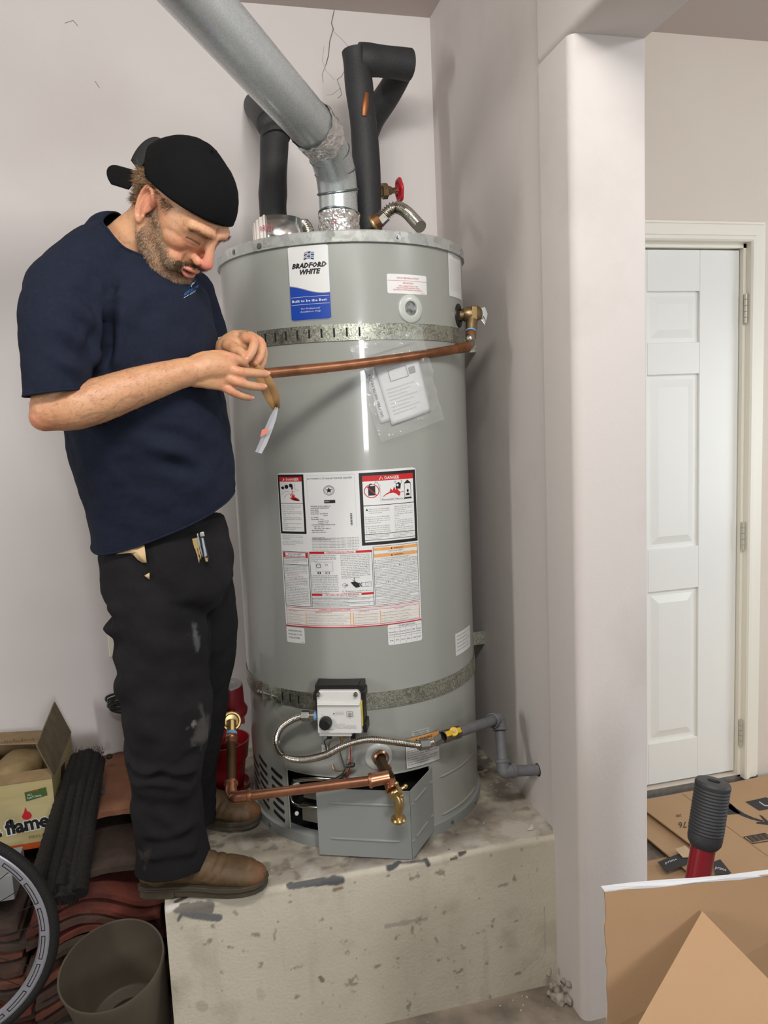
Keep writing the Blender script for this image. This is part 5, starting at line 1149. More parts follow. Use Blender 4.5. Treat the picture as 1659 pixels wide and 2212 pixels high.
def push(cx, cy, cz, sx, sy, sz, amt, d):
    g = np.exp(-((x-cx)/sx)**2-((ay_-cy)/sy)**2-((z-cz)/sz)**2)*head; 
    for i, ax3 in enumerate((hf, hl, hu)):
        if d[i]: disp[:] += (g*amt*d[i]*(np.sign(y) if i == 1 else 1))[:, None]*ax3*HS
push(.085, .016, .018, .02, .007, .012, -.006, (1, 0, 0)); push(.08, .046, .012, .02, .012, .010, -.004, (1, 0, 0))
push(.080, .033, .0245, .02, .018, .0030, -.0035, (1, 0, 0)); push(.080, .033, .0055, .02, .014, .0022, -.0022, (1, 0, 0)); push(.080, .034, -.001, .02, .014, .003, -.0016, (1, 0, 0))
push(.09, .0, .038, .02, .0035, .012, -.0045, (1, 0, 0)); push(.092, .027, -.035, .02, .004, .014, -.003, (1, 0, 0))
push(.1, .0, -.0575, .03, .021, .0028, -.008, (1, 0, 0)); push(.1, 0, -.042, .02, .003, .005, -.0025, (1, 0, 0)); push(.09, 0, -.0765, .02, .018, .005, -.004, (1, 0, 0))
push(.102, .0075, -.034, .01, .0035, .003, -.004, (0, 0, -1)); push(.0, .078, .003, .010, .02, .013, -.0065, (0, 1, 0)); push(-.017, .086, .014, .003, .012, .012, -.003, (0, 1, 0))
push(.03, .075, .03, .03, .03, .03, -.004, (0, 1, 0))
co += disp
# fine forehead lines
lines = np.sin(z*520+ay_*20)*np.exp(-((z-.055)/.018)**2)*(x > .06)*head; co += (lines*.0005)[:, None]*hf
# a little tendon relief on hands and forearm
set_co(me, co); no = get_no(me)
nz = fbm(co*np.array([60, 60, 60]), 4, 50)-.5; co += no*(nz*.0016)[:, None]; set_co(me, co)
# skin colour: tan, ruddy nose, ears, knuckles and elbow, lips; stubble shadow
col = np.tile(srgb((200, 152, 114)), (len(co), 1))
def mixc(m, c, k=1.): 
    global col
    m = (np.clip(m, 0, 1)*k)[:, None]; col = col*(1-m)+srgb(c)*m
n1 = fbm(co*40, 4, 60); n2 = fbm(co*150, 3, 61); n3 = fbm(co*400, 2, 62)
mixc((n1-.45)*3, (190, 128, 98), .45); mixc((n2-.6)*5, (170, 112, 84), .5); mixc((n3-.72)*12, (150, 100, 76), .35)
G = lambda cx, cy, cz, s: np.exp(-((x-cx)**2+(ay_-cy)**2+(z-cz)**2)/s**2)*head
mixc(G(.111, 0, -.020, .022)*1.3, (204, 112, 100), .75); mixc(G(.07, .045, -.02, .024), (204, 124, 100), .55); mixc(G(-.015, .082, .01, .035), (206, 120, 100), .6)
mixc(G(.1, 0, .05, .05), (206, 150, 118), .5)
mixc(((z < -.045) & (z > -.0735) & (x > .084) & (ay_ < .023)) * 1.*head*np.exp(-((z+.0585)/.0125)**4), (188, 108, 98), .85)
mixc(np.exp(-((z+.0575)/.0016)**2)*(x > .08)*(ay_ < .022)*head, (70, 34, 30), .9)  # shade of the mouth crease painted in
lid = np.exp(-((z-(.0085-.25*(ay_-.033)**2/.014))/.0018)**2)*(np.abs(ay_-.033) < .0135)*(x > .07)*head; mixc(lid, (52, 36, 28), .95)
mixc(np.exp(-((z-.0235)/.0020)**2)*(np.abs(ay_-.034) < .015)*(x > .07)*head, (140, 88, 66), .6)  # lid crease shade painted in
mixc(G(.08, .03, .0, .014), (176, 116, 96), .6); mixc(np.exp(-((y+.0)/.002)**2)*np.exp(-((z-.038)/.01)**2)*(x > .08)*head, (150, 90, 66), .6)  # eye socket and brow furrow shade painted into the skin colour
bz = np.interp(x, [-.03, .0, .02, .045, .07, .088, .13], [.03, .022, -.004, -.026, -.037, -.0385, -.041])
beard = np.clip((bz-z)/.012, 0, 1)*np.clip((x+.022)/.012, 0, 1)*np.clip((z-np.interp(x, [-.02, .02, .06, .1], [-.062, -.085, -.115, -.12]))/.015, 0, 1)*head
lipm = ((z < -.0445) & (z > -.0735) & (ay_ < .022) & (x > .084)); beard = np.where(lipm, 0, beard); beard = np.where((x < .002) & (ay_ > .072), 0, beard)
mixc(beard, (142, 108, 82), .62)
scalp = np.clip((.09-x)/.02, 0, 1)*(z > .0)*head*np.clip((z-.02)/.01, 0, 1); 
# hands: pinker knuckles and fingertips
for u, v, yy, r in [f[1] for f in fing+lf_]+[f[0] for f in fing]+[f[3] for f in fing+lf_]:
    d2 = ((co-P(u, v, Y=yy))**2).sum(1); mixc(np.exp(-d2/.013**2), (204, 120, 98), .6)
d2 = ((co-(elR+[-.02, 0, -.02]))**2).sum(1); mixc(np.exp(-d2/.04**2), (206, 120, 92), .7)
# faded forearm tattoo
a_, b_ = P(178, 912, Y=1.56), P(312, 858, Y=1.575); ab = b_-a_; tt = ((co-a_)@ab)/(ab@ab); dd = np.linalg.norm(co-a_-tt[:, None]*ab, axis=1)
wv_ = np.abs(dd-.010-.004*np.sin(tt*11)); mixc((tt > 0)*(tt < 1)*np.clip((.0035-wv_)/.002, 0, 1)*(co[:, 1] < 1.585), (128, 104, 84), .4)
set_col(me, np.clip(col, 0, 1))
o_body = obj_from('body', me, M_skin, person)
from mathutils.bvhtree import BVHTree
def bvh_of(o):
    base = ORG[o.name]; vs = [tuple(c) for c in (get_co(o.data)+np.array(base))]; return BVHTree.FromPolygons(vs, [tuple(p.vertices) for p in o.data.polygons])
# finger nails
bv = bvh_of(o_body)
for f in fing[1:]+lf_[:1]:
    (u0, v0, y0, r0_), (u1, v1, y1, r1_) = f[2], f[3]; d_ = nrm(P(u1, v1, Y=y1)-P(u0, v0, Y=y0)); tip = P(u1, v1, Y=y1)+d_*r1_*.35
    up3 = nrm(CAM-tip); up3 = nrm(up3-d_*(up3@d_)); up3 = nrm(up3+np.array([0, 0, .5])); sd3 = np.cross(d_, up3); c3 = tip+up3*r1_*.78
    MB().ell(c3, (.0055, .0042, .0014), np.c_[d_, sd3, nrm(np.cross(d_, sd3))*-1], n=14, m=8).build('fingernail', mat('nail', (210, 156, 134), .4), person)
# ---------------------------------------------------------------- hair
def strands(name, pts, nrms, dirs, ln, wd, m, parent, curl=.3, seed=1):
    rng = np.random.default_rng(seed); vs = []; fs = []
    for p, n_, d_ in zip(pts, nrms, dirs):
        l = ln*rng.uniform(.6, 1.2); s_ = np.cross(n_, d_)+rng.normal(0, .3, 3); s_ /= np.linalg.norm(s_)+1e-9
        j = rng.normal(0, curl, 3); b = len(vs); v1 = nrm(n_*.6+d_+j); v2 = nrm(d_+j*1.5-n_*.1)
        a = p; c = p+v1*l*.5; e_ = c+v2*l*.5
        vs += [a-s_*wd/2, a+s_*wd/2, c+s_*wd*.4, c-s_*wd*.4, e_]; fs += [(b, b+1, b+2, b+3), (b+3, b+2, b+4)]
    o = MB().add(vs, fs).build(name, m, parent, smooth=False, kind='stuff'); return o
no = get_no(me) if False else None
co_w = get_co(o_body.data)+np.array(ORG[o_body.name]); no_w = get_no(o_body.data)
def pick(mask, n_, seed):
    idx = np.nonzero(mask > .25)[0]; rng = np.random.default_rng(seed); w_ = mask[idx]; return rng.choice(idx, n_, replace=True, p=w_/w_.sum())
M_beard = mat('beard_hair', (150, 118, 88), .55, var=.9, vscale=220, col2=(196, 176, 150)); M_beard2 = mat('beard_hair_dark', (104, 76, 54), .55, var=.5, vscale=200)
M_hair = mat('sandy_hair', (136, 104, 70), .5, var=.8, vscale=160, col2=(86, 62, 40))
rng = np.random.default_rng(5)
def jit(i): return co_w[i]+rng.normal(0, .0009, (len(i), 3))
i = pick(beard*(x > -.03), 15000, 2); dn_ = -hu*.7+hf*.25; strands('beard', jit(i), no_w[i], np.tile(dn_, (len(i), 1)), .0060, .00045, M_beard, person, .35, 2)
i = pick(beard*((z < -.038)), 5000, 3); strands('beard', jit(i), no_w[i], np.tile(dn_, (len(i), 1)), .0075, .0005, M_beard2, person, .4, 3)
must = beard*(x > .084)*(z > -.050)*(z < -.030); i = pick(must, 1300, 4); dd_ = np.array([-hu*.6+hl*np.sign(y[k])*.5 for k in i]); strands('moustache', jit(i), no_w[i], dd_, .010, .0009, M_beard2, person, .25, 4)
brow = np.exp(-((z-(.0255+.22*(ay_-.012)*(ay_ < .045)))/.0038)**2)*(ay_ > .009)*(ay_ < .052)*(x > .06)*head; i = pick(brow, 420, 6)
dd_ = np.array([hl*np.sign(y[k])+hu*.25 for k in i]); strands('eyebrow', jit(i), no_w[i], dd_, .0065, .0006, M_beard2, person, .2, 6)
hr = ((x < .03)*(z > -.045)*(z < .036)*(x > -.102)*head*((ay_ > .04) | (x < -.05)))*1.*np.clip((z-np.interp(x, [-.11, -.05, -.02, .03], [-.055, -.03, .02, .022]))/.01, 0, 1)
hr = np.where((ay_ > .074) & (x > -.045) & (x < .012) & (z < .034), 0, hr)
i = pick(hr, 7000, 7); strands('hair', jit(i), no_w[i], np.tile(-hu*.6-hf*.5, (len(i), 1)), .020, .0010, M_hair, person, .45, 7)
arm = (np.abs(co_w-P(230, 860, Y=1.59)) < [.19, .09, .12]).all(1)*(co_w[:, 0] < wristR[0]-.02)*(co_w[:, 1] < 1.70)*1.*(~head)
i = pick(arm, 2600, 8); strands('arm_hair', jit(i), no_w[i], np.tile(nrm([1, -.1, .2]), (len(i), 1)), .010, .00035, M_hair, person, .4, 8)
# ---------------------------------------------------------------- cap
def dome(off, zlo, nth=72, nph=26):
    vs = []; C0 = np.array([-.014, 0, .036])
    for j in range(nph+1):
        for k in range(nth):
            th = 2*math.pi*k/nth; cx_, sy_ = math.cos(th), math.sin(th)
            # rim height along azimuth
            zr = zlo(cx_, sy_); ph1 = math.acos(max(-1, min(1, (zr-C0[2])/(.098+off)))); ph = ph1*j/nph
            rx = (.108 if cx_ > 0 else .108)+off; ry = .088+off; rz = .099+off
            w_ = math.sin(ph)**.92 if ph > 0 else 0
            crown = 1+.03*math.cos(ph*2)*(-cx_)
            vs.append(H(C0[0]+rx*w_*cx_, ry*w_*sy_, C0[2]+rz*math.cos(ph)*crown))
    fs = [(j*nth+k, j*nth+(k+1) % nth, (j+1)*nth+(k+1) % nth, (j+1)*nth+k) for j in range(nph) for k in range(nth)]
    return vs, fs
zl = lambda c, s_: (.043+.014*c) if c > -.2 else (.0402+.026*min(1, (-c-.2)/.5))
vs, fs = dome(.002, zl); mb = MB().add(vs, fs); me = mb.mesh('cap'); cc = get_co(me); nn = get_no(me); f_ = fbm(cc*26, 3, 70)-.5
lc = hloc(cc); seam = np.exp(-(np.abs(np.sin(np.arctan2(lc[:, 1], lc[:, 0]+.014)*3))/.03)**2)
set_co(me, cc+nn*(f_*.006-seam*.0008)[:, None])
for p in me.polygons: p.use_smooth = True
cap = obj_from('cap', me, M_cap, person); s_ = cap.modifiers.new('s', 'SOLIDIFY'); s_.thickness = .0025; s_.offset = 0
MB().ell(H(-.022, 0, .1375), (.0075, .0075, .004), HR3, 14, 8).build('cap_button', M_cap, cap)
# bill at the back: strongly arched and drooping
n_, m_ = 24, 12; vs = []
for j in range(m_+1):
    t_ = j/m_
    for k in range(n_+1):
        s1 = -1+2*k/n_; w_ = .076*s1*(1-.10*t_); ln_ = .080*math.sqrt(max(0, 1-abs(s1*.86)**2.4)); back = -.098+.030*(s1*s1)
        arch = .022*(1-abs(s1)**2.0)
        vs.append(H(back-ln_*t_*1.12, w_, -.010+arch-ln_*t_*.62))
bill = MB().add(vs, [(j*(n_+1)+k, j*(n_+1)+k+1, (j+1)*(n_+1)+k+1, (j+1)*(n_+1)+k) for j in range(m_) for k in range(n_)]).build('cap_bill', M_cap, cap)
s_ = bill.modifiers.new('s', 'SOLIDIFY'); s_.thickness = .004; s_.offset = 0

# adjuster band standing up behind the crown
mb = MB(); lp = []
for k in range(25):
    a_ = math.pi*k/24; lp.append((-.112-.012*math.sin(a_), .050*math.cos(a_)-.004, .022+.056*math.sin(a_)))
vs = []
for (x_, y_, z_) in lp: vs += [H(x_-.010, y_*.9, z_-.004), H(x_+.034, y_*1.2, z_+.004)]
o = mb.add(vs, [(2*k, 2*k+1, 2*k+3, 2*k+2) for k in range(24)]).build('cap_band', M_cap2, cap); s_ = o.modifiers.new('s', 'SOLIDIFY'); s_.thickness = .0025
# ---------------------------------------------------------------- clothing
def cut(me, pt, nrm_, test):
    """remove what lies beyond the plane inside the region test(co)->bool"""
    bm = bmesh.new(); bm.from_mesh(me); pt = np.array(pt); nrm_ = np.array(nrm_)/np.linalg.norm(nrm_)
    geom = [f for f in bm.faces if test(np.array(f.calc_center_median()))]
    gs = set(geom); ed = {e for f in geom for e in f.edges}; ve = {v for f in geom for v in f.verts}
    bmesh.ops.bisect_plane(bm, geom=list(ve)+list(ed)+list(gs), plane_co=V(pt), plane_no=V(nrm_), dist=1e-6)
    rm = [f for f in bm.faces if (np.array(f.calc_center_median())-pt)@nrm_ > 1e-5 and test(np.array(f.calc_center_median()))]
    bmesh.ops.delete(bm, geom=rm, context='FACES'); 
    loose = [v for v in bm.verts if not v.link_faces]; bmesh.ops.delete(bm, geom=loose, context='VERTS'); bm.to_mesh(me); bm.free(); me.update()
def near(c, r): c = np.array(c); return lambda p: np.linalg.norm(p-c) < r
def fold(co, no, a, b, w_, amp, side=None, seed=0):
    """a soft ridge (amp>0) or valley (amp<0) along segment a-b"""
    a, b = np.array(a), np.array(b); ab = b-a; t = np.clip(((co-a)@ab)/(ab@ab), 0, 1); 
    d = np.linalg.norm(co-(a+t[:, None]*ab), axis=1); env = np.sin(np.clip(t, .02, .98)*math.pi)**.5
    return no*((np.exp(-(d/w_)**2)-.45*np.exp(-((d-w_*1.7)/w_)**2))*amp*env)[:, None]
sh = MB()
limbu(sh, [P(345, 1235, Y=1.87), P(345, 1150, Y=1.87), P(345, 1060, Y=1.85), P(324, 940, Y=1.82), P(308, 850, Y=1.80), P(296, 740, Y=1.78), P(285, 650, Y=1.77), P(268, 585, Y=1.765)],
      [(.142, .165), (.146, .168), (.174, .172), (.182, .178), (.176, .18), (.172, .178), (.158, .175), (.105, .13)], LAT, 40, 6)
sh.limb([P(148, 622, Y=1.665), P(215, 585, Y=1.72), P(280, 590, Y=1.775), P(350, 615, Y=1.83), P(405, 640, Y=1.87)], [.078, .092, .095, .085, .066], 26, 6)
sh.limb([P(240, 520, Y=1.765), P(262, 545, Y=1.74), P(300, 585, Y=1.71)], [.062, .07, .072], 22, 5)
sh.limb([P(150, 628, Y=1.66), P(130, 700, Y=1.61), P(121, 780, Y=1.59), P(119, 850, Y=1.58), P(119, 905, Y=1.58)], [.080, .074, .064, .0575, .058], 28, 6)
sh.limb([P(405, 635, Y=1.90), P(432, 690, Y=1.92), P(450, 765, Y=1.93)], [.062, .056, .054], 22, 6)
me = remesh(sh, .0055, 5, .5); co = get_co(me); no = get_no(me)
d = np.zeros_like(co); Pf = lambda u, v: P(u, v, Y=1.62)
def FO(u0, v0, y0, u1, v1, y1, w_, amp): 
    global d
    d = d+fold(co, no, P(u0, v0, Y=y0), P(u1, v1, Y=y1), w_, amp*1.5)
# folds under the armpit, across the back of the sleeve, belly and hem
FO(243, 610, 1.62, 238, 650, 1.61, .012, -.012); FO(240, 660, 1.61, 226, 800, 1.61, .012, -.020); FO(228, 760, 1.61, 212, 800, 1.60, .010, -.012)
FO(140, 640, 1.55, 232, 720, 1.58, .016, .006); FO(130, 700, 1.52, 225, 760, 1.56, .016, .006); FO(120, 770, 1.52, 200, 815, 1.55, .014, .006); FO(170, 780, 1.52, 215, 700, 1.56, .014, .005)
FO(80, 625, 1.58, 150, 632, 1.55, .010, -.003); FO(150, 600, 1.55, 240, 560, 1.6, .02, .004); FO(260, 560, 1.58, 300, 690, 1.58, .02, .005); FO(300, 620, 1.58, 420, 700, 1.60, .022, .004)
FO(250, 700, 1.6, 330, 620, 1.6, .02, .004); FO(400, 650, 1.62, 430, 760, 1.64, .016, .004)
FO(300, 960, 1.63, 500, 1010, 1.66, .020, .010); FO(350, 940, 1.62, 495, 960, 1.66, .014, -.006); FO(330, 980, 1.62, 490, 1060, 1.68, .018, -.010); FO(300, 1035, 1.63, 440, 1045, 1.64, .018, .004)
FO(420, 880, 1.62, 500, 930, 1.66, .014, -.007); FO(150, 940, 1.66, 230, 1100, 1.66, .022, -.008); FO(200, 1000, 1.64, 300, 1130, 1.65, .022, .005); FO(380, 1040, 1.64, 470, 1100, 1.68, .016, -.006); FO(250, 1090, 1.64, 440, 1120, 1.66, .02, .005)
g = fbm(co*np.array([9, 9, 14]), 3, 81)-.5; g2 = fbm(co*34, 3, 82)-.5
co2 = co+d+no*(g*.016+g2*.004)[:, None]; set_co(me, co2)
# openings
cuffc = P(119, 848, Y=1.58); cut(me, cuffc, P(119, 905, Y=1.58)-P(116, 800, Y=1.58)+np.array([0, 0, .0])+np.array([.014, 0, -.0]), lambda p: np.linalg.norm(p-P(119, 900, Y=1.58)) < .125 and p[0] < P(205, 880, Y=1.58)[0] and p[1] < 1.648 and p[2] < P(119, 842, Y=1.58)[2]+.03)
cut(me, P(449, 728, Y=1.93), P(450, 765, Y=1.93)-P(436, 700, Y=1.92), lambda p: np.linalg.norm(p-P(452, 765, Y=1.935)) < .085)
hz = P(345, 1172, Y=1.71); hn = nrm(np.array([.16, 0, -1])); hz = P(218, 1186, Y=1.80); hz2 = P(495, 1085, Y=1.75); hz3 = P(345, 1168, Y=1.68)
hn = nrm(np.cross(hz2-hz, hz3-hz)); hn = hn if hn[2] < 0 else -hn
cut(me, hz, hn, lambda p: p[2] < 1.45)
# neckline: a round opening about the neck
def round_cut(me, a, b, rad):
    a = np.array(a); ax_ = nrm(np.array(b)-a); bm = bmesh.new(); bm.from_mesh(me)
    def rr(p): q_ = np.array(p)-a; return np.linalg.norm(q_-ax_*(q_@ax_)), q_@ax_
    rm = [f for f in bm.faces if (lambda t: t[0] < rad and t[1] > -.06)(rr(f.calc_center_median()))]
    bmesh.ops.delete(bm, geom=rm, context='FACES'); bmesh.ops.delete(bm, geom=[v for v in bm.verts if not v.link_faces], context='VERTS')
    for v in bm.verts:
        if v.is_boundary:
            q_ = np.array(v.co)-a; h_ = q_@ax_; p_ = q_-ax_*h_; d_ = np.linalg.norm(p_)
            if d_ < rad*1.25 and h_ > -.06: v.co = V(a+ax_*h_+p_/d_*rad)
    for _ in range(3):
        bd_ = [v for v in bm.verts if v.is_boundary and rr(v.co)[0] < rad*1.1 and rr(v.co)[1] > -.06]
        new = {v: sum((e.other_vert(v).co for e in v.link_edges if e.is_boundary), Vector())/2 for v in bd_ if sum(e.is_boundary for e in v.link_edges) == 2}
        for v, c in new.items(): v.co = v.co*.5+c*.5
    bm.to_mesh(me); bm.free(); me.update()
round_cut(me, P(280, 572, Y=1.75), H(-.030, 0, -.085), .093)
for p in me.polygons: p.use_smooth = True
shirt = obj_from('t_shirt', me, M_shirt, person); s_ = shirt.modifiers.new('s', 'SOLIDIFY'); s_.thickness = .0028; s_.offset = -1
# hem bands: rolled edge along every open border
bm = bmesh.new(); bm.from_mesh(me); be_ = [e for e in bm.edges if len(e.link_faces) == 1]
loops = []; used = set(); adj = {}
for e in be_:
    for v in e.verts: adj.setdefault(v.index, []).append(e.other_vert(v).index)
cov = get_co(me)+np.array(ORG[shirt.name])
for s0 in list(adj):
    if s0 in used: continue
    lp = [s0]; used.add(s0); cur = s0
    while True:
        nx_ = [k for k in adj[cur] if k not in used]
        if not nx_: break
        cur = nx_[0]; used.add(cur); lp.append(cur)
    if len(lp) > 30: loops.append(lp)
bm.free()
hb = MB()
for lp in loops:
    pts = cov[lp]; m_ = max(24, len(lp)//3); idx = np.linspace(0, len(lp), m_, endpoint=False).astype(int); pts = pts[idx]
    for _ in range(2): pts = (np.roll(pts, 1, 0)+2*pts+np.roll(pts, -1, 0))/4
    MB().sweep(list(pts), .0026, 8, closed=True).build('shirt_hem', M_shirt, shirt)
bs = bvh_of(shirt)
# chest logo
M_lb = mat('logo_blue', (52, 120, 196), .7); M_lw = mat('logo_white', (206, 212, 222), .7)
lc0 = P(408, 628, Y=1.66); lx = nrm(P(440, 612, Y=1.70)-P(395, 640, Y=1.66)); ly = nrm(np.array([.10, -.05, 1])-lx*(np.array([.10, -.05, 1])@lx)); 
def logo(x_, y_, l):
    p = P(414+x_*.86+y_*-.30*-1*.6, 618-y_-x_*.52, Y=1.5); r_ = p-CAM; r_ /= np.linalg.norm(r_)
    h_, n__, _, _ = bs.ray_cast(V(CAM), V(r_))
    if h_ is None: return p+r_*.25
    return np.array(h_)-r_*(.0012+.0003*l)
pr = Print(logo)
pr.text('ALPE PLUMB', -17, -13, 7.5, M_lb, width=36); pr.rect(-16, -17.5, -2, -16.5, M_lw); pr.text('& ROOT', 0, -19, 4, M_lw, width=14)
pr.poly([(-9, 14), (6, 14), (9, 11), (9, 5), (6, 5), (6, 10), (-7, 10)], M_lb); pr.poly([(-9, 2), (-3, 2), (-3, 10), (-7, 10)], M_lb); pr.poly([(-1, 6), (6, 6), (6, 2.5), (1, 2.5), (1, -3), (-1.5, -1)], M_lw)
pr.build(shirt, {})
# ---------------------------------------------------------------- trousers
tr = MB()
limbu(tr, [P(352, 1120, Y=1.87), P(358, 1190, Y=1.87), P(365, 1260, Y=1.87), P(372, 1320, Y=1.88)], [(.138, .152), (.152, .160), (.150, .158), (.10, .12)], LAT, 36, 6)
tr.limb([P(338, 1250, Y=1.82), P(345, 1340, Y=1.82), P(352, 1440, Y=1.825), P(362, 1540, Y=1.83), P(358, 1620, Y=1.845), P(358, 1700, Y=1.86), P(366, 1780, Y=1.87), P(374, 1850, Y=1.875), P(376, 1910, Y=1.875)], [.108, .104, .104, .106, .094, .086, .085, .093, .096], 30, 7)
tr.limb([P(415, 1250, Y=1.93), P(430, 1350, Y=1.95), P(432, 1440, Y=1.98), P(425, 1540, Y=2.02), P(412, 1640, Y=2.06), P(410, 1720, Y=2.10), P(408, 1790, Y=2.12)], [.100, .098, .088, .074, .070, .072, .075], 26, 7)
me = remesh(tr, .006, 4, .5); co = get_co(me); no = get_no(me); d = np.zeros_like(co)
FO(256, 1330, 1.80, 290, 1335, 1.76, .018, -.022); FO(245, 1358, 1.82, 262, 1352, 1.80, .022, .016); FO(262, 1440, 1.84, 300, 1450, 1.76, .016, -.014); FO(262, 1490, 1.84, 300, 1480, 1.76, .025, .014)
FO(285, 1664, 1.80, 350, 1672, 1.76, .012, -.020); FO(345, 1672, 1.76, 425, 1682, 1.79, .012, -.014); FO(290, 1700, 1.79, 420, 1715, 1.79, .02, .008)
FO(300, 1600, 1.78, 400, 1640, 1.76, .02, .005); FO(380, 1640, 1.76, 440, 1600, 1.80, .02, -.010); FO(310, 1480, 1.75, 440, 1500, 1.76, .022, -.005); FO(420, 1520, 1.76, 440, 1620, 1.78, .02, .006)
FO(300, 1380, 1.72, 420, 1400, 1.74, .024, .004); FO(330, 1260, 1.72, 440, 1330, 1.76, .024, -.005); FO(300, 1830, 1.80, 430, 1800, 1.80, .014, -.010); FO(300, 1850, 1.80, 430, 1835, 1.80, .012, .008); FO(330, 1740, 1.78, 400, 1800, 1.79, .018, .004)
FO(443, 1290, 1.80, 440, 1480, 1.82, .014, -.012); FO(440, 1200, 1.78, 450, 1290, 1.80, .02, -.006)
g = fbm(co*np.array([8, 8, 11]), 3, 91)-.5; g2 = fbm(co*30, 3, 92)-.5
set_co(me, co+d+no*(g*.020+g2*.005)[:, None])
cut(me, P(370, 1866, Y=1.875), nrm([.02, -.10, -1]), lambda p: np.linalg.norm(p-P(372, 1905, Y=1.875)) < .14)
cut(me, P(408, 1765, Y=2.12), [0, 0, -1], lambda p: p[1] > 2.0 and p[2] < .6)
co = get_co(me); col = np.tile(srgb((26, 25, 27)), (len(co), 1)); n1 = fbm(co*6, 4, 93); n2 = fbm(co*60, 3, 94)
mixc((n1-.5)*3, (40, 38, 40), .6)
def smear(u, v, y_, r_, c=(112, 112, 114), k=.8, ax_=(1, 1, 1)):
    d_ = np.linalg.norm((co-P(u, v, Y=y_))/np.array(ax_), axis=1); mixc(np.clip((r_-d_+(n2-.5)*r_*1.6)/(r_*.35), 0, 1), c, k)
smear(422, 1378, 1.755, .020, (92, 94, 98), .7, (.6, 1, 1.8)); smear(400, 1368, 1.745, .012, (80, 80, 84), .6, (1.6, 1, .6)); smear(327, 1548, 1.74, .010, (134, 134, 136), .9, (.8, 1, 1)); smear(418, 1564, 1.74, .008, (124, 122, 120), .9); smear(403, 1571, 1.74, .005, (116, 112, 110)); smear(392, 1588, 1.74, .004, (116, 112, 110))
smear(438, 1575, 1.77, .04, (86, 82, 80), .6, (.6, 1, 1.4)); smear(415, 1685, 1.78, .010, (100, 98, 96), .8, (1.4, 1, .6)); smear(376, 1810, 1.78, .005, (90, 90, 90), .8, (.4, 1, 2.4)); smear(355, 1303, 1.70, .004, (90, 84, 80)); smear(300, 1860, 1.80, .03, (70, 64, 58), .6)
set_col(me, np.clip(col, 0, 1))
for p in me.polygons: p.use_smooth = True
pants = obj_from('trousers', me, M_pants, person); s_ = pants.modifiers.new('s', 'SOLIDIFY'); s_.thickness = .003; s_.offset = -1
bp_ = bvh_of(pants)
def on(b, u, v, lift=.002, y0=1.4):
    r_ = nrm(P(u, v, Y=1.0)-CAM); h_, n__, _, _ = b.ray_cast(V(CAM), V(r_)); return np.array(h_)-r_*lift if h_ is not None else P(u, v, Y=1.72)
# pocket opening with cloth lining turned out
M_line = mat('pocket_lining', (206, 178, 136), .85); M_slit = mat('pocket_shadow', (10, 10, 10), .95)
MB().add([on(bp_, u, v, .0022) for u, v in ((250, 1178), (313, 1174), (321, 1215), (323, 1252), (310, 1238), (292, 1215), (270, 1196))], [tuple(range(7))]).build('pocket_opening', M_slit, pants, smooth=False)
ls = [(251, 1197), (262, 1190), (280, 1185), (300, 1180), (312, 1178), (317, 1215), (308, 1215), (298, 1209), (290, 1200), (285, 1196), (270, 1193)]
o = MB().add([on(bp_, u, v, .005+.004*((k*7) % 3)) for k, (u, v) in enumerate(ls)]+[on(bp_, 296, 1193, .012)], [(k, (k+1) % 11, 11) for k in range(11)]).build('pocket_lining', M_line, pants); s_ = o.modifiers.new('s', 'SOLIDIFY'); s_.thickness = .0012
o = MB().add([on(bp_, u, v, .005) for u, v in ((312, 1243), (323, 1237), (323, 1252))], [(0, 1, 2)]).build('pocket_lining', M_line, pants); s_ = o.modifiers.new('s', 'SOLIDIFY'); s_.thickness = .0012
MB().sweep([on(bp_, u, v, .001) for u, v in ((314, 1180), (320, 1215), (324, 1260), (326, 1300), (330, 1360), (335, 1430))], .0016, 6).build('side_seam', M_pants, pants) if False else None
# ---------------------------------------------------------------- keys hanging at the belt
kt = on(bp_, 430, 1146, .014); kb = on(bp_, 446, 1212, .016)
KR = thing('key_bunch', 'bunch of brass keys with a silver and black pocket tool hanging from the waistband', 'keys', kt)
kx = nrm(P(440, 1150, Y=kt[1])-P(430, 1150, Y=kt[1])); kz = nrm(kb-kt); kn = nrm(np.cross(kx, kz)); kn = kn if kn[1] < 0 else -kn
K = lambda u, v, l=0: P(u, v, Y=kt[1])-np.array([0, 1, 0])*l
MB().plate([K(431, 1150), K(440, 1147), K(442, 1158), K(432, 1159)], .008, (0, -1, 0)).build('clip', M_steel, KR, bevel=.001)
MB().plate([K(424, 1153), K(428, 1151), K(430, 1160), K(426, 1161)], .006, (0, -1, 0)).build('split_ring', M_steel, KR, bevel=.001)
MB().plate([K(430, 1160), K(440, 1159), K(452, 1206), K(446, 1213), (K(440, 1208))], .010, (0, -1, 0)).build('tool_body', M_blackp, KR, bevel=.0015)
MB().plate([K(435, 1161, .0104), K(439, 1161, .0104), (K(447, 1198, .0104)), K(442, 1202, .0104)], .001, (0, -1, 0)).build('tool_plate', mat('silver_plate', (196, 204, 214), .25, metal=.9), KR)
MB().plate([K(443, 1203, .0104), K(448, 1203, .0104), K(449, 1211, .0104), K(444, 1211, .0104)], .0012, (0, -1, 0)).build('bottle_end', M_brass, KR)
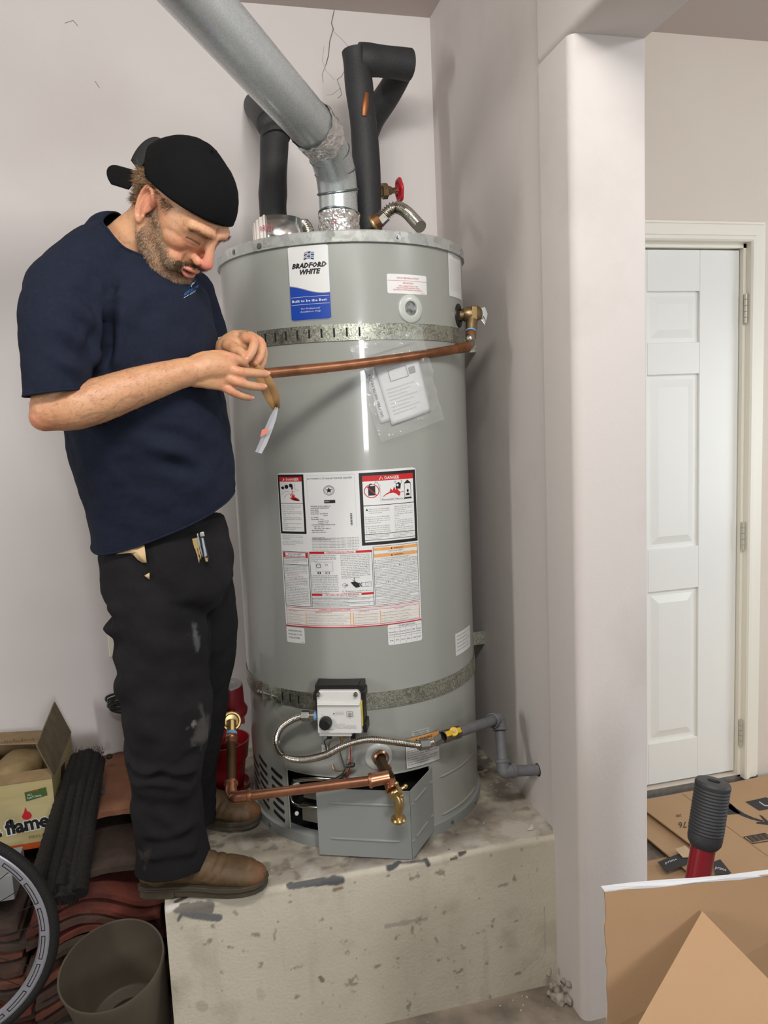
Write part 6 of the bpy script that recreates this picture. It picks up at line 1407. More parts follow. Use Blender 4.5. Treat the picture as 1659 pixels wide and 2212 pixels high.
def key(a, b, w1, w2, m):
    a, b = np.array(a, float), np.array(b, float); t = nrm(b-a); s_ = np.cross(t, [0, 1, 0]); L_ = np.linalg.norm(b-a); pts = [a-s_*w1, a+s_*w1, a+t*L_*.35+s_*w1, a+t*L_*.42+s_*w2]
    for k in range(5): pts += [a+t*L_*(.5+.1*k)+s_*w2*(1.5 if k % 2 else .9)]
    pts += [b, a+t*L_*.42-s_*w2*.8, a+t*L_*.35-s_*w1]; return MB().plate(pts, .002, (0, -1, 0)).build('key', m, KR, smooth=False)
key(K(419, 1163, -.002), K(430, 1217, -.002), .0040, .0024, M_brass); key(K(427, 1160, .003), K(437, 1204, .003), .0030, .0018, M_steel); key(K(423, 1162, .0), K(434, 1209, .0), .0030, .0018, M_brass)
# ---------------------------------------------------------------- boots
def boot(heel, toe, z0, tag_, halfw=.050):
    """heel, toe: xy on the ground; leather upper, welt, heel block"""
    a, b = np.array([*heel, 0.]), np.array([*toe, 0.]); f = nrm(b-a); s_ = np.array([-f[1], f[0], 0]); L_ = np.linalg.norm(b-a); Zv = np.array([0, 0, 1.])
    def Q(t, l, h): return a+f*L_*t+s_*l+Zv*(z0+h)
    out = [(0, .3), (.02, .62), (.08, .78), (.18, .80), (.30, .74), (.45, .76), (.60, .92), (.72, 1.0), (.84, .96), (.93, .78), (.98, .5), (1.0, .2)]
    def outline(scale, t0=0, t1=1, inn=0):
        pts = [(t, w_*halfw*scale) for t, w_ in out if t0 <= t <= t1]; return [(t, -w_) for t, w_ in pts]+[(t, w_) for t, w_ in reversed(pts)]
    root = person
    def slab(sc, h0, h1, t0, t1, name, m, curve=0):
        o_ = outline(sc, t0, t1); zc = lambda t: curve*max(0, (t-.72)/.28)**2
        mb = MB(); n_ = len(o_); mb.add([Q(t, w_, h0+zc(t)) for t, w_ in o_]+[Q(t, w_, h1+zc(t)) for t, w_ in o_], [tuple(range(n_))[::-1], tuple(range(n_, 2*n_))]+[(i, (i+1) % n_, (i+1) % n_+n_, i+n_) for i in range(n_)])
        return mb.build(name, m, bt, bevel=.0022)
    up = MB()
    limbu(up, [Q(.02, 0, .05), Q(.12, 0, .062), Q(.30, 0, .068), Q(.48, 0, .062), Q(.64, 0, .052), Q(.80, 0, .045), Q(.92, 0, .038), Q(.985, 0, .033)],
          [(.034, .030), (.040, .042), (.040, .046), (.041, .042), (.0455, .036), (.0465, .030), (.040, .024), (.022, .014)], Zv, 30, 5)
    up.limb([Q(.16, 0, .06), Q(.17, 0, .13), Q(.17, 0, .20)], [.046, .047, .052], 26, 5)
    up.limb([Q(.28, 0, .09), Q(.44, 0, .075)], [.040, .034], 20, 5); up.limb([Q(.88, 0, .043), Q(.92, 0, .042)], [.034, .026], 20, 4)
    me = remesh(up, .0045, 5, .5); co = get_co(me); no = get_no(me); t_ = ((co-a)@f)/L_; h_ = co[:, 2]-z0
    k_ = fbm(co*22, 3, 101)-.5; d_ = -.004*np.exp(-((t_-.56-.1*(h_-.06)/.05)/.018)**2)*(h_ > .05)-.003*np.exp(-((t_-.64-.1*(h_-.06)/.05)/.016)**2)*(h_ > .045)-.0035*np.exp(-((t_-.34)/.02)**2)*(h_ > .08)
    co = co+no*(k_*.006+d_)[:, None]; co[:, 2] = np.maximum(co[:, 2], z0+.016); set_co(me, co)
    c_ = np.tile(srgb((92, 71, 45)), (len(co), 1)); n1_ = fbm(co*30, 4, 102); n2_ = fbm(co*90, 3, 103)
    def mx(m, c, k=1.): nonlocal c_; m = (np.clip(m, 0, 1)*k)[:, None]; c_ = c_*(1-m)+srgb(c)*m
    mx((n1_-.45)*3, (68, 51, 33), .6); mx((t_-.86)/.08*(.5+n1_), (116, 74, 42), .7); mx((.12-t_)/.1*(.5+n1_), (120, 95, 56), .6); mx((n2_-.6)*6, (66, 50, 34), .6); mx(((h_-.085)/.03)*(t_ > .3), (92, 76, 52), .5)
    set_col(me, np.clip(c_, 0, 1))
    bt = obj_from('boot', me, M_boot, root); bt['label'] = tag_
    slab(1.02, .016, .030, 0, 1, 'welt', M_sole, .004); slab(1.0, .0, .017, .30, 1, 'outsole', M_sole, .008) if False else None
    o_ = slab(1.0, .0, .018, 0.0, .30, 'boot_heel', M_sole); slab(.98, .004, .018, .30, 1, 'outsole', M_sole, .006)
    pts = [Q(t, w_*1.0, .024+.004*max(0, (t-.72)/.28)**2) for t, w_ in outline(1.04)]; MB().sweep(pts, .003, 8, closed=True).build('welt_stitch', mat('welt_brown', (62, 52, 38), .8), bt)
    return bt
hR, tR = P(303, 1920, Z=ZP), P(576, 1925, Z=ZP)
bR = boot((P(306, 1917, Z=ZP+.01)[:2]), (P(578, 1912, Z=ZP+.01)[:2]), ZP+.002, 'right boot of scuffed brown leather with its heel over the platform edge')
bL = boot((-.135, 2.205), (P(562, 1775, Z=ZP+.01)[:2]), ZP+.002, 'left boot further back in the shade')
# ---------------------------------------------------------------- tape strip in the fingers
g0, g1, g2_ = P(530, 785, Y=1.688), P(552, 800, Y=1.690), P(588, 840, Y=1.70)
TS = thing('tape_strip', 'strip of brown paper and clear tape backing pinched between the fingers', 'tape', g1)
mb = MB(); ctr = [(530, 783, 1.69, 9), (548, 795, 1.692, 13), (566, 812, 1.695, 16), (580, 838, 1.70, 17), (590, 862, 1.705, 15), (597, 884, 1.71, 8)]
vs = []
for i, (u, v, yy, w_) in enumerate(ctr):
    nx_, ny_ = (ctr[min(i+1, 5)][0]-ctr[max(i-1, 0)][0], ctr[min(i+1, 5)][1]-ctr[max(i-1, 0)][1]); l_ = math.hypot(nx_, ny_); nx_, ny_ = -ny_/l_, nx_/l_
    for s_ in (-1, 0, 1): vs.append(P(u+nx_*w_*s_, v+ny_*w_*s_, Y=yy+.008*(s_ == 0)))
mb.add(vs, [(i*3+j, i*3+j+1, (i+1)*3+j+1, (i+1)*3+j) for i in range(5) for j in range(2)]); o = mb.build('brown_paper', mat('brown_paper', (156, 118, 72), .7, var=.4, vscale=30), TS); s_ = o.modifiers.new('s', 'SOLIDIFY'); s_.thickness = .0006
vs = []; c2 = [(598, 880, 1.71, 3), (590, 902, 1.71, 7), (579, 930, 1.712, 8), (568, 958, 1.714, 8), (558, 978, 1.715, 7)]
for i, (u, v, yy, w_) in enumerate(c2):
    for s_ in (-1, 0, 1): vs.append(P(u+w_*s_, v+w_*.3*s_, Y=yy+.005*(s_ == 0)))
M_film = mat('translucent_backing', (206, 206, 214), .25); M_film.node_tree.nodes['Principled BSDF'].inputs['Alpha'].default_value = .6
o = MB().add(vs, [(i*3+j, i*3+j+1, (i+1)*3+j+1, (i+1)*3+j) for i in range(4) for j in range(2)]).build('tape_backing', M_film, TS)
MB().add([P(u, v, Y=1.708) for u, v in ((566, 928), (580, 924), (577, 936), (562, 944))], [(0, 1, 2, 3)]).build('red_print', mat('faded_red', (206, 120, 104), .6), o)
# ================================================================== CLUTTER, LEFT SIDE
ORD = ['topmost', 'second', 'third', 'fourth', 'fifth', 'sixth', 'seventh', 'eighth', 'ninth', 'tenth', 'eleventh', 'twelfth']
def tile_mesh(kind, wdt, ln, th, amp, n=22, m=5):
    vs = []; fs = []
    for s_ in (0, 1):
        for j in range(m+1):
            for i in range(n+1):
                x = -wdt/2+wdt*i/n
                z = amp*math.cos(2*math.pi*(x+.03)/wdt*.98) if kind == 's' else amp*math.sqrt(max(0, 1-(2*x/wdt)**2))*1.6
                vs.append((x, ln*j/m, z+(th if s_ else 0)))
    N_ = (n+1)*(m+1)
    for j in range(m):
        for i in range(n):
            a = j*(n+1)+i; fs += [(a, a+n+1, a+n+2, a+1), (N_+a, N_+a+1, N_+a+n+2, N_+a+n+1)]
    for i in range(n): fs += [(i, i+1, N_+i+1, N_+i), (m*(n+1)+i, N_+m*(n+1)+i, N_+m*(n+1)+i+1, m*(n+1)+i+1)]
    for j in range(m): a = j*(n+1); b = a+n; fs += [(a, N_+a, N_+a+n+1, a+n+1), (b, b+n+1, N_+b+n+1, N_+b)]
    me = MB().add(vs, fs).mesh('clay_tile'); co = get_co(me); set_co(me, co+(fbm(co*40, 3, 5)[:, None]-.5)*np.array([.0015, .004, .003]))
    for p in me.polygons: p.use_smooth = abs(p.normal.y) < .6
    return me
TM = [mat('terracotta_'+k, c, .88, var=.7, vscale=16, col2=c2, bump=.5, bscale=90) for k, c, c2 in (('red', (112, 54, 42), (72, 40, 34)), ('brown', (86, 58, 47), (56, 43, 37)), ('orange', (118, 68, 50), (82, 54, 43)), ('dusty', (80, 64, 55), (52, 44, 38)))]
tm_s = [tile_mesh('s', .335, .40, .014, .026+.003*k) for k in range(3)]; random.seed(11)
GRP = 'clay tiles piled beside the platform'
for c, (xc, y0, nl, pile) in enumerate(((-.335, 2.02, 11, 'pile beside the platform'), (-.685, 2.03, 11, 'pile behind the bicycle wheel'))):
    for k in range(nl):
        me = tm_s[random.randrange(3)].copy(); o = bpy.data.objects.new('clay_tile', me); scn.collection.objects.link(o)
        me.materials.append(TM[[0, 0, 1, 0, 3, 1, 2, 1, 3, 2, 1][k] if c == 0 else [3, 1, 3, 2, 1, 2, 3, 2, 0, 1, 0][k]]); ORG[o.name] = Vector()
        o.location = (xc+random.uniform(-.012, .008), y0+random.uniform(-.018, .018), .325-k*.0298+.003); o.rotation_euler = (random.uniform(-.01, .01), random.uniform(-.012, .012), random.uniform(-.04, .04))
        o['label'] = 'wavy clay tile, %s of the %s' % (ORD[k], pile); o['category'] = 'clay tile'; o['group'] = GRP
def arch_tile(loc, rz, m, label, wdt=.30, ln=.42, amp=.042, tilt=0):
    me = tile_mesh('a', wdt, ln, .016, amp, 26, 6); me.materials.append(m); o = bpy.data.objects.new('clay_tile', me); scn.collection.objects.link(o); ORG[o.name] = Vector()
    o.location = loc; o.rotation_euler = (tilt, 0, rz); o['label'] = label; o['category'] = 'clay tile'; o['group'] = 'arched clay tiles on top of the pile'; return o
tf = P(240, 1782, Y=2.23)
arch_tile((-.285, 2.06, .352), .0, TM[3], 'grey dusty arched clay tile in the shade under the orange one', .31, .40, .030)
arch_tile((-.295, 2.235, .402), .02, mat('terracotta_pale', (146, 100, 74), .88, var=.5, vscale=12, col2=(118, 78, 58), bump=.5, bscale=90), 'big pale orange arched clay tile against the wall behind the boot', .33, .42, .044)
# scraps on the tile
q = P(215, 1722, Y=2.36)
t = thing('foam_scrap', 'short grey scrap of split pipe foam lying on the pale tile', 'foam scrap', q); path = [q+np.array([.022*math.cos(a), .004*math.sin(a*2), .020*math.sin(a)]) for a in np.linspace(.9, 6.6, 16)]
MB().sweep(path, [(.006, .017)]*16, 10, up=(0, 1, .25)).build('foam_ring', mat('grey_foam', (66, 68, 68), .7, bump=.4, bscale=150), t)
q = P(236, 1634, Y=2.5); MB().ell(q, (.011, .012, .008), n=14, m=8).build('bark_scrap', mat('dark_scrap', (44, 40, 24), .8, bump=.5), None, loc=q, label='small dark oval scrap at the back of the pale tile', cat='scrap')
# fire log carton
bx1 = -.455; yf, ybk = 2.25, 2.60; zb, zt = .405, .602; bx0 = -.90
FB = thing('firelog_box', 'opened yellow firelog carton with red flame print on the tile pile', 'box', ((bx0+bx1)/2, yf, zb))
M_kr = mat('printed_cream_card', (186, 174, 128), .6, var=.5, vscale=5, col2=(166, 148, 98), stretch=(1, 1, 9)); M_kin = mat('raw_card', (150, 126, 92), .85, var=.4, vscale=20); M_side = mat('printed_wood_card', (150, 128, 84), .6, var=.8, vscale=30, col2=(66, 44, 26), thr=(.5, .6))
th = .004
MB().box((bx0, yf, zb), (bx1, yf+th, zt)).build('front_panel', M_kr, FB, smooth=False)
MB().box((bx1-th, yf+th, zb), (bx1, ybk, zt)).build('side_panel', M_kr, FB, smooth=False)
MB().box((bx0, ybk-th, zb), (bx1-th, ybk, zt)).build('back_panel', M_kin, FB, smooth=False)
MB().box((bx0, yf+th, zb), (bx0+th, ybk-th, zt)).build('side_panel', M_kr, FB, smooth=False)
MB().box((bx0+th, yf+th, zb), (bx1-th, ybk-th, zb+th)).build('bottom', M_kin, FB, smooth=False)
MB().plate([(bx1, yf+.01, zt), (bx1, ybk-.01, zt), P(116, 1517, Y=2.56), P(77, 1611, Y=2.25)], .004).build('side_flap', mat('torn_flap_card', (118, 104, 80), .75, var=.5, vscale=30, col2=(84, 70, 50)), FB, smooth=False)
fl_b = MB().plate([P(-60, 1612, Y=2.5), P(84, 1607, Y=2.46), P(90, 1580, Y=2.6), P(-60, 1588, Y=2.62)], .004).build('back_flap', M_kin, FB, smooth=False)
MB().plate([(bx0, yf, zt), (bx1, yf, zt), (bx1-.01, yf+.045, zt+.012), (bx0, yf+.045, zt+.010)], .003).build('front_flap', M_kin, FB, smooth=False)
mpF = lambda x, y, l: np.array([x, yf-.0006-.0003*l, y]); pr = Print(mpF)
GRN = mat('green_ink', (62, 92, 40), .5); REDF = mat('flame_red', (190, 26, 44), .45); ORB = mat('orange_band', (190, 84, 30), .5)
pr.rect(bx0, zb, bx1, zb+.018, ORB, 1)
pr.poly([(bx1-.075, zt-.028), (bx1-.018, zt-.021), (bx1-.016, zt-.046), (bx1-.073, zt-.055)], GRN, 1); 
pr.text('new', bx1-.055, zt-.030, .008, ORB, rot=.1, lift=3); pr.text('ALL', bx1-.068, zt-.040, .006, PAPER, rot=.1, lift=3); pr.text('NATURAL', bx1-.068, zt-.049, .006, PAPER, rot=.1, lift=3)
fy = zb+.052
def flame_text(x, m, b, l, dx=0): pr.text('flame', x, fy, .052, m, width=.125+dx, lift=l, bold=b, rot=.06, res=3)
pr.text('flame', bx1-.136, fy, .040, PAPER, width=.122, lift=1, bold=.075, rot=.07, res=3); pr.text('flame', bx1-.133, fy+.001, .040, INK, width=.116, lift=3, bold=.035, rot=.07, res=3)
pr.text('dura', bx1-.247, fy-.008, .040, PAPER, width=.106, lift=1, bold=.075, rot=.07, res=3); pr.text('dura', bx1-.245, fy-.007, .040, INK, width=.102, lift=3, bold=.035, rot=.07, res=3)
fx, fz = bx1-.075, fy+.048
pr.poly([(fx-.013, fz), (fx-.010, fz-.008), (fx, fz-.012), (fx+.010, fz-.008), (fx+.013, fz), (fx+.008, fz+.010), (fx+.002, fz+.013), (fx-.002, fz+.026), (fx-.006, fz+.012)], REDF, 3)
pr.text('FIRELOGS', bx1-.075, zb+.030, .009, mat('tan_ink', (150, 130, 84), .6), width=.062, rot=.06)
pr.build(bpy.data.objects[[o.name for o in FB.children if o.name.startswith('front_panel')][0]], {})
pr = Print(lambda x, y, l: np.array([bx1+.0006+.0003*l, x, y])); pr.poly([(yf+.05, zb+.02), (yf+.13, zb+.03), (yf+.2, zb+.16), (yf+.14, zb+.17), (yf+.08, zb+.10)], mat('bark_ink', (62, 36, 22), .6)); pr.build([o for o in FB.children if o.name.startswith('side_panel')][0], {})
pr = Print(lambda x, y, l: P(x, -y, Y=2.49-.002)+np.array([0, 0, 0])); pr.text('allie/Indiana', 2, -1612+3, 9, mat('brown_ink', (92, 66, 48), .6), width=74, rot=.12)
pr.build(fl_b, {})
for k in range(2):
    lx = -.585-.145*k; lg = MB().sweep([(lx-.0+.135*j/6-.045, yf+.03, zt-.052+.004*math.sin(j*2)) for j in range(7)], [(.040, .046)]*7, 14); 
    me = MB().ell((lx, (yf+ybk)/2, zt-.035), (.068, .155, .045), n=20, m=12).build('firelog_wrap', mat('wrap_paper', (160, 140, 98), .6, var=.6, vscale=14, col2=(110, 88, 54), bump=.6, bscale=40), FB)
# bundle of black plastic mesh rolls
MBu = thing('mesh_bundle', 'bundle of black plastic mesh rolls leaning across the tiles beside the carton', 'mesh rolls', P(140, 1920, Y=1.97))
M_mesh = mat('black_mesh', (16, 14, 12), .85, var=.5, vscale=260, col2=(38, 32, 27))
random.seed(4)
for k, (u0, v0, u1, v1) in enumerate(((164, 1636, 78, 1918), (178, 1630, 104, 1936), (192, 1626, 132, 1946), (206, 1632, 152, 1944), (216, 1642, 172, 1930), (186, 1640, 128, 1920), (170, 1650, 104, 1925))):
    back = k > 4
    a, b = P(u0, v0, Y=2.44+(.03 if back else 0)), P(u1, v1, Y=1.965+(.02 if back else 0)); L_ = np.linalg.norm(b-a)
    pts = [a+(b-a)*t+np.array([0, 0, .012*math.sin(t*3.1)]) for t in np.linspace(0, 1, 60)]
    MB().sweep(pts, [.0165+.0012*math.sin(i*2.4)+.004*(i/60) for i in range(60)], 14).build('mesh_roll', M_mesh, MBu, auto=25)
rng = np.random.default_rng(9); vs = []; fs = []
for e0, sgn in ((P(190, 1632, Y=2.44), 1), (P(132, 1938, Y=1.965), -1)):
    for k in range(260):
        p = e0+np.array([rng.uniform(-.045, .045), rng.uniform(-.02, .02), rng.uniform(-.015, .015)]); d_ = np.array([rng.normal(0, .3), .5*sgn+rng.normal(0, .3), .6*sgn+rng.normal(0, .3)]); d_ = nrm(d_)*rng.uniform(.006, .026); s_ = nrm(np.cross(d_, [0, 1, .3]))*.0007; b = len(vs); vs += [p-s_, p+s_, p+d_]; fs.append((b, b+1, b+2))
MB().add(vs, fs).build('frayed_ends', M_mesh, MBu, smooth=False, kind='stuff')
# bicycle wheel
wc = P(-152, 2042, Y=1.90); Rr = .243; BW = thing('bicycle_wheel', 'bicycle wheel with black tire and silver rim leaning at the left edge', 'wheel', (wc[0], wc[1], 0))
def ringpts(r_, y_=0, n=96): return [wc+np.array([r_*math.cos(a), y_, r_*math.sin(a)]) for a in np.linspace(0, 2*math.pi, n+1)[:-1]]
MB().sweep(ringpts(Rr+.030), (.0135), 18, closed=True).build('tire', mat('tire_rubber', (24, 22, 20), .75, bump=.5, bscale=300), BW)
mb = MB(); vs = []; prof = [(-.010, Rr+.022), (-.0115, Rr+.018), (-.010, Rr+.0005), (0, Rr-.004), (.010, Rr+.0005), (.0115, Rr+.018), (.010, Rr+.022)]; n = 96
for a in np.linspace(0, 2*math.pi, n+1)[:-1]:
    for y_, r_ in prof: vs.append(wc+np.array([r_*math.cos(a), y_, r_*math.sin(a)]))
mb.add(vs, [(i*7+j, ((i+1) % n)*7+j, ((i+1) % n)*7+(j+1) % 7, i*7+(j+1) % 7) for i in range(n) for j in range(7)]); rim = mb.build('rim', mat('brushed_rim', (170, 172, 182), .35, metal=.5), BW, auto=25)
pr = Print(lambda a, r_, l: wc+np.array([r_*math.cos(a), -.0112-.0003*l, r_*math.sin(a)]))
a0 = -1.2
for k in range(22):
    a = a0+k*.29
    for dr in (Rr+.0030, Rr+.0105):
        for j in range(6): pr.poly([(a+j*.04, dr), (a+(j+1)*.04, dr), (a+(j+1)*.04, dr+.0018), (a+j*.04, dr+.0018)], INK)
    pr.poly([(a, Rr+.003), (a+.008, Rr+.003), (a+.008, Rr+.012), (a, Rr+.012)], INK); pr.poly([(a+.232, Rr+.003), (a+.24, Rr+.003), (a+.24, Rr+.012), (a+.232, Rr+.012)], INK)
pr.build(rim, {})
MB().lathe([(0, -.04), (.012, -.04), (.02, -.03), (.02, -.026), (.012, -.022), (.012, .022), (.02, .026), (.02, .03), (.012, .04), (0, .04)], wc, (0, 1, 0), n=20).build('hub', M_steel, BW)
for k in range(28):
    a = 2*math.pi*k/28; b_ = a+(.5 if k % 2 else -.5); y_ = .028 if (k//2) % 2 else -.028
    MB().cyl(wc+np.array([.018*math.cos(b_), y_, .018*math.sin(b_)]), wc+np.array([(Rr-.006)*math.cos(a), 0, (Rr-.006)*math.sin(a)]), .0010, n=5).build('spoke', M_dark, BW)
MB().box((-.80, 2.06, .372), (-.535, 2.20, .442)).build('white_carton', mat('white_card', (160, 160, 160), .7, var=.3, vscale=6), None, bevel=.002, loc=(-.66, 2.13, .372), label='low white carton on the tiles seen through the wheel', cat='box')
# taupe pot
pc_ = np.array([-.283, 1.852, .285]); pn = nrm([-.10, -.27, 1]); PH = .25
TP = thing('plastic_pot', 'large empty taupe plastic planter tilted in the corner beside the platform', 'planter', pc_-pn*PH)
M_taupe = mat('taupe_plastic', (88, 80, 68), .55, var=.25, vscale=6, bump=.1, bscale=80)
MB().lathe([(.092, -PH), (.100, -PH+.01), (.122, -.03), (.126, -.002), (.125, .001), (.121, 0), (.117, -.03), (.097, -PH+.05), (.090, -PH+.045), (0, -PH+.042)], pc_, pn, n=64).build('pot_wall', M_taupe, TP, auto=60)
MB().lathe([(.0, -PH+.044), (.072, -PH+.044), (.074, -PH+.040)], pc_, pn, n=40).build('pot_floor', mat('pot_recess_shade', (48, 40, 34), .9), TP)  # dark disc paints the shaded recess at the pot bottom
# red pot with saucer
RP = thing('plant_pot', 'glossy red plastic plant pot in its saucer behind the copper riser', 'plant pot', (.022, 2.36, ZP))
M_rpot = mat('red_plastic', (128, 18, 24), .28, coat=.4); c_ = (.022, 2.36, 0)
MB().lathe([(.055, ZP+.012), (.058, ZP+.014), (.070, ZP+.110), (.076, ZP+.112), (.084, ZP+.166), (.085, ZP+.170), (.081, ZP+.170), (.074, ZP+.128), (.068, ZP+.126), (.054, ZP+.02), (0, ZP+.02)], c_, n=64).build('pot', M_rpot, RP, auto=50)
MB().lathe([(0, ZP+.001), (.062, ZP+.001), (.072, ZP+.012), (.078, ZP+.030), (.075, ZP+.030), (.069, ZP+.014), (.060, ZP+.009), (0, ZP+.009)], c_, n=64).build('saucer', M_rpot, RP, auto=50)
# cable coil on the wall
cc_ = P(272, 1514, Y=2.635); CBL = thing('cable_coil', 'coil of black cable hanging by the wall behind the trouser leg', 'cable', cc_)
for k in range(5):
    rx, rz = .062-.004*(k % 3), .017-.003*(k % 2); oz = -.010*k*.7+.012
    MB().sweep([cc_+np.array([rx*math.cos(a)+.002*k, -.008+.006*math.sin(a*1)-.003*k, oz+rz*math.sin(a)+.15*rx*-math.cos(a)*.6]) for a in np.linspace(0, 2*math.pi, 41)[:-1]], .0040, 8, closed=True).build('cable_loop', M_blackp, CBL)
MB().cyl(cc_+[.03, -.01, .01], cc_+[.03, .03, .015], .004, n=8).build('wall_hook', M_zinc, CBL)
# dark rubbish on the floor by the planter
rb = MB(); random.seed(8)
for k in range(26): rb.ell((random.uniform(-.52, -.40), random.uniform(1.55, 1.78), random.uniform(.0, .03)), (random.uniform(.01, .035), random.uniform(.01, .03), random.uniform(.006, .02)), n=8, m=6)
me = remesh(rb, .006, 1); obj_from('leaf_litter', me, mat('dark_litter', (30, 26, 22), .9, var=.7, vscale=40, bump=.6, col2=(60, 54, 48)), loc=(-.46, 1.66, 0), label='dark rubbish on the floor between the wheel and the planter', cat='debris')
# ================================================================== RIGHT SIDE
M_card = mat('kraft_card', (182, 148, 112), .8, var=.3, vscale=4, col2=(166, 132, 98), bump=.05, bscale=200); M_ced = mat('card_edge', (150, 112, 74), .85)
def card(name, quad, z, label):
    t = thing(name, label, 'cardboard', P(*quad[0], Z=z)); pts = [P(u, v, Z=z) for u, v in quad]
    pts = [np.array([p[0], p[1], z]) for p in pts]; b = MB().plate(pts, .005, (0, 0, 1)).build('sheet', M_card, t, smooth=False); return t, b
tC, bC = card('cardboard_sheet', [(1330, 1880), (1700, 1790), (2000, 2080), (1480, 2090)], .006, 'lowest flattened carton, mostly hidden, beside the pillar foot')
tB, bB = card('cardboard_sheet', [(1345, 1768), (1700, 1700), (1900, 1980), (1570, 1956)], .022, 'middle flattened carton with its edge showing under the top one')
tA, bA = card('cardboard_sheet', [(1372, 1736), (1720, 1664), (1960, 1850), (1640, 1938)], .040, 'top flattened brown carton with black arrow and barcode print')
zA = .0456; mpA = lambda x, y, l: np.array([*P(x, -y, Z=zA+.0004*l)[:2], zA+.0004*l]); pr = Print(mpA); DKP = mat('charcoal_print', (52, 50, 52), .7)
arc = [(1556, 1722), (1570, 1736), (1588, 1750), (1606, 1760), (1626, 1768), (1648, 1774)]
for k in range(5):
    w0, w1 = [9, 8, 7, 5, 4, 3][k:k+2]; (x0, y0), (x1, y1) = arc[k:k+2]; pr.poly([(x0-w0*.5, -y0-w0*.5), (x1-w1*.5, -y1-w1*.5), (x1+w1*.5, -y1+w1*.5), (x0+w0*.5, -y0+w0*.5)], DKP)
pr.poly([(1640, -1760), (1646, -1762), (1664, -1778), (1662, -1782), (1634, -1779), (1634, -1776), (1652, -1775)], DKP)
pr.poly([(1560, -1748), (1578, -1736), (1600, -1757), (1572, -1760)], DKP)
pr.poly([(1610, -1732), (1655, -1722), (1690, -1742), (1640, -1751)], DKP, 1); pr.poly([(1622, -1733), (1633, -1731), (1650, -1744), (1640, -1746)], PAPER, 2) if False else None
pr.stroke([(1640, -1732), (1652, -1740), (1670, -1741)], 2.5, mat('pale_print', (190, 188, 190), .6), 3)
for (x0, y0), (x1, y1) in (((1606, 1808), (1652, 1800)), ((1652, 1800), (1676, 1814)), ((1676, 1814), (1626, 1822)), ((1626, 1822), (1606, 1808))): pr.stroke([(x0, -y0), (x1, -y1)], 1.8, DKP)
for k in range(11): pr.stroke([(1614+k*3.6, -1808+k*.7), (1628+k*3.6, -1819+k*.7)], 1.6 if k % 3 else 2.6, DKP)
pr.text('176', 1489, -1774, 13, DKP, width=24, rot=math.pi*1.03, res=2); pr.text('2MM', 1472, -1758, 6, DKP, width=12, rot=math.pi*1.03)
pr.stroke([(1475, -1715), (1660, -1850)], .8, M_ced); pr.build(bA, {})
pr = Print(lambda x, y, l: np.array([*P(x, -y, Z=zA+.0006+.0004*l)[:2], zA+.0006+.0004*l])); pr.poly([(1540, -1862), (1556, -1856), (1580, -1886), (1545, -1890)], DKP); pr.text('prime', 1545, -1876, 7, PAPER, width=24, rot=-.25, lift=3); pr.build(bA, {})
tD = thing('torn_flap', 'torn carton corner with black printed tape sticking out under the top sheet', 'cardboard', P(1440, 1870, Z=.03))
b_ = MB().plate([P(1421, 1862, Z=.032), P(1470, 1842, Z=.044), P(1500, 1858, Z=.044), P(1440, 1884, Z=.03)], .002).build('printed_tape', DKP, tD, smooth=False)
MB().plate([P(1458, 1834, Z=.05), P(1480, 1826, Z=.056), P(1505, 1850, Z=.05), P(1475, 1852, Z=.046)], .002).build('torn_liner', mat('torn_paper', (196, 170, 136), .8, bump=.6, bscale=60), tD, smooth=False)
pr = Print(lambda x, y, l: P(x, -y, Z=.0475+.0004*l)); pr.text('prime', 1438, -1866, 5, PAPER, width=26, rot=.35); pr.build(b_, {})
# tool handle with ribbed grip
g1, g0, gb = P(1541, 1688, Y=1.05), P(1521, 1822, Y=1.045), P(1478, 2060, Y=1.03)
JH = thing('jack_handle', 'red steel tool handle with a ribbed black rubber grip behind the open carton', 'tool', gb); gx = nrm(g1-g0); Lg = np.linalg.norm(g1-g0)
prof = [(.022, -.004), (.0265, .003)]
for k in range(34): prof += [(.0272+.0011*(k % 2)*(1 if k > 4 else .4), .008+(Lg-.016)*k/33)]
prof += [(.0285, Lg-.004), (.0265, Lg), (.0105, Lg+.001), (.0095, Lg-.003), (.0095, Lg-.05), (0, Lg-.05)]
MB().lathe(prof, g0, gx, n=36).build('grip', mat('rubber_grip', (52, 53, 55), .55, bump=.15, bscale=200), JH, auto=25)
MB().cyl(gb, g0+gx*.01, .0195, n=28).build('tube', mat('dark_red_enamel', (132, 18, 30), .3, coat=.4), JH)
base_z = gb-gx*.5; 
MB().cyl(gb-gx*((gb[2]-.05)/gx[2]), gb, .0195, n=20).build('tube', MATS['dark_red_enamel'], JH); fo = gb-gx*((gb[2]-.05)/gx[2]); MB().box((fo[0]-.10, fo[1]-.06, 0), (fo[0]+.10, fo[1]+.06, .06)).build('jack_base', MATS['dark_red_enamel'], JH, bevel=.01)
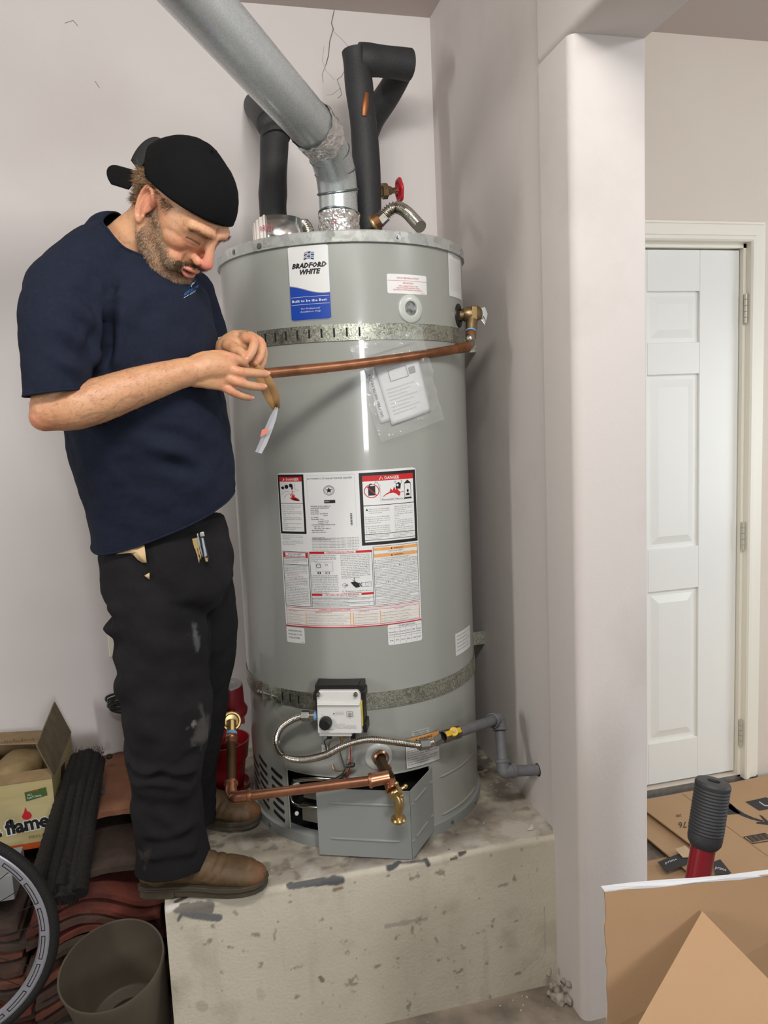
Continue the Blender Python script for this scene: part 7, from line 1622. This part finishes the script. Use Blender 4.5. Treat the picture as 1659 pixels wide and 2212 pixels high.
# open carton in the foreground
CT = thing('open_carton', 'open cardboard carton in the right foreground with raised flap and white outside', 'box', (.72, .75, 0))
TL = P(1306, 1927, Y=.90); TR_ = P(1700, 1889, Z=TL[2]); dx_ = nrm(np.array([TR_[0]-TL[0], TR_[1]-TL[1], 0])); dn2 = np.array([-dx_[1], dx_[0], 0])
TRr = TL+dx_*.46; zf = TL[2]-.30
M_white = mat('white_liner', (226, 228, 234), .6); 
def panel(name, quad, nrm2, t=.0042):
    n_ = nrm(nrm2); q = [np.array(p) for p in quad]
    MB().plate(q, t*.8, n_).build(name, M_card, CT, smooth=False); MB().plate([p+n_*t*.8 for p in q], t*.25, n_).build('outer_liner', M_white, CT, smooth=False)
BLc = P(1313, 2225, Y=.885); rag = [TL+(BLc-TL)*k/16+dx_*random.uniform(-.0016, .0016) for k in range(17)]
vlow = [TL+np.array([0, 0, -.34]), TRr+np.array([0, 0, -.34])]
wav = [TL+dx_*.46*k/14+np.array([0, 0, .0012*math.sin(k*1.9)]) for k in range(15)]
panel('raised_flap', wav+[vlow[1]]+rag[::-1][:-1], dn2)
MB().plate([TL+dx_*.46*k/10+np.array([0, 0, .0015*math.sin(k*2.1)]) for k in range(11)]+[TL+dx_*.46*k/10+dn2*(.014+.002*math.sin(k*1.3))+np.array([0, 0, -.002]) for k in range(10, -1, -1)], .002, (0, 0, 1)).build('folded_rim', M_white, CT, smooth=False)
_r = P(1512, 1966, Y=.905)-CAM; Ap = CAM+_r*(((TL-CAM)@dn2)/(_r@dn2)); Ap = Ap-dn2*.006
Bp = P(1365, 2240, Y=.80); Cp_ = P(1720, 2180, Y=.74)
MB().plate([Ap, Bp, Bp+(Cp_-Ap)*.9, Cp_+(Cp_-Ap)*.2], .0045).build('folded_flap', M_card, CT, smooth=False)
zb2 = TL[2]-.32; c00 = TL+dx_*.0; W_c, D_c = .46, .34
cor = [TL, TRr, TRr-dn2*D_c, TL-dn2*D_c]; cor = [np.array([p[0], p[1], 0]) for p in cor]
for a, b, nn_ in ((0, 1, dn2), (1, 2, dx_), (2, 3, -dn2), (3, 0, -dx_)):
    panel('side_panel', [cor[a]+[0, 0, .01], cor[b]+[0, 0, .01], cor[b]+[0, 0, zb2], cor[a]+[0, 0, zb2]], nn_)
MB().plate([p+np.array([0, 0, .002]) for p in cor], .005, (0, 0, 1)).build('bottom_panel', M_card, CT, smooth=False)
